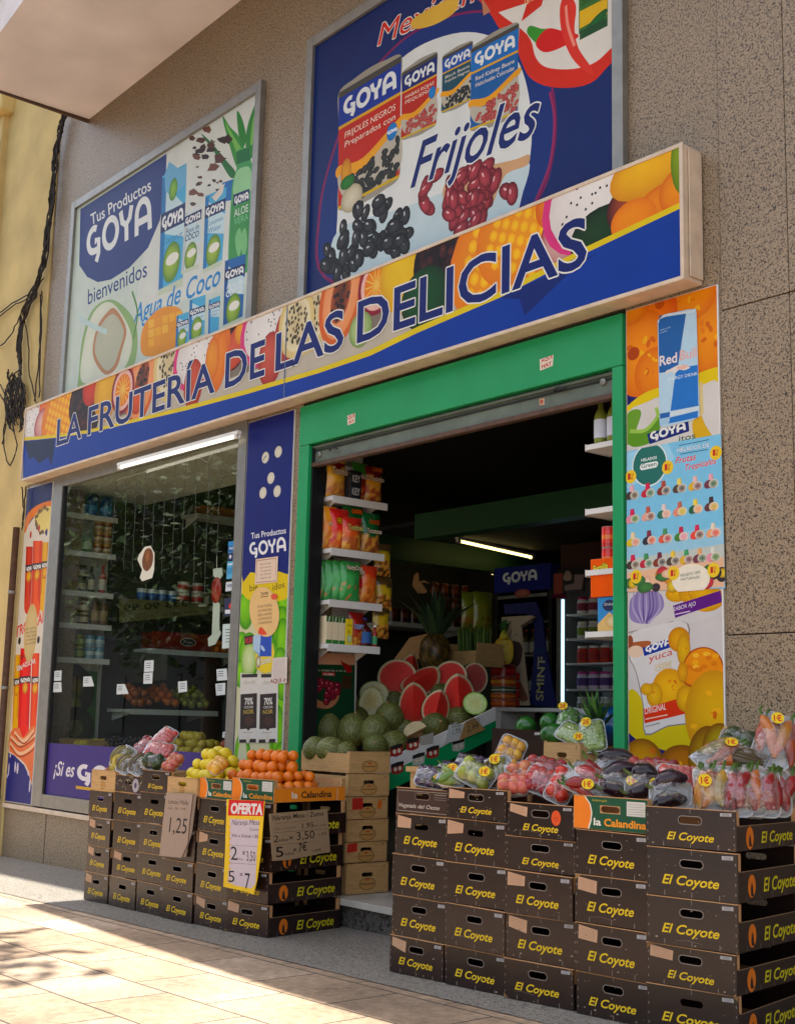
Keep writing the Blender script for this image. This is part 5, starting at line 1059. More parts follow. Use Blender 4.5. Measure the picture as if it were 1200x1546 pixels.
def scatter(x0, x1, y0, y1, zfun, r, layers, dens=1.0):
    P = []
    for L in range(layers):
        ny = max(1, int((y1-y0)/(r*2))-L); nx = max(1, int((x1-x0)/(r*2))-L)
        for i in range(nx):
            for j in range(ny):
                if random.random() > dens: continue
                x = (x0+x1)/2+(i-(nx-1)/2)*2*r+random.uniform(-.15, .15)*r; y = (y0+y1)/2+(j-(ny-1)/2)*2*r+random.uniform(-.15, .15)*r
                P.append((Vector((x+random.uniform(-.22, .22)*r, y+random.uniform(-.22, .22)*r, zfun(x, y)+r+L*r*1.5+random.uniform(-.15, .15)*r)), random.uniform(.88, 1.12)))
    return P
def fruit_proto(name, r, c1, c2, mt='fruit', sq=.95, sd=1):
    m = MB(); m.ball(r, r, r*sq, mt, nu=14, nv=9, fn=lumpy(sd, .04), cfn=lambda d: tuple(a+(b-a)*min(1, max(0, .5+.7*noise.noise(d*1.7+Vector((sd, 0, 0))))) for a, b in zip(lin(c1), lin(c2)))); o = m.local(name); PROTOS.append(o); return o
apple = fruit_proto('apple', .038, '#8a1c18', '#c8782c', sd=3); gapple = fruit_proto('apple', .037, '#8a9a2c', '#b8a83c', sd=5); peach = fruit_proto('peach', .037, '#c86a2c', '#a82c20', sd=8); lemo = None
heap(ORG, scatter(-11.2, -11.03, 1.8, 2.1, lambda x, y: MSH[1].z, .04, 2), 'orange on the deeper window shelf right of the red box', 'orange', 'oranges on the deeper shelf')
heap(gapple, scatter(-11.2, -11.04, 1.15, 1.7, lambda x, y: MSH[1].z+.09, .04, 1), 'green apple in the red box in the window', 'apple', 'green apples in the red box')
heap(apple, scatter(-11.2, -10.84, .84, 1.1, lambda x, y: MSH[2].z+(-10.84-x)*.45, .04, 2, .85), 'red apple at the left end of the window fruit heap', 'apple', 'red apples in the window')
heap(ORG, scatter(-11.2, -10.84, 1.1, 1.4, lambda x, y: MSH[2].z+(-10.84-x)*.45, .041, 2, .85), 'orange in the middle of the window fruit heap', 'orange', 'oranges in the window')
heap(gapple, scatter(-11.2, -10.84, 1.4, 1.72, lambda x, y: MSH[2].z+(-10.84-x)*.45, .04, 2, .85), 'green apple at the right end of the window fruit heap', 'apple', 'green apples in the window')
# low window table with grapes, lemons, bananas
tb = thing('window_table', 'low wooden display table of fruit at the foot of the shop window', 'table', (-9.4, .6, FLOOR))
TZ = .98
m = MB(); m.box(-10.9, -7.9, .12, 1.0, TZ-.04, TZ, 'wood'); m.build('tabletop', tb)
for x in (-10.8, -8.0):
    for y in (.18, .94): m = MB(); m.box(x-.03, x+.03, y-.03, y+.03, FLOOR, TZ-.04, 'wood'); m.build('leg', tb)
cardg = thing('grey_card', 'grey card panel standing behind the fruit in the shop window', 'panel', (-10.7, .9, 1.6))
q = [Y(168, 982, .9), Y(252, 988, .9), Y(252, 1026, .9), Y(163, 1034, .9)]; m = MB(); m.prism([(v.x, v.z) for v in q], .9, .91, 'inwall'); m.build('panel', cardg)
yl_ = fruit_proto('lemon', .036, '#d8b82c', '#c8a834', 'fruit', 1.2, 12)
gr = MB(); gr.ball(.014, .014, .015, 'gloss', '#1c1420', nu=8, nv=6); 
p0 = Y(292, 1128, .45); heap(yl_, scatter(p0.x-.25, p0.x+.3, .3, .62, lambda x, y: TZ, .038, 3, .9), 'yellow lemon in the window table heap', 'lemon', 'lemons on the window table')
gb = thing('grape_bunches', 'dark blue grapes heaped on the low table inside the window', 'grapes', (-9.9, .5, TZ)); m = MB()
for i in range(420):
    x = random.uniform(-10.2, -9.4); y = random.uniform(.2, .6); m.ball(.015, .015, .016, 'gloss', random.choice(['#1c1424', '#2a1c34', '#151018']), nu=6, nv=5, T=Matrix.Translation((x, y, TZ+random.random()**1.5*.12)))
o = m.build('grapes', gb); o['kind'] = 'stuff'
bx = thing('banana_tray', 'shallow wooden tray of yellow fruit at left of window table', 'tray', (-10.55, .5, TZ)); m = MB(); m.box(-10.88, -10.3, .15, .8, TZ+.001, TZ+.012, 'wood'); m.box(-10.32, -10.305, .15, .8, TZ+.012, TZ+.09, 'wood'); m.box(-10.88, -10.865, .15, .8, TZ+.012, TZ+.09, 'wood'); m.build('tray', bx)
heap(peach, scatter(-8.6, -8.1, .3, .8, lambda x, y: TZ, .04, 2, .9), 'peach in the heap at the right end of window table', 'peach', 'peaches on the window table')
heap(yl_, scatter(-10.82, -10.36, .2, .75, lambda x, y: TZ+.013, .04, 1, .8), 'yellow fruit lying in the shallow wooden window tray', 'lemon', 'yellow fruit in the tray')
# string of things above: crate of wood hanging shelf with orange box high up
ub = carton_box('fruit_carton', 'orange cardboard carton on the high back shelf seen through window', 'box', -11.2, -11.02, 1.6, 2.3, X(260, 770, -11.0).z, X(260, 770, -11.0).z+.1, '#c8761c')
shelf('high shelf with an orange carton deep in the window', -11.27, -10.98, 1.5, 2.9, X(260, 770, -11.0).z)
def banana(b, r=.018, L=.17, col=('#b8a01c', '#8a9a2c'), T=None, bend=.06):
    P = [(0, 0, 0)]; pts = [(L*(t-.5), 0, bend*(1-(2*t-1)**2)) for t in [i/8 for i in range(9)]]
    rs = [r*k for k in (.35, .75, .95, 1, 1, 1, .95, .7, .3)]; b.tube(pts, r, 'fruit', random.choice(col), n=7, T=T, rs=rs)
# ---------------------------------------------------------------- snack shelves just inside the door
SH = [Y(490, 752, .12).z, Y(490, 838, .12).z, Y(490, 908, .12).z, Y(490, 970, .12).z]
SH = [2.795, 2.435, 2.085, 1.79]
SX = -6.864
for z, n_, y1 in zip(SH, ('top', 'second', 'third', 'lowest'), (.6, .585, .575, .565)): shelf(f'{n_} white snack shelf inside the left edge of shop doorway', -7.085, SX, .12, y1, z)
shelf('short white shelf end high above the snack shelves', -7.085, -6.95, .2, .42, 3.03)
def bag(name, label, y0, y1, z0, h, x, top, mid, low, words, wcol='#f2ead8', cat='crisps bag', oy=.5, tilt=0, group=None, blobs=('#e0a03c', '#b8642c')):
    """pillow shaped snack bag facing +x"""
    y0 -= .016; y1 += .02; h *= 1.16; w_ = y1-y0; t = thing(name, label, cat, (x, (y0+y1)/2, z0), 0, group); m = MB(); nu, nv = 10, 14; vs = []; cc = []
    sd = random.random()*50
    for s_ in (1, -1):
        for j in range(nv+1):
            for i in range(nu+1):
                u, v = i/nu, j/nv; bul = (max(0, math.sin(math.pi*u))**.6)*(max(0, math.sin(math.pi*v))**.55)
                cr = noise.noise(Vector((u*5, v*6, sd)))*.007*(.3+bul)
                edge = .008*(1-math.sin(math.pi*v))*math.sin(u*22)
                vs.append((s_*(bul*w_*.24+cr)+edge*.15, (u-.5)*w_*(1-.07*math.sin(math.pi*v)), v*h))
                k = v+.05*math.sin(u*6+sd)
                c = lin(low) if k < .42 else lin(mid) if k < .72 else lin(top)
                if k < .45 and noise.noise(Vector((u*4.5, v*9, sd+9))) > .02: c = lin(blobs[0])
                elif k < .42 and noise.noise(Vector((u*6, v*11, sd+19))) > .15: c = lin(blobs[1])
                cc.append(c)
    n1 = (nu+1)*(nv+1); q = lambda i, j, o: o+j*(nu+1)+i
    fs = [(q(i, j, 0), q(i+1, j, 0), q(i+1, j+1, 0), q(i, j+1, 0)) for j in range(nv) for i in range(nu)]+[(q(i, j, n1), q(i, j+1, n1), q(i+1, j+1, n1), q(i+1, j, n1)) for j in range(nv) for i in range(nu)]
    m.add(vs, fs, 'gloss', cc, True); m.local('bag', t)
    if words:
        bx = w_*.24+.006
        A = Art('m', mt='gloss', O=(bx, 0, 0), U=(0, 1, 0), V=(0, 0, 1))
        for k, (tx, v, sc_, c, o_) in enumerate(words): A.text(tx, (-w_*.4*sc_, h*v), (w_*.4*sc_, h*v), (-w_*.4*sc_, h*v+w_*.36*min(1, 5/len(tx))*sc_), c, bold=.02, out=o_, outw=.06)
        A.b.local('lettering', t)
    t.rotation_euler = (0, tilt, 0); return t
CR = '#f2e6d0'
bag('crisps_bag', 'first yellow and brown crisps bag at left end of top snack shelf', .14, .27, SH[0], .25, -6.95, '#7a1c14', '#e0a82c', '#c88a3c', [('CHASKIS', .83, .7, '#f0c060', None), ('Tocino', .56, 1, CR, '#5a2418')])
pk = carton_box('tin_pack', 'dark grey pack of cans with pale lettering on the top snack shelf', 'pack', -6.93, -6.87, .275, .37, SH[0]+.001, SH[0]+.2, '#25272c', [('x', -6.8698, lambda A: (A.text('KEY', (.29, SH[0]+.12), (.36, SH[0]+.12), (.29, SH[0]+.17), '#c8ccd0', traced=False, bold=.03), A.text('KEY', (.29, SH[0]+.03), (.36, SH[0]+.03), (.29, SH[0]+.08), '#c8ccd0', traced=False, bold=.03)))])
bag('crisps_bag', 'green topped crisps bag in the middle of the top snack shelf', .36, .47, SH[0], .24, -6.95, '#3f8a2c', '#8a2c1c', '#a83a24', [('TAMALITO', .58, 1, CR, '#5a2418')], blobs=('#c8442c', '#d89a3c'))
bag('crisps_bag', 'dark red crisps bag at right end of the top snack shelf', .46, .58, SH[0], .23, -6.93, '#6a1814', '#d8982c', '#a8482c', [('CHASKIS', .84, .7, '#e0803c', None), ('Tocinito', .58, 1, CR, '#5a2418')])
bag('crisps_bag', 'orange snack bag squeezed at left end of second snack shelf', .13, .22, SH[1], .26, -6.97, '#f0a01c', '#e8861c', '#d8762c', [('N', .55, .5, CR, '#2c1c14')])
bag('crisps_bag', 'shiny red snack bag on the second snack shelf', .18, .32, SH[1], .25, -6.95, '#d01c18', '#d82418', '#c81c18', [('FRITOS', .62, .8, '#f0c83c', '#5a1410')], blobs=('#e06a2c', '#e8a03c'))
bag('crisps_bag', 'large dark green crisps bag at back of second snack shelf', .3, .45, SH[1], .3, -6.97, '#14602c', '#1c6a34', '#b8762c', [('CHASKIS', .78, .6, '#e8863c', '#c83a1c'), ('Jalapeños', .5, 1, CR, '#1c3a1c')])
bag('crisps_bag', 'small red and yellow tortilla bag in front on second snack shelf', .24, .37, SH[1], .2, -6.885, '#c82c1c', '#d85a24', '#b85a2c', [('Tostitos', .6, 1, '#e8d88a', '#3a5a24')])
bag('crisps_bag', 'green and brown crisps bag at right end of second snack shelf', .44, .57, SH[1], .25, -6.93, '#14602c', '#14602c', '#9a4a2c', [('CHASKIS', .72, .7, '#e05a34', None), ('Yucatanas', .5, 1, CR, '#2c2418')])
for i in range(4):
    bag('nut_bag', 'flat green nut bag standing in the row on third snack shelf', .12+i*.042, .12+i*.042+.14, SH[2], .24, -6.99+.03*i, '#2f8a3c', '#3a9c4c', '#2f8a44', [('NuttyCrus', .78, .95, CR, '#2c4a24')] if i == 3 else None, group='green nut bags on the third shelf', blobs=('#3a9c4c', '#c87a3c'))
bag('nut_bag', 'red and green nut bag in the middle of third snack shelf', .34, .44, SH[2], .22, -6.93, '#4a6a24', '#b81c24', '#c01c24', [('Crus', .78, .8, CR, '#2c4a24')], blobs=('#e0b060', '#c01c24'))
bag('nut_bag', 'orange nut bag at the right end of third snack shelf', .43, .55, SH[2], .23, -6.92, '#d83c1c', '#d86a24', '#c8641c', None, blobs=('#d8862c', '#a8501c'))
for i in range(3):
    carton_box('juice_carton', 'cream drink carton with green band in the row on lowest snack shelf', 'carton', -6.99, -6.9, .13+i*.055, .13+i*.055+.05, SH[3]+.001, SH[3]+.19, '#e2d2b0', [('x', -6.8999, lambda A, i=i: (A.m([(.13+i*.055, SH[3]+.002), (.18+i*.055, SH[3]+.002), (.18+i*.055, SH[3]+.03), (.13+i*.055, SH[3]+.03)], '#3a8a3c'), A.m([(.13+i*.055, SH[3]+.15), (.18+i*.055, SH[3]+.15), (.18+i*.055, SH[3]+.19), (.13+i*.055, SH[3]+.19)], '#2c6a34'), A.m([(.145+i*.055, SH[3]+.14), (.152+i*.055, SH[3]+.14), (.16+i*.055, SH[3]+.185), (.152+i*.055, SH[3]+.185)], '#eae6d8')))], 'cream cartons on the lowest shelf')
carton_box('juice_carton', 'yellow carton with a pale fruit picture on the lowest snack shelf', 'carton', -6.97, -6.895, .295, .35, SH[3]+.001, SH[3]+.18, '#e8cc1c', [('x', -6.8945, lambda A: (A.text('LECHE', (.3, SH[3]+.13), (.345, SH[3]+.13), (.3, SH[3]+.145), '#3a4a24', traced=False), A.text('1L', (.312, SH[3]+.085), (.332, SH[3]+.085), (.312, SH[3]+.105), '#2c3a1c', traced=False, bold=.02), A.disc((.322, SH[3]+.045), .024, .03, '#dfe0b8', '#b8c87a')))])
bag('crisps_bag', 'dark red crisps bag with blue panel on the lowest snack shelf', .345, .44, SH[3], .2, -6.92, '#8a1814', '#a02418', '#a83c24', [('CRISPY', .5, .8, '#b8d0f0', '#1c4a9a')])
place(bottle3(.05, .2, '#4a1414', '#2a5a9a', '#2c2a7a', .35), [(-6.93, .48, SH[3])], 'dark red bottle with blue label on lowest snack shelf', 'bottle', None)
place(bottle3(.02, .15, '#8a1c14', '#3a8a5c', '#e8e4dc', .5), [(-6.89, .54, SH[3])], 'small white capped sauce bottle at right end of lowest snack shelf', 'bottle', None)
for i, (yy, zz) in enumerate(((.66, 2.3), (.68, 2.06), (.66, 1.86))):
    bag('sweet_bag', ('upper', 'middle', 'lower')[i]+' yellow labelled sweet bag hanging beside the snack shelves', yy-.06, yy+.06, zz, .2, -6.98, '#5a4424', '#c8a81c', '#5a3a1c', None, cat='sweet bag')
# grape picture below the snack shelves
gp = thing('grape_poster', 'green poster of a hand holding red grapes below the snack shelves', 'poster', (-7.08, .35, 1.15))
q = [X(466, 985, -7.05), X(536, 990, -7.05), X(534, 1132, -7.05), X(458, 1140, -7.05)]
m = MB(); m.prism([(v.y, v.z) for v in q], -7.085, -7.0505, 'plastic', ax='x'); m.build('board', gp)
A = zoomed(Art('x', -7.05), 460, 960, 3.75)
A.p([(22, 95), (285, 112), (278, 640), (0, 670)], '#1f4a30'); A.p([(22, 90), (285, 108), (284, 165), (20, 160)], '#d8a88c'); A.text('De los mejores a tu mesa', (24, 198), (268, 205), (24, 184), '#e2d8c4'); A.p([(98, 205), (172, 208), (172, 226), (98, 224)], '#b82c2c'); A.text('COLOMBIA', (104, 222), (166, 224), (104, 210), '#f0e4dc', bold=.02)
A.spl([(10, 240), (40, 235), (30, 300), (60, 350), (130, 380), (180, 330), (200, 270), (190, 360), (140, 410), (60, 400), (15, 340)], '#b88464')
pile([(40, 260), (120, 255), (200, 290), (160, 350), (110, 380), (50, 320)], 26, ('#a83848', '#5a1828', '#e0a0a8'), .03, .03)
A.p([(212, 225), (268, 225), (262, 300), (214, 300)], '#4a3424'); A.p([(200, 140), (262, 170), (268, 205), (240, 210)], '#a02824'); A.build('print', gp)
# ---------------------------------------------------------------- shelves at the right of the doorway
RSH = [Y(885, 675, .14).z, Y(882, 772, .14).z, Y(885, 863, .14).z, Y(890, 955, .14).z]
RXL = -4.57
for z, n_ in zip(RSH, ('top', 'second', 'third', 'lowest')):
    t = thing('wall_shelf', f'{n_} white shelf at right edge of the shop doorway', 'shelf', (-4.4, .2, z-.03)); m = MB(); m.box(RXL+.004, -4.22, .1, .31, z-.03, z, 'white'); m.build('board', t, bevel=.002); m = MB(); m.box(RXL, RXL+.0035, .1, .31, z-.035, z+.004, 'white'); m.build('price_rail', t)
place(bottle3(.038, .27, '#7a8230', '#c8ccd8', '#c8c090', .42), [(-4.5, .15, RSH[0]), (-4.41, .15, RSH[0]), (-4.32, .15, RSH[0])], 'green oil bottle with white label on the top right doorway shelf', 'bottle', 'oil bottles on the right shelf')
carton_box('powder_carton', 'purple and white carton on the second right doorway shelf', 'box', -4.34, -4.24, .12, .2, RSH[1]+.001, RSH[1]+.31, '#4a2a8a', [('y', .1198, lambda A: A.m([(-4.325, RSH[1]+.1), (-4.25, RSH[1]+.1), (-4.25, RSH[1]+.28), (-4.325, RSH[1]+.28)], '#c8c4d8'))])
for i in range(3):
    for k in range(2):
        c = tin(.042, .115, ['#b81c18', '#d82c20', '#e07a2c', '#d82c20', '#c81c18']); c.location = (-4.46+i*.088, .17, RSH[2]+k*.116+.0005); tag(c, 'red and orange tin stacked two high on third right doorway shelf', 'tin', 'red tins on the right shelf')
place(jar(.05, .28, '#3a2c20', '#2a2018', '#6a5a44'), [(-4.3, .26, RSH[2])], 'tall dark jar behind the red tins on right doorway shelf', 'jar', None)
bz0 = Y(892, 940, .14).z+.0
lw = RSH[3]
ob = carton_box('cereal_box', 'blue and cream cereal box under the orange box at right', 'box', -4.5, -4.26, .12, .27, lw+.001, lw+.18, '#3a8ac8', [('y', .1198, lambda A: (A.disc((-4.42, lw+.135), .045, .03, '#1c2c5a'), A.text('Dulce', (-4.452, lw+.135), (-4.39, lw+.135), (-4.452, lw+.15), '#e8ecf0', traced=False), A.m([(-4.5, lw+.002), (-4.26, lw+.002), (-4.26, lw+.1), (-4.36, lw+.06), (-4.42, lw+.1), (-4.5, lw+.04)], '#e8c88a'), A.disc((-4.4, lw+.05), .05, .035, '#f0e0b8', '#d8b06a')))])
orb = carton_box('snack_box', 'bright orange cardboard box stacked at right edge of the doorway', 'box', -4.54, -4.26, .11, .29, lw+.182, lw+.385, '#e8560c', [('y', .1098, lambda A: (A.text('Familia', (-4.52, lw+.315), (-4.42, lw+.33), (-4.52, lw+.35), '#f0e04c', traced=False, bold=.03, out='#5a2c10', outw=.08), A.text('Familia', (-4.36, lw+.285), (-4.27, lw+.295), (-4.36, lw+.312), '#f4ece0', traced=False, bold=.02), A.m([(-4.35, lw+.32), (-4.28, lw+.325), (-4.28, lw+.36), (-4.35, lw+.355)], '#b83a1c')))])
# ---------------------------------------------------------------- drinks cooler, lit cooler
def pz(px, py, y): return Y(px, py, y)
FY = 3.3
a = pz(749, 868, FY); b2 = pz(832, 1075, FY); top = pz(790, 856, FY).z; hb = pz(790, 893, FY).z
fr_ = thing('drinks_cooler', 'tall dark drinks cooler with blue lettered header at back of shop', 'fridge', ((a.x+b2.x)/2, FY+.3, FLOOR))
m = MB(); m.box(a.x, b2.x, FY, FY+.6, FLOOR, FLOOR+.12, 'black'); m.box(a.x, b2.x, FY+.55, FY+.6, FLOOR+.12, top, 'black'); m.box(a.x, a.x+.04, FY, FY+.55, FLOOR+.12, top, 'black'); m.box(b2.x-.04, b2.x, FY, FY+.55, FLOOR+.12, top, 'black'); m.build('cabinet', fr_)
m = MB(); m.box(a.x-.005, b2.x+.005, FY-.02, FY+.5, hb, top+.01, 'gloss', '#17207a'); m.build('header', fr_)
A = zoomed(Art('y', FY-.021), 720, 840, 5.4545); A.goya((212, 226), (500, 190), (212, 140), '#dfe6f2', wt=.24); A.build('lettering', fr_)
m = MB(); m.box(a.x+.04, b2.x-.04, FY-.02, FY-.003, hb-.06, hb-.03, 'alu'); m.box(a.x+.02, a.x+.05, FY-.02, FY-.002, .7, hb-.061, 'black'); m.build('door_frame', fr_)
for z in (1.2, 1.55, 1.9, 2.2):
    m = MB(); m.box(a.x+.05, b2.x-.05, FY+.05, FY+.5, z, z+.012, 'alu'); m.build('rack', fr_)
place(bottle3(.034, .24, '#5a4a2c', '#a8a49a', '#b8402c'), [(a.x+.1+.09*i, FY+.12, z+.0125) for z in (1.55, 1.9) for i in range(7)], 'small drink bottle standing on a rack of the dark cooler', 'bottle', 'bottles in the dark cooler')
A = zoomed(Art('y', FY-.0215), 720, 840, 5.4545); A.ell((372, 305), .1, .04, '#c88a7a', '#a85a4c'); A.build('badge', fr_)
c0 = pz(840, 860, FY); c1 = pz(940, 1080, FY)
lx0, lx1 = c0.x, c0.x+1.05
lc = thing('lit_cooler', 'white lit glass cooler of dairy pots behind right doorway shelves', 'fridge', ((lx0+lx1)/2, FY+.3, FLOOR))
ztop = pz(845, 868, FY).z
m = MB(); m.box(lx0, lx1, FY, FY+.6, FLOOR, FLOOR+.5, 'black'); m.box(lx0, lx1, FY+.55, FY+.6, FLOOR+.5, ztop, 'plastic'); m.box(lx0, lx0+.05, FY, FY+.55, FLOOR+.5, ztop, 'alu'); m.box(lx1-.05, lx1, FY, FY+.55, FLOOR+.5, ztop, 'black'); m.box(lx0, lx1, FY, FY+.6, ztop, ztop+.05, 'black'); m.build('cabinet', lc)
l0, l1 = pz(845, 905, FY), pz(845, 1082, FY)
m = MB(); m.box(l0.x-.015, l0.x+.025, FY+.01, FY+.03, l1.z, l0.z, 'led'); m.build('led_strip', lc)
zz = [pz(855, 927, FY).z, pz(855, 964, FY).z, pz(855, 1001, FY).z, pz(855, 1040, FY).z, pz(855, 1078, FY).z]
for z in zz: m = MB(); m.box(lx0+.09, lx1-.06, FY+.03, FY+.5, z-.015, z, 'white'); m.build('rack', lc)
PC_ = [('#d8d4d0', '#b8285a', '#8a2c44'), ('#d0ccc4', '#d8d0b8', '#7a8a2c'), ('#c8402c', '#d8d4cc', '#a82c24'), ('#d8c8d8', '#c82c8a', '#5a3a7a'), ('#cfd0cc', '#dcdcd8', '#8a8478')]
for k, z in enumerate(zz):
    cs = PC_[k]; pr = jar(.05, .15, cs[0], cs[1], cs[2]); place(pr, [(lx0+.2+.13*i, FY+.12, z+.0005) for i in range(5)], ('pot with crimson lid on top rack of the lit cooler', 'pale jar on second rack of the lit cooler', 'red and white jar on third rack of the lit cooler', 'white and pink pot on fourth rack of the lit cooler', 'white tub on lowest rack of the lit cooler')[k], 'pot', ('crimson pots in cooler', 'pale jars in cooler', 'red jars in cooler', 'pink pots in cooler', 'white tubs in cooler')[k], 0)
sg = thing('cooler_sign', 'dark pink cut out sign of ice cream cups above the lit cooler', 'sign', (lx0+.2, FY-.05, 2.3))
A = zoomed(Art('y', FY-.06), 720, 840, 5.4545)
m = MB(); q = [pz(720+x/5.4545, 840+y_/5.4545, FY-.06) for x, y_ in ((625, 140), (780, 110), (890, 140), (880, 280), (720, 290), (735, 345), (615, 345))]; m.prism([(v.x, v.z) for v in q], FY-.0595, FY-.05, 'black', ax='y'); m.build('board', sg)
A.p([(632, 145), (705, 140), (700, 310), (632, 312)], '#a85c54'); A.spl([(715, 150), (745, 115), (775, 150), (770, 195), (715, 195)], '#b8a49c'); A.p([(800, 150), (880, 150), (860, 270), (720, 282), (718, 240), (800, 220)], '#a89490'); A.p([(615, 312), (735, 308), (735, 343), (615, 345)], '#6a1838'); A.build('print', sg)
for i, (c, w_, h_, dx) in enumerate((('#3a1c14', .5, .22, 0), ('#4a3a1c', .45, .3, .55))):
    carton_box('storage_carton', ('brown', 'tan')[i]+' storage carton stacked on top of the lit cooler', 'box', lx0+dx, lx0+dx+w_, FY+.05, FY+.45, ztop+.051, ztop+.051+h_, c, mt='paper')
# ---------------------------------------------------------------- counter with tins and cardboard displays
CY = 2.35
k0 = Y(742, 1068, CY); kz = k0.z
ct = thing('counter', 'white counter with open front behind the melon stand', 'counter', (k0.x+.5, CY+.25, FLOOR))
m = MB(); m.box(k0.x, k0.x+1.05, CY, CY+.55, kz-.03, kz, 'white'); m.build('countertop', ct, bevel=.003)
m = MB(); m.box(k0.x, k0.x+.1, CY+.01, CY+.54, FLOOR, kz-.0305, 'white'); m.build('side_panel', ct)
m = MB(); m.box(k0.x+.95, k0.x+1.05, CY+.01, CY+.54, FLOOR, kz-.0305, 'white'); m.build('side_panel', ct)
m = MB(); m.box(k0.x+.1, k0.x+.95, CY+.4, CY+.42, FLOOR, kz-.0305, 'inwall'); m.build('back_panel', ct)
# cardboard displays
dy = CY+.32
def pan(name, label, pts, y, th, mtc, art=None):
    q = [Y(720+x/5.4545, 840+y_/5.4545, y) for x, y_ in pts]; zmin = min(v.z for v in q)
    t = thing(name, label, 'display', (sum(v.x for v in q)/len(q), y, zmin)); m = MB(); m.prism([(v.x, v.z) for v in q], y, y+th, 'paper', mtc, ax='y'); m.build('panel', t)
    if art: A = zoomed(Art('y', y-.0003, 'paper'), 720, 840, 5.4545); art(A); A.build('print', t)
    return t
def a_smint(A):
    A.text('SMINT', (542, 1190), (560, 830), (480, 1185), '#b8b48c', bold=.02); A.ell((530, 838), .012, .012, '#b8b48c'); A.p([(462, 775), (480, 755), (530, 750), (556, 775), (556, 800), (462, 800)], '#1c3a6a')
# vertical lettering: baseline runs upward
pan('mint_display', 'tall navy cardboard mint display with vertical lettering on the counter', [(215, 395), (480, 373), (530, 500), (560, 760), (640, 1190), (632, 1243), (428, 1226), (470, 760), (470, 560), (400, 470), (230, 480)], dy, .02, '#141c5c', a_smint)
def a_lindt(A):
    A.text('ndl', (225, 690), (285, 660), (225, 630), '#3a3024', shear=.4); A.text('Swiss', (300, 655), (330, 648), (300, 640), '#3a3024'); A.spl([(265, 715), (340, 705), (372, 760), (360, 860), (330, 905), (270, 900)], '#5a4440'); A.p([(360, 570), (470, 498), (468, 520), (372, 595)], '#6a5448'); A.spl([(330, 1000), (390, 1100), (415, 1180), (350, 1180)], '#8a5a48')
pan('chocolate_display', 'beige cardboard chocolate display standing on the counter', [(200, 500), (450, 486), (474, 498), (362, 590), (380, 800), (428, 1228), (330, 1226), (270, 900), (220, 700)], dy-.06, .015, '#b8a68c', a_lindt)
# tins
ty = CY+.12
tc_ = Y(720+215/5.4545, 840+1225/5.4545, ty)
r_ = msz(tc_, 105/5.4545)
zs = kz+.0005
for i, (cols, h_, lb) in enumerate(((['#a83c14', '#d8701c', '#c8501c'], 66, 'orange tin at the bottom'), (['#b84c14', '#e08a2c', '#c8581c'], 55, 'orange tin second from the bottom'), (['#24482c', '#b8b49c', '#2c5434'], 48, 'green banded tin in the middle'), (['#b84c14', '#e0922c', '#b8441c'], 86, 'orange double tin under the red one'), (['#a81414', '#c82420', '#8c1010'], 100, 'red tin topmost'))):
    hh = msz(tc_, h_/5.4545)*.98; o = tin(r_, hh, cols); o.location = (tc_.x, ty, zs); tag(o, lb+' of the wide stack under the pineapple half', 'tin', 'wide tins under the pineapple'); zs += hh+.0005
sx = Y(720+85/5.4545, 840+1225/5.4545, ty-.05); rr = msz(sx, 30/5.4545); z2 = kz+.0005
for i in range(5):
    o = tin(rr, rr*2.5, ['#8a1414', '#b8241c', '#d0a04c', '#a81c18']); o.location = (k0.x+.05, ty-.06, z2); tag(o, 'narrow red tin in the tall column at left end of counter', 'tin', 'narrow red tins on the counter'); z2 += rr*2.5+.0005
for i in range(4):
    o = tin(rr, rr*2.4, ['#8a1414', '#b8241c', '#a81c18']); o.location = (k0.x+.05-rr*2.2, ty+.0, kz-.15+.3+i*(rr*2.4+.0005)); o.location.z = kz+.0005+i*(rr*2.4+.0005); o.location.x = k0.x+.05+rr*.2; o.location.y = ty+.1; tag(o, 'narrow red tin in the column behind at left counter end', 'tin', 'rear red tins on the counter')
# half pineapple
pp = Y(720+187/5.4545, 840+902/5.4545, ty); ph = msz(pp, 225/5.4545); pw = msz(pp, 82/5.4545)
ph_ = thing('pineapple_half', 'cut pineapple half with green crown standing on the wide tins', 'pineapple', (tc_.x, ty, zs), FACE)
m = MB(); n = 26; out = []
for i in range(n):
    t = 2*math.pi*i/n; out.append((pw*math.copysign(abs(math.cos(t))**.75, math.cos(t)), ph*.5+ph*.5*math.copysign(abs(math.sin(t))**.75, math.sin(t))))
vs = [(x, 0, z) for x, z in out]+[(x*.93, -.003, ph*.5+(z-ph*.5)*.95) for x, z in out]+[(x*.2, -.004, ph*.5+(z-ph*.5)*.8) for x, z in out]; cc = [lin('#8a6a1c')]*n+[lin('#f0c41c')]*n+[lin('#f2d050')]*n
fs = [(i, (i+1) % n, n+(i+1) % n, n+i) for i in range(n)]+[(n+i, n+(i+1) % n, 2*n+(i+1) % n, 2*n+i) for i in range(n)]+[list(range(2*n, 3*n))]
m.add(vs, fs, 'flesh', cc); m.lathe([(pw*.5, ph*.93), (pw*.42, ph*1.06), (pw*.2, ph*1.3)], 'flesh', n=12, cols=['#f0c41c', '#e0d04c', '#8aa034']); m.local('flesh', ph_)
m = MB(); vs = [(x, 0.001, z) for x, z in out]+[(x*.8, pw*.6, ph*.5+(z-ph*.5)*.85) for x, z in out]+[(x*.3, pw*.85, ph*.5+(z-ph*.5)*.5) for x, z in out]
m.add(vs, [(i, n+i, n+(i+1) % n, (i+1) % n) for i in range(n)]+[(n+i, 2*n+i, 2*n+(i+1) % n, n+(i+1) % n) for i in range(n)]+[list(range(2*n, 3*n))[::-1]], 'fruit', '#7a5a1c', True); m.local('rind', ph_)
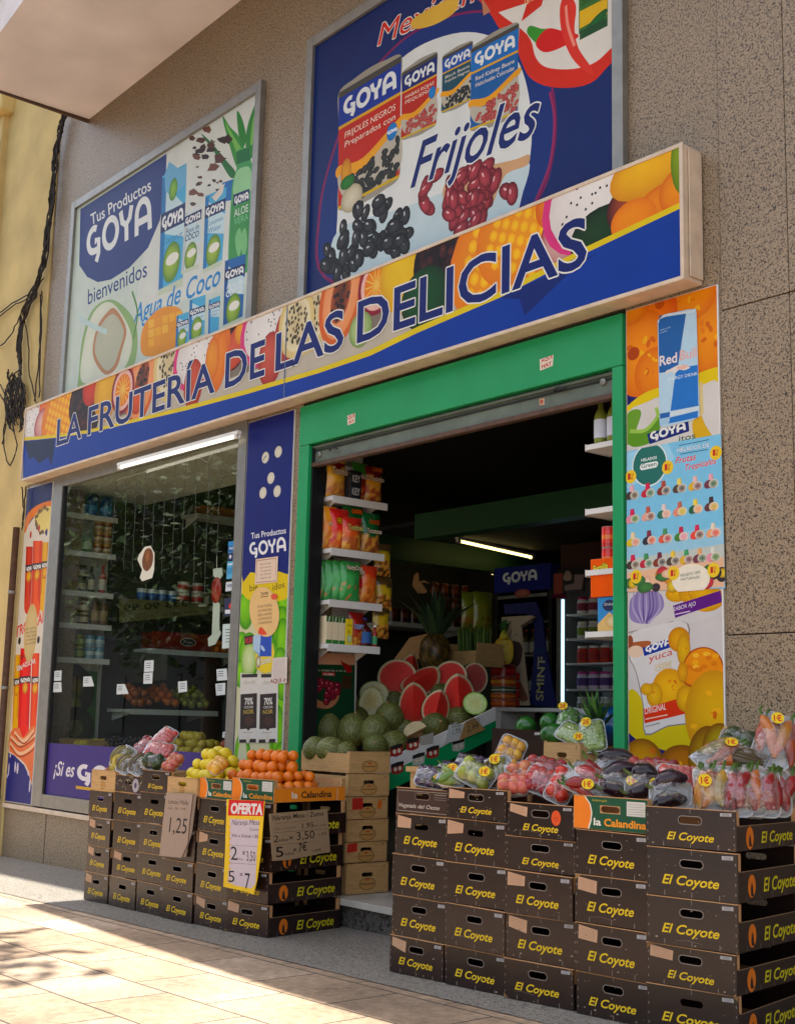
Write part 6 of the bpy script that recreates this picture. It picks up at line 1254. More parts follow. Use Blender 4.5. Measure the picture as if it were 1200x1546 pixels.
def spikes(n, r0, L, z0, cols, spread=.9, half=False):
    m = MB()
    for i in range(n):
        a = random.random()*6.28 if not half else random.uniform(.1, 3.04); k = random.random(); d = Vector((math.cos(a)*spread*k, math.sin(a)*spread*k, 1)).normalized(); l_ = L*random.uniform(.5, 1); s = Vector((-math.sin(a), math.cos(a), 0))*r0*.22
        b0 = Vector((math.cos(a)*r0*k*.5, math.sin(a)*r0*k*.5, z0)); mid = b0+d*l_*.55; tip = b0+d*l_+Vector((math.cos(a), math.sin(a), -.3))*l_*.25*k
        m.add([b0-s, b0+s, mid+s*.8, tip, mid-s*.8], [(0, 1, 2, 4), (4, 2, 3)], 'leafy', random.choice(cols), True)
    return m
LG = ['#2c5a24', '#3f7a2c', '#5a8a34', '#1c4020']
spikes(34, pw*.6, ph*.6, ph*1.2, LG, .45).local('crown', ph_)
# whole pineapple
wp = Y(656, 1008, 1.75); wr = msz(wp, 24)
pn = thing('pineapple', 'whole pineapple with dark spiky crown behind the watermelon wedges', 'pineapple', tuple(wp)); m = MB()
m.ball(wr, wr, wr*1.35, 'fruit', nu=24, nv=18, T=Matrix.Translation((0, 0, wr*.9)), fn=lambda d: 1+.05*math.sin(d.z*16)*math.sin(math.atan2(d.y, d.x)*9+d.z*8), cfn=lambda d: lin('#7a5a1c' if math.sin(d.z*16)*math.sin(math.atan2(d.y, d.x)*9+d.z*8) > 0 else '#3a3014')); m.local('body', pn)
spikes(60, wr, wr*3.2, wr*2.1, ['#1c3a20', '#2c4a28', '#3a5a34', '#24402c'], .9).local('crown', pn)
# ---------------------------------------------------------------- melon stand: an inclined tray rising into the shop
MX = -6.46
e0, e1, e2, e3 = X(588, 1150, MX), X(745, 1075, MX), X(745, 1100, MX), X(588, 1177, MX)
st = thing('melon_stand', 'sloping white and green sided stand heaped with melons and watermelon wedges', 'stand', (MX-.3, .8, FLOOR))
e0 = Vector((MX, .3, e0.z-.02)); sl_ = (e1.z-e0.z)/(e1.y-e0.y)
def sz(y): return e0.z+sl_*(y-e0.y)-.06            # height of the tray floor along the slope
m = MB(); yA, yB = .12, e1.y+.02
m.add([(-7.08, yA, sz(yA)), (MX-.02, yA, sz(yA)), (MX-.02, yB, sz(yB)), (-7.08, yB, sz(yB)), (-7.08, yA, sz(yA)-.02), (MX-.02, yA, sz(yA)-.02), (MX-.02, yB, sz(yB)-.02), (-7.08, yB, sz(yB)-.02)], [(0, 1, 2, 3), (7, 6, 5, 4), (0, 4, 5, 1), (1, 5, 6, 2), (2, 6, 7, 3), (3, 7, 4, 0)], 'kraft'); m.build('tray_floor', st)
m = MB(); m.prism([(yA, sz(yA)-.005), (yB, sz(yB)-.005), (yB, sz(yB)+.085), (yA, sz(yA)+.085)], MX, MX-.015, 'white', ax='x'); m.build('white_rail', st)
m = MB(); m.prism([(yA, sz(yA)-.12), (yB, sz(yB)-.12), (yB, sz(yB)-.007), (yA, sz(yA)-.007)], MX+.002, MX-.015, 'green', ax='x'); m.build('green_rail', st)
m = MB(); m.box(-7.08, MX-.016, yA-.012, yA, sz(yA)-.12, sz(yA)+.085, 'white'); m.build('front_panel', st)
for yy in (yA+.08, yB-.08):
    for xx in (-7.0, MX-.06): m = MB(); m.box(xx-.025, xx+.025, yy-.025, yy+.025, FLOOR, sz(yy)-.021, 'black'); m.build('leg', st)
A = Art('x', MX+.0024, 'paper'); c = [(520, 650), (612, 615), (525, 750), (725, 660), (645, 700), (870, 620), (690, 590)]
for i, (x, y_) in enumerate(c):
    A = zoomed(Art('x', MX+.0024, 'paper'), 460, 960, 3.75)
    col = '#a8342c' if i in (0, 1, 2, 3) else '#c8c8c0'; A.p([(x-38, y_-18), (x, y_-34), (x+36, y_-40), (x+32, y_+18), (x, y_+34), (x-34, y_+32)] if i < 6 else [(x-40, y_-20), (x+40, y_-45), (x+36, y_+20), (x-36, y_+30)], col if i < 6 else '#b8b4ac')
    if i < 6: A.p([(x-34, y_-22), (x, y_-36), (x+34, y_-42), (x+33, y_-22), (x, y_-12), (x-34, y_-2)], '#1c1c18'); A.ell((x-12, y_+6), .014, .014, '#e8dcc8'); A.ell((x+14, y_), .014, .014, '#e8dcc8')
    A.build('sticker', st)
def art_pc(A, pts): A.p(pts, '#c3c6c2'); A.text('1,75', (838, 560), (880, 545), (838, 535), '#2c2c30', bold=.01)
def xcard(label, pts, col, txt, tp, ox, oy, s, xx, mtb='paper'):
    q = [X(ox+p[0]/s, oy+p[1]/s, xx) for p in pts]; t = thing('price_card', label, 'price card', tuple(sum(q, Vector())/len(q))); m = MB(); m.prism([(v.y, v.z) for v in q], xx, xx-.003, mtb, col, ax='x'); m.build('card', t)
    A = zoomed(Art('x', xx+.0003, 'paper'), ox, oy, s); A.text(txt, tp[0], tp[1], tp[2], '#2a2622'); 
    for i in range(2): A.line([(tp[0][0]-5, tp[0][1]-42-i*14), (tp[1][0]+6, tp[1][1]-42-i*14)], .004, '#6a645c')
    A.build('lettering', t)
xcard('white handwritten price card on the melon stand rail', [(786, 612), (820, 505), (860, 488), (890, 520), (876, 590)], '#c3c6c2', '1,75', ((836, 560), (880, 546), (836, 532)), 460, 960, 3.75, MX+.012)
xcard('kraft handwritten price card on the melon stand rail', [(876, 592), (908, 490), (956, 462), (1022, 530)], '#a8834c', '2,99', ((918, 545), (984, 522), (918, 510)), 460, 960, 3.75, MX+.018)
def on_slope(px, py, y): return Y(px, py, y)
def melon(px, py, r, y, label, euler, k=1.15):
    r *= 1.16; p = Y(460+px/3.75, 960+py/3.75, y); rr = msz(p, r/3.75); t = thing('melon', label, 'melon', tuple(p)); t.rotation_euler = euler
    m = MB(); m.ball(rr, rr, rr*k, 'melon', nu=24, nv=16, fn=lumpy(px, .03)); m.local('rind', t); m = MB(); m.tube([(0, 0, rr*k*.98), (rr*.1, 0, rr*k*1.12)], rr*.06, 'wood', n=6); m.local('stem', t); return t
E3 = lambda: (random.uniform(-.4, .4), random.uniform(-.4, .4), random.random()*6)
for px, py, r, y, lb in ((215, 392, 76, .62, 'whole netted melon at top left beside the grape poster'), (122, 537, 78, .3, 'lowest left whole netted melon on the stand'), (268, 535, 74, .4, 'netted melon with a cut stem end in the front row, second from left'), (396, 540, 74, .5, 'netted melon third from the left in the front row'), (482, 468, 72, .72, 'netted melon above the front row and under the honeydew halves'), (290, 468, 62, .72, 'netted melon half hidden behind the middle of front row'), (505, 615, 68, .52, 'netted melon lying low beside the stand\'s patterned rail'), (562, 532, 52, .8, 'small netted melon behind the pale melon slice'), (735, 512, 66, 1.0, 'netted melon lying under the two front watermelon wedges'), (870, 468, 58, 1.25, 'netted melon wedged at the upper end of stand'), (505, 370, 50, 1.1, 'dark netted melon behind the honeydew half'), (770, 325, 50, 1.3, 'dark netted melon between the watermelon wedges'), (400, 625, 62, .36, 'netted melon at the bottom of the front row, lying right')):
    melon(px, py, r, y, lb, (R(random.uniform(50, 100)), 0, random.random()*6) if r < 70 else E3())
def wedge(R_, a0, a1, cols, nr=10, ns=14, kz_=1.0):
    """slice of a round fruit: axis z, between azimuths a0..a1 (degrees), coloured ring by ring"""
    m = MB(); rs = [0, .5, .82, .89, .95, 1.0]
    for az in (a0, a1):
        vs = []; cc = []
        for k, r in enumerate(rs):
            for i in range(ns+1):
                t = math.pi*i/ns; vs.append((R_*r*math.sin(t)*math.cos(R(az)), R_*r*math.sin(t)*math.sin(R(az)), R_*kz_*r*math.cos(t))); cc.append(lin(cols[k]))
        fs = [(k*(ns+1)+i, k*(ns+1)+i+1, (k+1)*(ns+1)+i+1, (k+1)*(ns+1)+i) for k in range(len(rs)-1) for i in range(ns)]
        m.add(vs, fs if az == a1 else [f[::-1] for f in fs], 'flesh', cc)
    o1 = m
    m2 = MB(); vs = []; na = 12
    for j in range(na+1):
        az = R(a0+(a1-a0)*j/na)
        for i in range(ns+1): t = math.pi*i/ns; vs.append((R_*math.sin(t)*math.cos(az), R_*math.sin(t)*math.sin(az), R_*kz_*math.cos(t)))
    m2.add(vs, [(j*(ns+1)+i, j*(ns+1)+i+1, (j+1)*(ns+1)+i+1, (j+1)*(ns+1)+i) for j in range(na) for i in range(ns)], 'fruit', cols[6], True); return o1, m2
WM = ['#d82c20', '#da2e24', '#d83a2c', '#e0a488', '#d8d8a8', '#4a6a30', '#24421f']
HD = ['#c8b070', '#d0c488', '#dcd8b0', '#d4d8a4', '#b8c478', '#6a7a34', '#48521f']
HD2 = ['#c8c878', '#c8d48c', '#c4d890', '#a8c868', '#8ab04c', '#5a7a2c', '#3a4a20']
def slice_(name, label, px, py, r, y, a, tilt, cols, kz_=1.0, rz=0, cat='watermelon', yr=0):
    p = Y(460+px/3.75, 960+py/3.75, y); r *= 1.13; rr = msz(p, r/3.75); t = thing(name, label, cat, tuple(p))
    m1, m2 = wedge(rr, 90-a/2, 90+a/2, cols, kz_=kz_); m1.local('flesh', t); m2.local('rind', t)
    t.rotation_euler = (Matrix.Rotation(FACE+R(rz), 4, 'Z') @ Matrix.Rotation(R(tilt), 4, 'X') @ Matrix.Rotation(R(yr), 4, 'Y')).to_euler(); return t
slice_('watermelon_half', 'large half watermelon with its red cut face at far left', 522, 232, 100, 1.15, 180, -8, WM, .9, -5, yr=-8)
slice_('watermelon_wedge', 'watermelon wedge standing point up behind the other wedges', 612, 175, 66, 1.35, 90, -5, WM, 1.0, 20)
slice_('watermelon_wedge', 'long watermelon wedge lying tilted across the middle of the heap', 650, 240, 108, 1.2, 80, -12, WM, 1.0, -10, yr=62)
slice_('watermelon_half', 'watermelon half with a ring of rind showing on top', 825, 228, 84, 1.42, 178, -20, WM, 1.0, -5)
slice_('watermelon_half', 'pale pink watermelon half standing at the far right end', 962, 240, 80, 1.62, 180, 2, ['#b84c44', '#b8504a', '#b85a50']+WM[3:], 1.0, 32)
slice_('watermelon_wedge', 'tall front watermelon wedge with a central ridge, left of its twin', 612, 382, 112, .95, 90, -10, WM, .98, -4)
slice_('watermelon_wedge', 'smaller front watermelon wedge leaning right of the ridged one', 750, 402, 96, 1.05, 95, -14, WM, .98, 8, yr=14)
slice_('watermelon_wedge', 'tall dark red watermelon wedge left of the pale green melon half', 872, 330, 106, 1.25, 100, -8, WM, 1.0, -2, yr=-4)
slice_('melon_half', 'pale green melon half with seeds at the right end of stand', 964, 382, 62, 1.22, 180, -8, HD2, .92, 5, 'melon')
slice_('melon_half', 'round honeydew half left of the watermelon pieces', 392, 330, 74, .95, 180, -8, HD, .9, 5, 'melon')
slice_('melon_wedge', 'honeydew wedge leaning in front of the honeydew half', 368, 370, 72, .82, 120, -10, HD, 1.05, -8, 'melon', yr=8)
slice_('melon_wedge', 'pale peeled melon slice lying low near the stand\'s rail', 625, 545, 62, .72, 70, 20, ['#b8a47a']*5+['#a89468', '#b8a47a'], 1.0, 10, 'melon', yr=60)
# crate of asparagus, slanted kraft board
ac = thing('asparagus_crate', 'small wooden crate with bundles of green asparagus behind watermelons', 'crate', tuple(Y(695, 1005, 1.9)))
P = Y(695, 1003, 1.9); w_ = msz(P, 50); h_ = msz(P, 20)
m = MB(); m.box(P.x-w_*.66, P.x+w_*.66, 1.9, 1.915, P.z, P.z+h_, 'wood'); m.box(P.x-w_*.66, P.x+w_*.66, 2.2, 2.215, P.z, P.z+h_, 'wood'); m.box(P.x-w_*.66, P.x-w_*.63, 1.915, 2.2, P.z, P.z+h_*1.6, 'wood'); m.box(P.x+w_*.63, P.x+w_*.66, 1.915, 2.2, P.z, P.z+h_*1.6, 'wood'); m.box(P.x-w_*.66, P.x+w_*.66, 1.9, 2.2, P.z-.015, P.z-.001, 'wood'); m.build('box', ac)
for k, dx in enumerate((-.35, .25)):
    t = thing('asparagus_bundle', ('left', 'right')[k]+' bundle of green asparagus in the small wooden crate', 'asparagus', (P.x+w_*dx, 2.05, P.z)); m = MB()
    for i in range(26):
        x = random.uniform(-.28, .28)*w_; y_ = random.uniform(-.08, .08); m.tube([(x, y_, 0), (x*1.1, y_*1.1, h_*2.2), (x*1.2, y_*1.2, h_*2.9)], .009, 'leafy', random.choice(['#5a7a2c', '#6a8a34', '#4a6a28']), n=5, rs=[.008, .009, .004])
    m.local('stalks', t)
kb = thing('kraft_sheet', 'slanted kraft cardboard panel behind the half watermelon', 'panel', tuple(Y(620, 985, 2.1)))
q = [Y(595, 995, 2.1), Y(618, 963, 2.1), Y(650, 955, 2.1), Y(648, 995, 2.1)]; m = MB(); m.prism([(v.x, v.z) for v in q], 2.1, 2.11, 'kraft', ax='y'); m.build('panel', kb)
# dark back shelf of brown tins
bs = X(590, 938, -10.6); be = X(655, 948, -10.6)
shelf('long dark back shelf of brown tins deep inside shop', -11.27, -10.6, bs.y, bs.y+1.3, bs.z)
for i in range(8):
    for k in range(3 if i > 3 else 1):
        o = tin(.05, .16, ['#4a1c10', '#7a3a1c', '#5a2414']); o.location = (-10.68, bs.y+.08+i*.15, bs.z+.0005+k*.1605); tag(o, 'brown tin on the long dark back shelf', 'tin', 'brown tins on the back shelf')
bnn = thing('banana_cutout', 'brown banana shaped cutout hanging above the brown tins', 'cutout', tuple(Y(632, 880, 3.0)))
q = [Y(580+x/6.667, 840+y_/6.667, 3.0) for x, y_ in ((325, 160), (345, 180), (350, 250), (400, 240), (452, 275), (400, 262), (370, 265), (430, 355), (395, 375), (335, 370), (285, 300), (285, 260), (295, 200))]; m = MB(); m.prism([(v.x, v.z) for v in q], 3.0, 3.008, 'kraft', ax='y'); m.build('card', bnn)
for i in range(2):
    q = Y((706, 724)[i]+4, 938, 2.9); bag('snack_bag', ('left', 'right')[i]+' yellow green snack bag hanging left of the drinks cooler', q.y-.1, q.y+.1, q.z-.12, .33, q.x, '#8a9a24', '#9a9a2c', '#b8862c', None, blobs=('#a8a434', '#5a7a24'))
# ---------------------------------------------------------------- fruit crates
def plane_art(P, U, V, mt='paper'):
    """artwork on a freely turned plane through P, traced from the photo"""
    A = Art('m', mt=mt, O=P, U=U, V=V); P, U, V = Vector(P), Vector(U), Vector(V); N = U.cross(V)
    def q(p):
        if not A.zz: return p
        k = ray(A.zz[0]+p[0]/A.zz[2], A.zz[1]+p[1]/A.zz[2]); h = CAM+k*((P-CAM).dot(N)/k.dot(N)); return ((h-P).dot(U), (h-P).dot(V))
    A.q = q; A.zz = None; return A
def panel_hole(m, w_, z0, z1, y, th, mt, hx, hz, hw, hh):
    """upright panel with a grip hole, front at y"""
    n = 6; sl = []
    for cx, a0 in ((hx+hw/2-hh/2, -90), (hx-hw/2+hh/2, 90)): sl += [(cx+hh/2*math.cos(R(a0+180*i/n)), hz+hh/2*math.sin(R(a0+180*i/n))) for i in range(n+1)]
    def outer(p):
        dx, dz = p[0]-hx, p[1]-hz; k = []
        if dx > 1e-9: k.append((w_/2-hx)/dx)
        if dx < -1e-9: k.append((-w_/2-hx)/dx)
        if dz > 1e-9: k.append((z1-hz)/dz)
        if dz < -1e-9: k.append((z0-hz)/dz)
        t = min(k); return (hx+dx*t, hz+dz*t)
    # add the corners as extra rays so that the outline stays a rectangle
    ang = lambda p: math.atan2(p[1]-hz, p[0]-hx)
    pts = list(sl)
    for c in ((w_/2, z0), (w_/2, z1), (-w_/2, z1), (-w_/2, z0)):
        a = ang(c); best = None
        for i in range(len(sl)):
            p, q = sl[i], sl[(i+1) % len(sl)]; d = (math.cos(a), math.sin(a)); e = (q[0]-p[0], q[1]-p[1]); den = d[0]*e[1]-d[1]*e[0]
            if abs(den) < 1e-12: continue
            t = ((p[0]-hx)*e[1]-(p[1]-hz)*e[0])/den; u = ((p[0]-hx)*d[1]-(p[1]-hz)*d[0])/den
            if t > 0 and -1e-9 <= u <= 1: best = (hx+d[0]*t, hz+d[1]*t)
        if best: pts.append(best)
    pts.sort(key=ang); n = len(pts); vs = []
    for yy in (y, y+th): vs += [(p[0], yy, p[1]) for p in pts]+[(outer(p)[0], yy, outer(p)[1]) for p in pts]
    fs = []
    for i in range(n):
        j = (i+1) % n
        fs += [(i, n+i, n+j, j), (2*n+i, 2*n+j, 3*n+j, 3*n+i), (i, j, 2*n+j, 2*n+i), (n+i, 3*n+i, 3*n+j, n+j)]
    m.add(vs, fs, mt)
CW, CD, CH = .38, .58, .186
def crate(name, label, loc, w_=CW, d=CD, h=CH, kind='coyote', rz=0, note=None, group=None, side=True, inner='crate', seed=0):
    rnd = random.Random(seed); t = thing(name, label, 'crate', loc, rz, group)
    mt = {'coyote': 'crate', 'veg': 'crate_brown', 'cal': 'gloss', 'pine': 'wood', 'font': 'wood', 'flower': 'crate'}[kind]
    X0 = 0                                             # local origin: front left bottom corner at (0,0,0), depth towards +y
    cx = w_/2; hz = h*(.7 if kind in ('coyote', 'veg') else .62); hw = min(.095, w_*.27)
    T = Matrix.Translation((cx, 0, 0))
    m = MB(); panel_hole(m, w_-.006, .002, h-.003, 0, .008, 'kraft' if kind == 'cal' else mt, 0, hz, hw, .026); m.v = [tuple(T @ Vector(v)) for v in m.v]; m.local('front_panel', t)
    m = MB(); panel_hole(m, w_-.006, .002, h-.003, d-.008, .008, 'kraft' if kind == 'cal' else mt, 0, hz, hw, .026); m.v = [tuple(T @ Vector(v)) for v in m.v]; m.local('back_panel', t)
    for x in (.003, w_-.003-.012):
        for y in (.0085, d-.0085-.022): m = MB(); m.box(x, x+.012, y, y+.022, .004, h-.001, 'wood' if kind != 'coyote' else 'kraft'); m.local('corner_post', t)
    sh_ = h*.64
    smt = mt if kind != 'cal' else 'kraft'
    for k, x in enumerate((.0, w_-.0028)):
        m = MB(); m.box(x, x+.0028, .001, d-.001, .003, sh_ if kind not in ('pine', 'font') else h*.9, smt); m.local('side_panel', t)
    m = MB(); m.box(.004, w_-.004, .009, d-.009, .004, .012, 'kraft'); m.local('base', t)
    m = MB(); m.box(-.0005, w_+.0005, -.0015, .0095, h-.0028, h-.0002, 'kraft'); m.local('board_edge', t)
    A = Art('m', mt='paper', O=(0, -.0003, 0), U=(1, 0, 0), V=(0, 0, 1)); tr = dict(traced=False)
    def ticks(c):
        for u in (.2, .5, .8): A.m([(w_*u, .004), (w_*u+.0025, .004), (w_*u+.0025, h*.13), (w_*u, h*.13)], c)
        A.m([(w_*.5, h*.88), (w_*.5+.002, h*.88), (w_*.5+.002, h*.97), (w_*.5, h*.97)], c)
        for k in range(4): A.m([(.008, h*(.15+.2*k)), (.011, h*(.15+.2*k)), (.011, h*(.2+.2*k)), (.008, h*(.2+.2*k))], c); A.m([(w_-.011, h*(.15+.2*k)), (w_-.008, h*(.15+.2*k)), (w_-.008, h*(.2+.2*k)), (w_-.011, h*(.2+.2*k))], c)
    def slot_ring(c):
        a, b_, r = cx-hw/2+.013, cx+hw/2-.013, .0155; n = 8
        P = [(b_+r*math.cos(R(-90+180*i/n)), hz+r*math.sin(R(-90+180*i/n))) for i in range(n+1)]+[(a+r*math.cos(R(90+180*i/n)), hz+r*math.sin(R(90+180*i/n))) for i in range(n+1)]
        A.line(P+[P[0]], .0022, c, traced=False)
    if kind == 'coyote':
        ticks('#9a8f86'); big = h > .165
        if rnd.random() < .75 or not big: slot_ring('#a89c92')
        z0 = h*(.26 if big else .2); ch = h*(.2 if big else .2); u0, u1 = (.17, .8) if big else (.24, .76)
        A.text('El Coyote', (w_*u0, z0), (w_*u1, z0), (w_*u0, z0+ch), '#e8c81c', bold=.018, shear=.3, traced=False)
        A.m([(w_*.83, h*.85), (w_*.95, h*.86), (w_*.95, h*.94), (w_*.83, h*.93)], '#b8b4b4')
        for i in range(3): A.line([(w_*.85, h*(.87+.022*i)), (w_*.93, h*(.876+.022*i))], .0012, '#4a4646', traced=False)
        if note == 'note' or note == 'both':
            o = rnd.uniform(-.01, .01); z1 = h*.95; A.m([(.016, h*.66+o), (w_*.3, h*.64-o), (w_*.31, z1-.012), (.018, z1)], '#c8a488')
            for i in range(5): A.line([(.026, h*(.7+i*.045)), (w_*.27, h*(.69+i*.045))], .001, '#a08470', traced=False)
        if note == 'disc' or note == 'both': A.disc((w_*.73, h*.62), .026, .032, '#e0641c'); A.line([(w_*.69, h*.62), (w_*.77, h*.62)], .004, '#b8441c', traced=False); A.line([(w_*.7, h*.55), (w_*.76, h*.55)], .003, '#b8441c', traced=False)
        for i in range(rnd.randint(0, 3)):                # torn corners and edges showing bare board
            cxn = rnd.choice((0, w_)); s1 = 1 if cxn == 0 else -1; zb = rnd.choice((.003, h-.004)); s2 = 1 if zb < .01 else -1; e = rnd.uniform(.005, .022)
            A.m([(cxn+s1*.003, zb), (cxn+s1*(.003+e*1.4), zb), (cxn+s1*(.003+e*.6), zb+s2*e*.4), (cxn+s1*.003, zb+s2*e)][::s1*s2], rnd.choice(['#8a6a48', '#a08058', '#6a4e36']))
        for i in range(rnd.randint(3, 14)):                # scuffs where the print has rubbed off
            x, z = rnd.uniform(.02, w_-.03), rnd.choice([rnd.uniform(.004, .03), rnd.uniform(.01, h-.02)]); s_ = rnd.uniform(.001, .006); A.m([(x, z), (x+s_*2, z+s_*.2), (x+s_*1.6, z+s_), (x+s_*.2, z+s_*.8)], rnd.choice(['#8a7a6c', '#b8a898', '#6a5a50']))
        if rnd.random() < .35:
            x = rnd.uniform(.04, w_-.16); z = rnd.uniform(.02, .05); A.line([(x, z), (x+.05, z+.004), (x+.11, z-.002)], .0012, '#8a7c70', traced=False)
    elif kind == 'veg':
        A.line([(.012, .012), (w_-.012, .012), (w_-.012, h-.014), (.012, h-.014), (.012, .012)], .0022, '#b8a898', traced=False); A.text('Vegetals del Oeste', (w_*.06, h*.24), (w_*.82, h*.24), (w_*.06, h*.4), '#d8ccc0', shear=.25, traced=False)
        A.line([(w_*.72, h*.8), (w_*.94, h*.8)], .003, '#a89c90', traced=False); A.line([(w_*.72, h*.7), (w_*.94, h*.7)], .0015, '#a89c90', traced=False); A.line([(w_*.72, h*.62), (w_*.94, h*.62)], .0015, '#a89c90', traced=False); slot_ring('#a08c80')
    elif kind == 'cal':
        m2 = [(.004, .003), (w_-.004, .003), (w_-.004, h-.004), (.004, h-.004)]
        def holed(c, x0, x1):                             # leave the grip open: four strips
            a, b_, e, f = cx-hw/2-.002, cx+hw/2+.002, hz-.016, hz+.016
            for p in (((x0, .003), (x1, e)), ((x0, f), (x1, h-.004)), ((x0, e), (max(x0, min(x1, a)), f)), ((min(x1, max(x0, b_)), e), (x1, f))):
                if p[1][0]-p[0][0] > .001 and p[1][1]-p[0][1] > .001: A.m([(p[0][0], p[0][1]), (p[1][0], p[0][1]), (p[1][0], p[1][1]), (p[0][0], p[1][1])], c)
        holed('#12573a', .004, w_-.004)
        A.m([(.004, .003), (w_*.22, .003), (w_*.25, h*.25), (w_*.262, h*.5), (w_*.24, h*.75), (w_*.17, h-.004), (.004, h-.004)], '#e8e2d4'); A.m([(.004, .003), (w_*.2, .003), (w_*.232, h*.25), (w_*.245, h*.5), (w_*.222, h*.75), (w_*.15, h-.004), (.004, h-.004)], '#ee8e10')
        A.text('la', (w_*.28, h*.14), (w_*.38, h*.14), (w_*.28, h*.36), '#f0ece0', bold=.02, traced=False); A.text('Calandina', (w_*.42, h*.14), (w_*.97, h*.14), (w_*.42, h*.36), '#f0a01c', bold=.03, traced=False)
        A.m([(w_*.72, h*.48), (w_*.96, h*.48), (w_*.96, h*.9), (w_*.72, h*.9)], '#d8d4cc')
        for i in range(5): A.line([(w_*.74, h*(.54+.07*i)), (w_*.94, h*(.54+.07*i))], .0015, '#8a9088', traced=False)
        A.text('NARANJAS', (w_*.26, h*.84), (w_*.46, h*.84), (w_*.26, h*.9), '#c8b040', traced=False)
    elif kind == 'pine':
        A.disc((cx, h*.27), .03, .026, '#8a6038'); A.disc((cx, h*.27), .027, .023, '#c49a62')
        A.text('Frutas', (cx-.02, h*.24), (cx+.02, h*.24), (cx-.02, h*.3), '#8a6038', traced=False)
    elif kind == 'flower':
        for i in range(14):
            x, z, a = rnd.uniform(.02, w_-.03), rnd.uniform(.01, h-.02), rnd.random()*3; A.line([(x, z), (x+.02*math.cos(a), z+.02*math.sin(a)), (x+.05*math.cos(a+.6), z+.03*math.sin(a+.6))], .006, rnd.choice(['#c8b8a0', '#a89880']), traced=False, wd2=.002)
        A.disc((w_*.75, h*.45), .04, .045, '#b8b0b8'); A.disc((w_*.75, h*.45), .016, .018, '#5a5068')
    elif kind == 'font':
        A.disc((cx, h*.32), .064, .036, '#2a2018'); A.disc((cx, h*.32), .06, .033, '#c49a62'); A.text('Fontestad', (cx-.05, h*.29), (cx+.05, h*.29), (cx-.05, h*.36), '#2a2018', bold=.02, traced=False)
        for dx in (-.008, .008, 0): A.disc((cx+dx, h*.45+(.006 if dx == 0 else 0)), .005, .005, '#b8402c')
        A.spl([(w_*.88, h*.86), (w_*.91, h*.92), (w_*.9, h*.84), (w_*.93, h*.78)], '#3a3028', 2)
        if note == 'red': A.m([(w_*.12, h*.42), (w_*.38, h*.45), (w_*.38, h*.95), (w_*.12, h*.95)], '#c83a24')
        for k in range(4): A.line([(w_*.15, h*(.55+.09*k)), (w_*.35, h*(.55+.09*k))], .002, '#8a2418', traced=False) if note == 'red' else None
        if note == 'red2': A.m([(w_*.04, h*.5), (w_*.28, h*.55), (w_*.28, h*.98), (w_*.06, h*.92)], '#c83a2c')
        if note == 'red': A.spl([(w_*.73, h*.55), (w_*.78, h*.85), (w_*.84, h*.8), (w_*.84, h*.55), (w_*.78, h*.42)], '#e07a1c')
    if A.b.v: A.b.local('print', t)
    if kind == 'coyote': t.rotation_euler = (R(rnd.uniform(-.5, .5)), R(rnd.uniform(-.45, .45)), rz)
    if side and kind in ('coyote', 'cal') and (group is None or 'carrying the offer' in label or 'rightmost' in label):
        B = Art('m', mt='paper', O=(w_+.0005, 0, 0), U=(0, 1, 0), V=(0, 0, 1))
        if kind == 'coyote':
            B.disc((d*.2, sh_*.5), .034, .043, '#e0862c'); B.spl([(d*.19, sh_*.2), (d*.185, sh_*.4), (d*.2, sh_*.62), (d*.215, sh_*.5), (d*.222, sh_*.3), (d*.23, sh_*.18)], '#3a1c14')
            B.text('El Coyote', (d*.38, sh_*.27), (d*.9, sh_*.27), (d*.38, sh_*.72), '#d8cc1c', bold=.018, shear=.2, traced=False)
            for u in (.12, .32, .52, .72, .9): B.m([(d*u, .004), (d*u+.0025, .004), (d*u+.0025, sh_*.24), (d*u, sh_*.24)], '#9a8f86')
            B.line([(.01, sh_-.002), (d-.01, sh_-.002)], .0022, '#a88c6c', traced=False)
        else:
            B.m([(.002, .004), (d-.002, .004), (d-.002, sh_-.002), (.002, sh_-.002)], '#f09a10'); B.text('la', (d*.24, sh_*.3), (d*.32, sh_*.3), (d*.24, sh_*.75), '#f4f0e4', bold=.02, traced=False); B.text('Calandina', (d*.37, sh_*.3), (d*.8, sh_*.3), (d*.37, sh_*.75), '#3a2410', bold=.03, traced=False)
            B.line([(d*.88, .004), (d*.885, sh_*.9)], .004, '#f4ead0', traced=False)
        B.b.local('side_print', t)
    return t
ORD = ['lowest', 'second lowest', 'middle', 'second highest', 'top']
def column(x, y, zs, w_, rz, where, tops, notes={}, d=CD, xs=()):
    """zs: heights of the joints from the ground up; the top crate's kind comes from tops"""
    out = []
    for i in range(len(zs)-1):
        top = i == len(zs)-2; kind = tops if top else 'coyote'; nt_ = notes.get(i)
        what = {'coyote': 'black yellow lettered crate', 'veg': 'dark brown crate with white script', 'cal': 'green and orange printed crate', 'pine': 'plain wooden crate', 'flower': 'black crate with flower print'}[kind]
        dx, dr = random.uniform(-.009, .009), random.uniform(-.03, .03)
        if top: out.append(crate('fruit_crate', f'{what}, topmost of {where}', (x+dx, y+random.uniform(-.008, .004), zs[i]), w_, d, zs[i+1]-zs[i]-.001, kind, rz+dr, nt_, 'fruit crates stacked on the pavement', seed=random.random()))
        else: out.append(crate('fruit_crate', f'{what}, {ORD[i]} of {where}', (x+dx, y+random.uniform(-.008, .004), zs[i]), w_, d, zs[i+1]-zs[i]-.001, kind, rz+dr, nt_, 'fruit crates stacked on the pavement', seed=random.random()))
    return out
def zrow(px, pys, y): return [Y(px, p, y).z for p in pys]
def zcol(px, pys, y):
    z = zrow(px, pys, y); z[0] = gz(Y(px, pys[0], y).x)+.006; return z
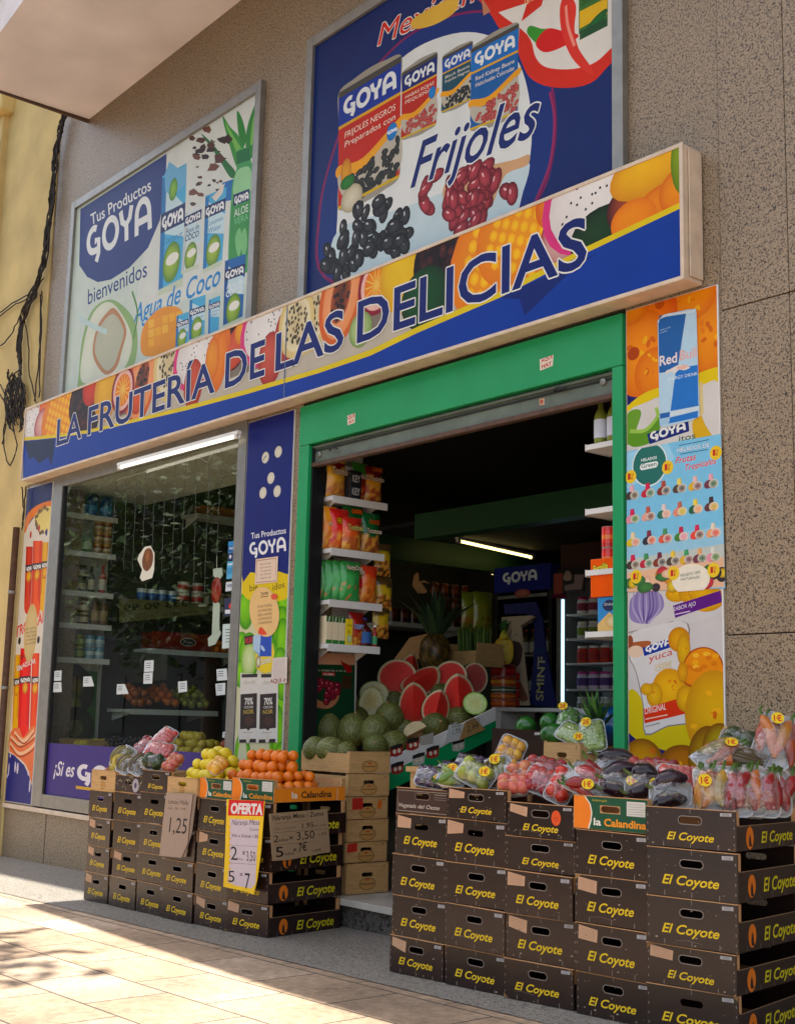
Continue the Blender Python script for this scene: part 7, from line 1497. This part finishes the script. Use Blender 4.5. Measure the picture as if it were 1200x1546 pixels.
LY, RY = -.84, -.9
LC = [(131, 1300, .318, [1357, 1314.5, 1274, 1232, 1191, 1160], 'pine', 'the leftmost column, under bananas', {0: 'note', 1: 'note', 2: 'note'}),
      (168.5, 1300, .352, [1365, 1321.5, 1281, 1236, 1193.5, 1168], 'flower', 'the column under the tall plantain tray', {1: 'note'}),
      (208.5, 1300, .35, [1374, 1328.5, 1285, 1240, 1194, 1160.5], 'coyote', 'the column under the strawberry trays', {}),
      (250.5, 1300, .354, [1386, 1338, 1294.7, 1247, 1197.5, 1170.5], 'pine', 'the column under the lemons', {1: None}),
      (297, 1300, .355, [1399, 1349.5, 1300.5, 1251.5, 1203, 1172], 'cal', 'the column left of the offer poster', {0: 'note', 2: 'note'}),
      (346, 1300, .36, [1406, 1357, 1309, 1258, 1207, 1172.5], 'cal', 'the column carrying the offer poster', {0: 'note'})]
LX = []
LTOP = []
for i, (px, py, w_, ys, kind, where, nts) in enumerate(LC):
    x = Y(px, py, LY).x; zs = zcol(px, ys, LY); LX.append(x); LTOP.append(zs[-2:])
    column(x, LY+(-.02 if i == 3 else 0), zs, w_, R(1.5) if i < 5 else R(7.5), where, kind, nts)
RC = [(593, 1350, .366, [1469, 1410, 1349, 1287, 1226, 1187], 'veg', 'the column under the dark plums', {0: 'note', 3: 'note'}),
      (672, 1350, .384, [1490, 1425, 1361, 1299, 1233, 1187], 'coyote', 'the column under the green figs', {3: 'note', 4: 'note'}),
      (764, 1350, .38, [1510, 1445, 1377, 1311, 1260, 1209], 'coyote', 'the column under the peach trays', {1: 'note', 2: 'note', 4: 'both'}),
      (867, 1370, .37, [1534, 1464, 1390, 1318, 1250, 1199], 'cal', 'the column under the aubergines', {1: 'note', 2: 'note'}),
      (975, 1370, .384, [1556, 1482, 1421, 1349, 1276, 1216], 'coyote', 'the rightmost column of all', {1: 'note'})]
RX = []; RTOP = []
for i, (px, py, w_, ys, kind, where, nts) in enumerate(RC):
    x = Y(px, py, RY).x; zs = zcol(px, ys, RY); RX.append(x); RTOP.append(zs[-2:])
    column(x, RY, zs, w_, R((4, 3, 5, 5, 9)[i]), where, kind, nts)
# ---- pale wooden boxes stacked on the step at the left door jamb: their handled ends look towards +x
fy0, fy1 = X(524, 1240, -6.28).y, X(586, 1240, -6.28).y
fz = [X(524, p, -6.28).z for p in (1344, 1304, 1272, 1238, 1203, 1168, 1134)]; fz[0] = FLOOR+.002
FN = ['bottom', 'second from the bottom', 'third from the bottom', 'fourth from the bottom', 'fifth from the bottom', 'topmost']
for i in range(6):
    crate('wooden_box', f'pale wooden fruit box, {FN[i]} of the stack at the door jamb', (-6.28+random.uniform(-.012, .008), fy0, fz[i]), fy1-fy0, .5, fz[i+1]-fz[i]-.002, 'font', R(90+random.uniform(-1.5, 1.5)), {1: 'red2', 3: 'red'}.get(i), 'wooden boxes on the step', seed=i)
melon(60, 642, 62, -.08, 'netted melon lying in the top wooden box, left of two others', (R(80), .3, 1)); melon(150, 648, 66, -.06, 'netted melon in the middle of the top wooden box', (R(95), 0, 2.2)); melon(232, 662, 56, .0, 'netted melon at the right end of the top wooden box', (R(85), 0, .6))
# ---------------------------------------------------------------- loose fruit heaps
cz = LTOP[4][0]
lem = fruit_proto('lemon', .036, '#c4b018', '#b8b428', 'lemon', 1.22, 21)
def onto(pts): return pts
ox0, ox1 = LX[4]+.03, LX[5]+.36-.03
heap(ORG, scatter(ox0, ox1, LY+.05, LY+.5, lambda x, y: cz+.035+.02*(y-LY)/.5, .0385, 4, .97), 'loose ripe orange in the heap on the two printed orange crates', 'orange', 'oranges heaped on the orange crates')
lz = LTOP[3][0]
heap(lem, scatter(LX[3]-.01, LX[3]+.36, LY+.02, LY+.42, lambda x, y: lz+.02+.05*(y-LY)/.4, .037, 4, .98), 'loose yellow lemon in the heap on the plain wooden crate', 'lemon', 'lemons heaped on the wooden crate')
heap(apple, scatter(LX[0]+.02, LX[0]+.12, LY+.04, LY+.3, lambda x, y: LTOP[0][1]-.06, .037, 3, .95), 'red apple beside the bananas on the leftmost crate', 'apple', 'apples on the leftmost crate')
for i in range(2):
    bb = thing('banana_bunch', ('front', 'rear')[i]+' bunch of small yellow bananas on the leftmost crate', 'bananas', (LX[0]+.2, LY+.12+.16*i, LTOP[0][1]-.02), R(80))
    for k in range(6): m = MB(); banana(m, .017, .17, ('#b89c1c', '#a8941c', '#c8ac24'), rot(20*k-50, 0, 0) @ Matrix.Translation((0, (k-2.5)*.03, .02+.012*(k % 2))) @ rot(0, -40, 0)); m.local('banana', bb)
# ---------------------------------------------------------------- wrapped foam trays
def tray_shape(w_, l, h=.024):
    m = MB(); n = 5; r = .03
    def ring(s, z, e=0):
        P = []
        for cx, cy, a0 in ((w_/2-r, l/2-r, 0), (-w_/2+r, l/2-r, 90), (-w_/2+r, -l/2+r, 180), (w_/2-r, -l/2+r, 270)):
            for i in range(n): a = R(a0+90*i/(n-1)); P.append(((cx+(r+e)*math.cos(a))*s, (cy+(r+e)*math.sin(a))*s, z))
        return P
    k = 4*n; vs = ring(.86, 0)+ring(1, h)+ring(1, h+.001, .002)+ring(1, h-.003, .003)+ring(.86, -.004)+ring(.98, h-.001)+ring(.82, .004)
    fs = []
    for a, b_ in ((4, 3), (3, 2), (2, 5), (5, 6)): fs += [(a*k+i, a*k+(i+1) % k, b_*k+(i+1) % k, b_*k+i) for i in range(k)]
    fs += [[6*k+i for i in range(k)], [4*k+i for i in range(k)][::-1]]
    m.add(vs, fs, 'foam', smooth=False); return m
def film(w_, l, hgt, sd):
    m = MB(); nu, nv = 14, 18; vs = []
    for j in range(nv+1):
        for i in range(nu+1):
            u, v = i/nu, j/nv; b = (max(0, math.sin(math.pi*u))**.45)*(max(0, math.sin(math.pi*v))**.45); wr = noise.noise(Vector((u*7, v*9, sd)))*.006+noise.noise(Vector((u*19, v*5, sd+3)))*.003
            vs.append(((u-.5)*w_*1.01, (v-.5)*l*1.01, .02+b*(hgt-.02)+wr*b))
    m.add(vs, [(j*(nu+1)+i, j*(nu+1)+i+1, (j+1)*(nu+1)+i+1, (j+1)*(nu+1)+i) for j in range(nv) for i in range(nu)], 'film', smooth=True); return m
def produce(kind, w_, l, rnd):
    """list of (part name, mesh)"""
    P = []
    def tub(cols, n, r, lng, stem, bend=.15):
        n += 1
        for i in range(n):
            x = (i-(n-1)/2)*(w_*.8/max(1, n-1)) if n > 1 else 0; m = MB(); c = rnd.choice(cols); q = rnd.uniform(-.34, .34); L = lng*rnd.uniform(.85, 1.1); k = 9
            ph1 = rnd.random()*6; c2 = rnd.choice(cols); pts = [(x+q*L*(t-.5)*1.5+bend*.08*math.sin(t*3.1+i)+.007*math.sin(t*7+ph1), (t-.5)*L, .026+.02*(i % 2)+.008*math.sin(t*3.14)) for t in [j/k for j in range(k+1)]]
            m.tube(pts, r, 'gloss', [tuple(a+(b_-a)*min(1, max(0, .35+.9*noise.noise(Vector((j*.45, q*9, i+ph1))))) for a, b_ in zip(lin(c), lin(c2))) for j in range(k+1) for _ in range(10)], n=10, rs=[r*s*(.9+.2*rnd.random()) for s in (.25, .55, .75, .9, 1, 1.05, 1.05, 1, .8, .35)])
            e = Vector(pts[-1]); m.tube([e, e+Vector((q*.05, .02, .01)), e+Vector((q*.05+.006, .035, .018))], r*.22, 'leafy', stem, n=6); P.append(('pepper' if stem.startswith('#4') else 'aubergine', m))
    def balls(cols, r, nx, ny, nm, sq=1, leafc=None, mt='gloss'):
        for i in range(nx):
            for j in range(ny):
                m = MB(); x, y_ = (i-(nx-1)/2)*w_*.8/nx, (j-(ny-1)/2)*l*.84/ny; c1, c2 = rnd.choice(cols); sd = rnd.random()*20
                m.ball(r, r, r*sq, mt, nu=12, nv=8, T=Matrix.Translation((x+rnd.uniform(-.004, .004), y_+rnd.uniform(-.004, .004), .005+r*.95)) @ rot(rnd.uniform(0, 90), 0, rnd.random()*360), cfn=lambda d: tuple(a+(b-a)*min(1, max(0, .5+.9*noise.noise(d*1.5+Vector((sd, 0, 0))))) for a, b in zip(lin(c1), lin(c2))))
                P.append((nm, m))
    if kind == 'peppers': tub(['#8a2018', '#b0561c', '#a07a28', '#701818', '#4a5e20', '#b06a2c'], 4, .026, l*.72, '#4a6a24')
    elif kind == 'red': tub(['#8a1418', '#981c1c', '#74141a'], 4, .027, l*.72, '#4a6a24')
    elif kind == 'orange': tub(['#b4641c', '#a88030', '#98381c', '#6c6a24'], 4, .027, l*.72, '#4a6a24')
    elif kind == 'green': tub(['#5a7a2c', '#6a7c34', '#7a8a3c'], 4, .02, l*.74, '#4a6a24')
    elif kind == 'aubergine': tub(['#1c1018', '#241420', '#2c1824'], 1, .036, l*.78, '#5a6a34')
    elif kind == 'plantain':
        for i in range(4): m = MB(); banana(m, .021, l*.8, ('#6a6a24', '#4a3a1c', '#7a6a2c', '#5a4a20'), Matrix.Translation(((i-1.5)*w_*.2, 0, .035)) @ rot(0, 0, 90) @ rot(-70, 0, 0), .03); P.append(('plantain', m))
    elif kind == 'figs': balls([('#7a8a2c', '#9aa03c'), ('#8a8a3c', '#6a7a24')], .032, 2, 3, 'fig', 1.3)
    elif kind == 'plums': balls([('#2a1c34', '#1c1424'), ('#3a2440', '#4a3050')], .022, 4, 5, 'plum', 1.1)
    elif kind == 'redplums': balls([('#6a1820', '#a8303c'), ('#8a2028', '#b8443c')], .028, 3, 4, 'plum')
    elif kind == 'peaches': balls([('#b8404c', '#c87a54'), ('#a83848', '#c8864c')], .034, 2, 3, 'peach')
    elif kind == 'loquats': balls([('#d89a2c', '#e0b03c'), ('#c8862c', '#dca43c')], .031, 3, 3, 'loquat')
    elif kind == 'strawberries': balls([('#b82420', '#c83a2c'), ('#d04a34', '#a81c1c')], .02, 5, 6, 'strawberry', 1.2)
    elif kind == 'tomatoes': balls([('#b8241c', '#c83a24'), ('#a81c18', '#c8442c')], .032, 2, 3, 'tomato', .85)
    elif kind == 'avocado': balls([('#2c3c1c', '#3a4a24'), ('#1c2c18', '#34441f')], .036, 2, 2, 'avocado', 1.35)
    elif kind == 'grapes': balls([('#6a8a2c', '#8aa044'), ('#7a943c', '#9aac54')], .016, 6, 8, 'grape', 1.1)
    elif kind == 'lettuce':
        m = MB(); m.ball(w_*.44, l*.44, .06, 'leafy', nu=26, nv=14, T=Matrix.Translation((0, 0, .03)), fn=lambda d: 1+.22*noise.noise(d*6), cfn=lambda d: tuple(a*(1+.8*noise.noise(d*7)) for a in lin('#5a8a34'))); P.append(('lettuce', m))
    return P
TN = [0]
def tray(kind, label, loc, yaw, tilt, roll, w_=.15, l=.22, hgt=.065, price=None, cat='tray'):
    w_ *= .84; l *= .84; loc = (loc[0], loc[1]+.0, loc[2])
    TN[0] += 1; rnd = random.Random(TN[0]*13); t = thing('produce_tray', label, cat, loc, 0, 'film wrapped produce trays')
    t.rotation_euler = (Matrix.Rotation(R(yaw), 4, 'Z') @ Matrix.Rotation(R(tilt), 4, 'X') @ Matrix.Rotation(R(roll), 4, 'Z')).to_euler()
    tray_shape(w_, l).local('foam_tray', t)
    for nm_, m in produce(kind, w_, l, rnd): m.local(nm_, t)
    film(w_, l, hgt, TN[0]*3.3).local('film', t)
    if price:
        px, py, s = price[:3]; m = Art('m', mt='paper', O=(w_*px, l*py, hgt+.006), U=(1, 0, 0), V=(0, 1, 0)); M_ = Matrix.Rotation(R(-roll), 4, 'Z')
        m.U, m.V = M_ @ m.U, M_ @ m.V
        m.disc((0, 0), .026, .026, '#ecd014'); m.text('1€' if s == 1 else '2€', (-.016, -.014), (.016, -.014), (-.016, .014), '#c8281c', bold=.03, traced=False); m.b.local('price_sticker', t)
    return t
def tp(px, py, y, ox, oy, s): return Y(ox+px/s, oy+py/s, y)
F1 = (560, 1040, 3.529); F2 = (840, 1060, 3.333); F3 = (120, 1080, 4.2857)
for a in (('plums', 'tray of dark blue plums with a yellow price dot at the left end', (325, 485, -.78, *F1), 40, 55, 80, .14, .19, (-.25, -.3, 1)),
          ('plums', 'second tray of dark plums lying behind the first one', (430, 455, -.62, *F1), 35, 30, 70, .13, .19, None), ('plums', 'small dark plum tray farthest back at the left end', (530, 415, -.4, *F1), 35, 40, 80, .13, .19, None),
          ('figs', 'tray of big green figs with price dot on the second column', (560, 470, -.8, *F1), 40, 58, 60, .15, .22, (.05, -.28, 1)), ('green', 'low tray of green fruit in front of the plums', (432, 492, -.84, *F1), 40, 45, 80, .12, .17, (.2, 0, 1)),
          ('plantain', 'tray of olive plantains with price dot beside the green figs', (690, 462, -.68, *F1), 40, 60, 15, .15, .21, (-.1, .3, 1)), ('peaches', 'tray of pale red peaches standing upright on the third column', (798, 492, -.72, *F1), 40, 62, 10, .16, .2, None),
          ('peaches', 'small low tray of peaches at the front of third column', (762, 535, -.8, *F1), 40, 45, 85, .1, .17, None), ('redplums', 'wide tray of round red peaches lying on top of other trays', (928, 448, -.5, *F1), 40, 36, 75, .18, .26, None),
          ('redplums', 'dark red plum tray with price dot under the wide peach tray', (920, 510, -.72, *F1), 40, 58, 70, .16, .21, (0, -.35, 1)), ('loquats', 'white edged tray of yellow loquats leaning on the black crate', (735, 355, -.08, *F1), 55, 62, -25, .17, .25, None),
          ('tomatoes', 'tray of long tomatoes beside the red pepper tray', (30, 430, -.72, *F2), 40, 60, -25, .14, .22, None), ('red', 'tray of red peppers with big price dot over the green crate', (165, 420, -.76, *F2), 40, 55, 60, .18, .25, (-.3, -.1, 1)),
          ('aubergine', 'small wrapped tray of dark aubergines with price dot', (315, 425, -.72, *F2), 40, 55, 75, .13, .2, (-.1, -.35, 1)), ('aubergine', 'dark green aubergine tray in the middle of the fourth column', (440, 440, -.7, *F2), 40, 50, 85, .12, .19, (-.3, -.3, 1)),
          ('aubergine', 'aubergine tray lying at the back against the crisps poster', (300, 352, -.3, *F2), 40, 40, 85, .14, .24, None), ('redplums', 'purple plum tray at the back below the chip picture', (450, 362, -.3, *F2), 40, 50, 80, .13, .22, None), ('redplums', 'purple red fruit tray behind the strawberries', (520, 358, -.25, *F2), 40, 45, 85, .13, .2, None),
          ('strawberries', 'tray of strawberries in the middle of the rightmost crate', (610, 400, -.6, *F2), 45, 60, 85, .15, .22, None), ('aubergine', 'short tray of one shiny aubergine below the strawberries', (572, 474, -.74, *F2), 40, 60, 88, .13, .2, None),
          ('orange', 'large upright tray of orange and green peppers with price dot', (785, 455, -.72, *F2), 45, 68, 4, .17, .24, (-.28, .1, 1)), ('red', 'upright red pepper tray behind the orange pepper tray', (893, 458, -.66, *F2), 45, 72, 2, .15, .24, None),
          ('orange', 'third upright tray of orange peppers from the left', (968, 452, -.6, *F2), 45, 74, 0, .15, .24, None), ('red', 'narrow upright red tray, second from the crate\'s right end', (1035, 462, -.56, *F2), 45, 75, -2, .15, .23, None), ('red', 'dark red pepper tray at the crate\'s right end', (1098, 462, -.48, *F2), 45, 78, -2, .14, .22, None),
          ('peppers', 'big leaning tray of mixed peppers with price dot at far right', (1098, 205, -.35, *F2), 40, 62, -20, .19, .29, (-.1, .27, 1)), ('peppers', 'tray of orange and red peppers with price dot lying on top', (830, 290, -.5, *F2), 40, 40, -55, .17, .28, (.1, .15, 1)), ('plantain', 'brown plantain tray to the right of the lying peppers', (960, 300, -.45, *F2), 40, 40, 70, .12, .2, None),
          ('avocado', 'tray of dark green avocados behind the lying peppers', (915, 215, -.2, *F2), 40, 55, 70, .14, .2, None),
          ('plantain', 'tall tray of green plantains second from left on left crates', (290, 285, -.7, *F3), 42, 55, -30, .14, .22, None), ('plantain', 'low tray of brown plantains in front of the tall one', (325, 335, -.78, *F3), 42, 45, -30, .13, .2, None), ('plantain', 'dark plantain tray in front of the strawberries', (410, 335, -.78, *F3), 42, 45, -30, .14, .22, None), ('avocado', 'tray of dark avocados right of the dark plantain tray', (490, 325, -.76, *F3), 42, 45, 80, .13, .2, None),
          ('redplums', 'tray of purple fruit between plantains and strawberries', (420, 225, -.55, *F3), 42, 50, -30, .14, .24, None), ('strawberries', 'wide tray of strawberries on the third left column', (525, 240, -.6, *F3), 42, 48, 80, .16, .25, None), ('strawberries', 'upper tray of strawberries lying on top of the wide one', (548, 165, -.45, *F3), 42, 50, -30, .16, .24, None),
          ('loquats', 'small tray of yellow fruit right of the lemon heap', (900, 350, -.8, *F3), 42, 40, -30, .09, .14, None), ('peaches', 'small peach tray hidden between lemons and crates', (610, 330, -.72, *F3), 42, 50, -30, .1, .18, None)):
    kind, lb, pos, yaw, tilt, roll, w_, l, pr = a
    tray(kind, lb, tuple(tp(*pos)), yaw, tilt, roll, w_, l, .066 if kind not in ('aubergine', 'avocado', 'figs', 'peppers', 'orange', 'red') else .085, pr)
# display boxes in the doorway behind the right crates
BX = thing('upright_crate', 'black crate leaning upright behind the loquat tray in doorway', 'crate', tuple(tp(645, 400, .05, *F1)))
q = [tp(x, y_, .08, *F1) for x, y_ in ((645, 208), (932, 225), (915, 420), (640, 420))]
m = MB(); m.prism([(v.x, v.z) for v in q], .08, .088, 'crate', ax='y'); m.build('panel', BX); m = MB(); v = q[1]; m.box(v.x, v.x+.012, .07, .095, q[2].z, v.z, 'wood'); m.build('corner_post', BX)
A = zoomed(Art('y', .0797, 'paper'), *F1); A.p([(870, 232), (900, 232), (900, 246), (870, 246)], '#b8b4b0'); A.p([(735, 255), (790, 252), (790, 275), (735, 278)], '#0a0808'); A.build('print', BX)
gt = thing('display_table', 'low wooden table in the doorway carrying wooden box and mangoes', 'table', tuple(tp(900, 470, .2, *F1)))
zt_ = tp(1060, 468, -.12, *F1).z
m = MB(); m.box(-5.75, -4.3, -.12, .55, zt_-.03, zt_, 'wood'); m.build('tabletop', gt)
for x in (-5.7, -4.36):
    for y_ in (-.08, .5): m = MB(); m.box(x-.025, x+.025, y_-.025, y_+.025, FLOOR, zt_-.0302, 'wood'); m.build('leg', gt)
bl, brr = tp(918, 400, -.1, *F1), tp(1195, 400, -.1, *F1)
crate('wooden_box', 'single pale wooden box with an oval stamp in the doorway at right', (bl.x, -.1, zt_+.001), brr.x-bl.x-.1, .4, tp(918, 282, -.1, *F1).z-zt_, 'font', 0, None, None, seed=3)
mg = fruit_proto('mango', .06, '#1c4a1c', '#2c6a24', 'gloss', 1.25, 31)
for i, (x, y_, yy, e) in enumerate(((825, 200, .3, (1.5, 0, 1.2)), (955, 182, .25, (1.5, .4, .4)), (970, 242, .12, (1.5, 0, 2.0)))):
    o = mg.copy(); C.objects.link(o); o.location = tp(x, y_, yy, *F1); o.rotation_euler = e; tag(o, ('dark green mango lying behind the black upright crate', 'upper dark green mango left of the wrapped lettuce', 'lower dark green mango left of the grape trays')[i], 'mango')
tray('lettuce', 'film wrapped lettuce tray with price dot behind the green mangoes', tuple(tp(1058, 188, .25, *F1)), 35, 55, -10, .16, .22, .09, (-.3, .25, 2))
tray('grapes', 'tray of green grapes with price dot left in the wooden box', tuple(tp(1090, 262, .0, *F1)), 35, 50, 60, .15, .24, .06, (-.2, -.2, 2)); tray('grapes', 'clear tray of green grapes with price dot right in wooden box', tuple(tp(1185, 262, .02, *F1)), 35, 60, 10, .15, .22, .07, (-.2, .3, 2))
bagb = thing('blue_bag', 'folded bright blue plastic bag behind the grape trays', 'bag', tuple(tp(1265, 200, .3, *F1))); m = MB(); m.ball(.14, .1, .1, 'gloss', '#10508a', nu=20, nv=12, fn=lambda d: 1+.25*noise.noise(d*3)); m.local('bag', bagb)
leafp = thing('leafy_greens', 'dark leafy greens lying behind the grape trays', 'greens', tuple(tp(1200, 205, .2, *F1))); spikes(30, .08, .22, 0, LG, 1.2).local('leaves', leafp)
# ---------------------------------------------------------------- handwritten signs on the crates
Zh = (300, 1100, 3.75)
def hand_sign(name, label, P, U, V, pts, colr, art, th=.004, mtb='paper', zz=Zh):
    A = plane_art(P, U, V); A.zz = zz; N = Vector(U).cross(Vector(V)); q = [A.q(p) for p in pts]; t = thing(name, label, 'price sign', tuple(Vector(P)+Vector(U)*q[0][0]+Vector(V)*q[0][1]))
    m = MB(); n = len(q); f = [Vector(P)+Vector(U)*a+Vector(V)*b_ for a, b_ in q]; vs = f+[v-N*th for v in f]
    m.add(vs, [list(range(n)), list(range(n, 2*n))[::-1]]+[(i, n+i, n+(i+1) % n, (i+1) % n) for i in range(n)], mtb, colr); m.build('board', t); A.O = Vector(P)+N*.0003; art(A); A.build('lettering', t); return t
U1 = Vector((math.cos(R(3)), math.sin(R(3)), 0)); V1 = Vector((0, 0, 1))
def a_oferta(A):
    A.p([(172, 402), (372, 410), (370, 432), (366, 496), (166, 492)], '#d82420'); A.text('OFERTA', (182, 478), (362, 486), (184, 420), '#f0e6e0', bold=.05, shear=.1)
    A.p([(178, 510), (345, 520), (330, 700), (322, 880), (300, 905), (215, 890), (165, 870), (176, 700)], '#d8c8cc'); 
    for i in range(10): A.p([(172, 540+i*34), (184, 556+i*34), (172, 572+i*34)], '#e8bc14')
    A.text('Naranja Mesa', (188, 545), (345, 545), (190, 515), '#2a2430', shear=.2); A.text('Zumo', (290, 578), (340, 578), (290, 562), '#3a3440'); A.text('Kilo a Granel 1,95', (190, 612), (338, 620), (190, 594), '#2a2430', bold=.01)
    A.text('2', (182, 742), (220, 745), (182, 662), '#1c1824'); A.text('kilos', (216, 742), (252, 746), (216, 728), '#1c1824'); A.text('x', (246, 715), (266, 716), (246, 680), '#1c1824'); A.text('3,50', (272, 748), (322, 752), (272, 690), '#1c1824')
    A.text('5', (168, 868), (204, 870), (168, 800), '#1c1824'); A.text('x', (232, 835), (252, 836), (232, 805), '#1c1824'); A.text('7', (262, 905), (292, 908), (262, 812), '#1c1824'); A.line([(185, 660), (335, 668)], .002, '#8a8088'); A.line([(175, 760), (325, 770)], .002, '#8a8088')
hand_sign('offer_sign', 'long yellow and red handwritten offer poster hanging on the crates', (-6.4, LY-.03, .7), U1, V1, [(160, 400), (375, 410), (371, 440), (352, 700), (330, 860), (310, 940), (272, 925), (140, 895), (150, 700)], '#e8bc14', a_oferta)
def a_card1(A):
    A.text('Limón Malla', (575, 570), (705, 580), (577, 542), '#4a3c34', shear=.2); A.text('col. 1k  Ud.', (572, 606), (690, 612), (572, 590), '#4a3c34', shear=.2); A.text('1,25', (580, 755), (694, 768), (585, 652), '#2c241f', shear=.1)
hand_sign('cardboard_sign', 'folded grey brown cardboard lemon price hanging below the lemons', (LX[3]+.1, LY-.045, .6), U1, V1, [(563, 500), (735, 508), (710, 700), (700, 830), (660, 922), (518, 908), (540, 700)], '#a08876', a_card1, zz=F3)
hand_sign('cardboard_sign', 'rear flap of the folded cardboard lemon price sign', (LX[3]+.1, LY-.038, .6), U1, V1, [(735, 510), (758, 514), (728, 760), (700, 850), (690, 918), (662, 918), (700, 830)], '#8a7464', lambda A: A.line([(715, 700), (690, 850)], .003, '#6a5648'), zz=F3)
rz6 = R(7.5); c6 = Vector((LX[5]+.36*math.cos(rz6), LY+.36*math.sin(rz6), .6)); U6 = Vector((-math.sin(rz6), math.cos(rz6), 0)); N6 = Vector((math.cos(rz6), math.sin(rz6), 0))
def a_card2(A):
    A.text('Naranja Mesa / Zumo', (418, 520), (708, 492), (414, 492), '#2a231c', shear=.25, bold=.01); A.line([(430, 540), (620, 516)], .003, '#8a7a68'); A.text('Kilo a Granel', (430, 578), (552, 564), (430, 562), '#7a6a58', shear=.2); A.text('1,95', (586, 566), (650, 556), (586, 536), '#2a231c'); A.text('kilo suelto', (655, 556), (722, 548), (655, 544), '#4a3e30', shear=.2); A.line([(425, 590), (730, 566)], .002, '#6a5c4c')
    A.text('2', (424, 645), (454, 642), (422, 604), '#2a231c'); A.text('kilos', (456, 640), (506, 634), (456, 622), '#2a231c'); A.text('x', (510, 628), (538, 625), (510, 600), '#2a231c'); A.text('3,50', (556, 632), (656, 620), (554, 584), '#2a231c'); A.text('1,75€', (680, 608), (724, 602), (680, 590), '#4a3e30'); A.line([(425, 660), (660, 640)], .002, '#6a5c4c')
    A.text('5', (438, 728), (482, 724), (434, 668), '#2a231c', bold=.01); A.text('kilos', (490, 718), (540, 712), (490, 700), '#2a231c'); A.text('x', (532, 698), (556, 695), (532, 668), '#2a231c'); A.text('7€', (566, 698), (612, 690), (566, 648), '#2a231c', bold=.01); A.text('1,40€', (642, 700), (694, 694), (642, 682), '#4a3e30')
hand_sign('cardboard_sign', 'large kraft cardboard orange price card on the side of the orange crates', c6+N6*.02, U6, V1, [(400, 482), (728, 455), (738, 580), (745, 700), (700, 706), (520, 742), (420, 750), (412, 640)], '#9c8264', a_card2)
# ---------------------------------------------------------------- street trees and the house across the street
def tree(label, x, y, h, cr, ch, nleaf, seed, trunk_r=.16, cols=('#24461a', '#305a20', '#426a28', '#1a3414'), ls=.13, cl=34, rem=None):
    rnd = random.Random(seed); zb = gz(max(-40, x)); t = thing('street_tree', label, 'tree', (x, y, zb)); m = MB()
    top = Vector((rnd.uniform(-.3, .3), rnd.uniform(-.3, .3), h))
    tr = [Vector((0, 0, -.1)), Vector((.05, .03, h*.3)), Vector((-.04, .05, h*.6)), top]
    m.tube(tr, trunk_r, 'rust', n=9, rs=[trunk_r*1.25, trunk_r, trunk_r*.8, trunk_r*.4]); blobs = []
    for i in range(cl):
        a = rnd.random()*6.28; k = rnd.random()**.5; zz = rnd.uniform(-1, 1); rr = cr*k*math.sqrt(max(0, 1-zz*zz*.8)); c = Vector((rr*math.cos(a), rr*math.sin(a), h+ch*.1+zz*ch)); blobs.append(c)
        if i % 2 == 0: s = tr[2].lerp(tr[3], rnd.random()); m.tube([s, s.lerp(c, .5)+Vector((0, 0, .15)), c], .05, 'rust', n=5, rs=[.06, .035, .012])
    m.local('trunk', t); m = MB()
    for i in range(nleaf):
        c = rnd.choice(blobs); d = Vector((rnd.gauss(0, 1), rnd.gauss(0, 1), rnd.gauss(0, .8)))*cr*.17; p = c+d; n_ = Vector((rnd.gauss(0, 1), rnd.gauss(0, 1), rnd.gauss(0, 1)+.6)).normalized(); a = n_.cross(Vector((rnd.random(), rnd.random(), rnd.random()))).normalized(); b_ = n_.cross(a); s = ls*rnd.uniform(.6, 1.3)
        m.add([p-a*s, p-b_*s*.5, p+a*s, p+b_*s*.5], [(0, 1, 2, 3)], 'leafy', rnd.choice(cols))
    m.local('crown', t); return t
tree('tall leafy street tree at the kerb whose leaves shade the pavement corner', -10.0, -3.5, 9.6, 1.5, 1.1, 2000, 5, .14, ls=.13, cl=18)
tree('street tree farther along the kerb mirrored in the shop window', -16.5, -7.6, 5.2, 2.6, 2.2, 9000, 8, ls=.1, cl=70)
tree('big dark street tree across the road mirrored in the window', -21.5, -10.5, 6.0, 3.6, 3.2, 12000, 11, .25, ls=.13, cl=100)
tree('second tree across the road seen only as a reflection', -27.5, -12.0, 6.2, 3.8, 3.4, 9000, 14, .25, ls=.16, cl=90)
tree('third tree far across the road behind the others', -17.5, -14.0, 5.6, 3.4, 3.0, 9000, 17, .22, ls=.15, cl=80)
ob_ = thing('opposite_building', 'dark rendered house across the street behind the trees', 'building', (-28, -19, 0))
m = MB(); m.box(-58, -13, -24, -19, -1.2, 12, 'inwall'); m.build('wall', ob_)
m = MB(); m.box(-58.2, -12.8, -24.2, -18.7, 12.001, 12.4, 'rust'); m.build('roof', ob_)
for i in range(10):
    for k in range(3):
        w2 = MB(); x = -55+i*4.2; w2.box(x, x+1.4, -18.99, -18.95, .6+k*3.6, 2.8+k*3.6, 'black'); wo = w2.build('window', ob_)
for o in PROTOS: bpy.data.objects.remove(o)
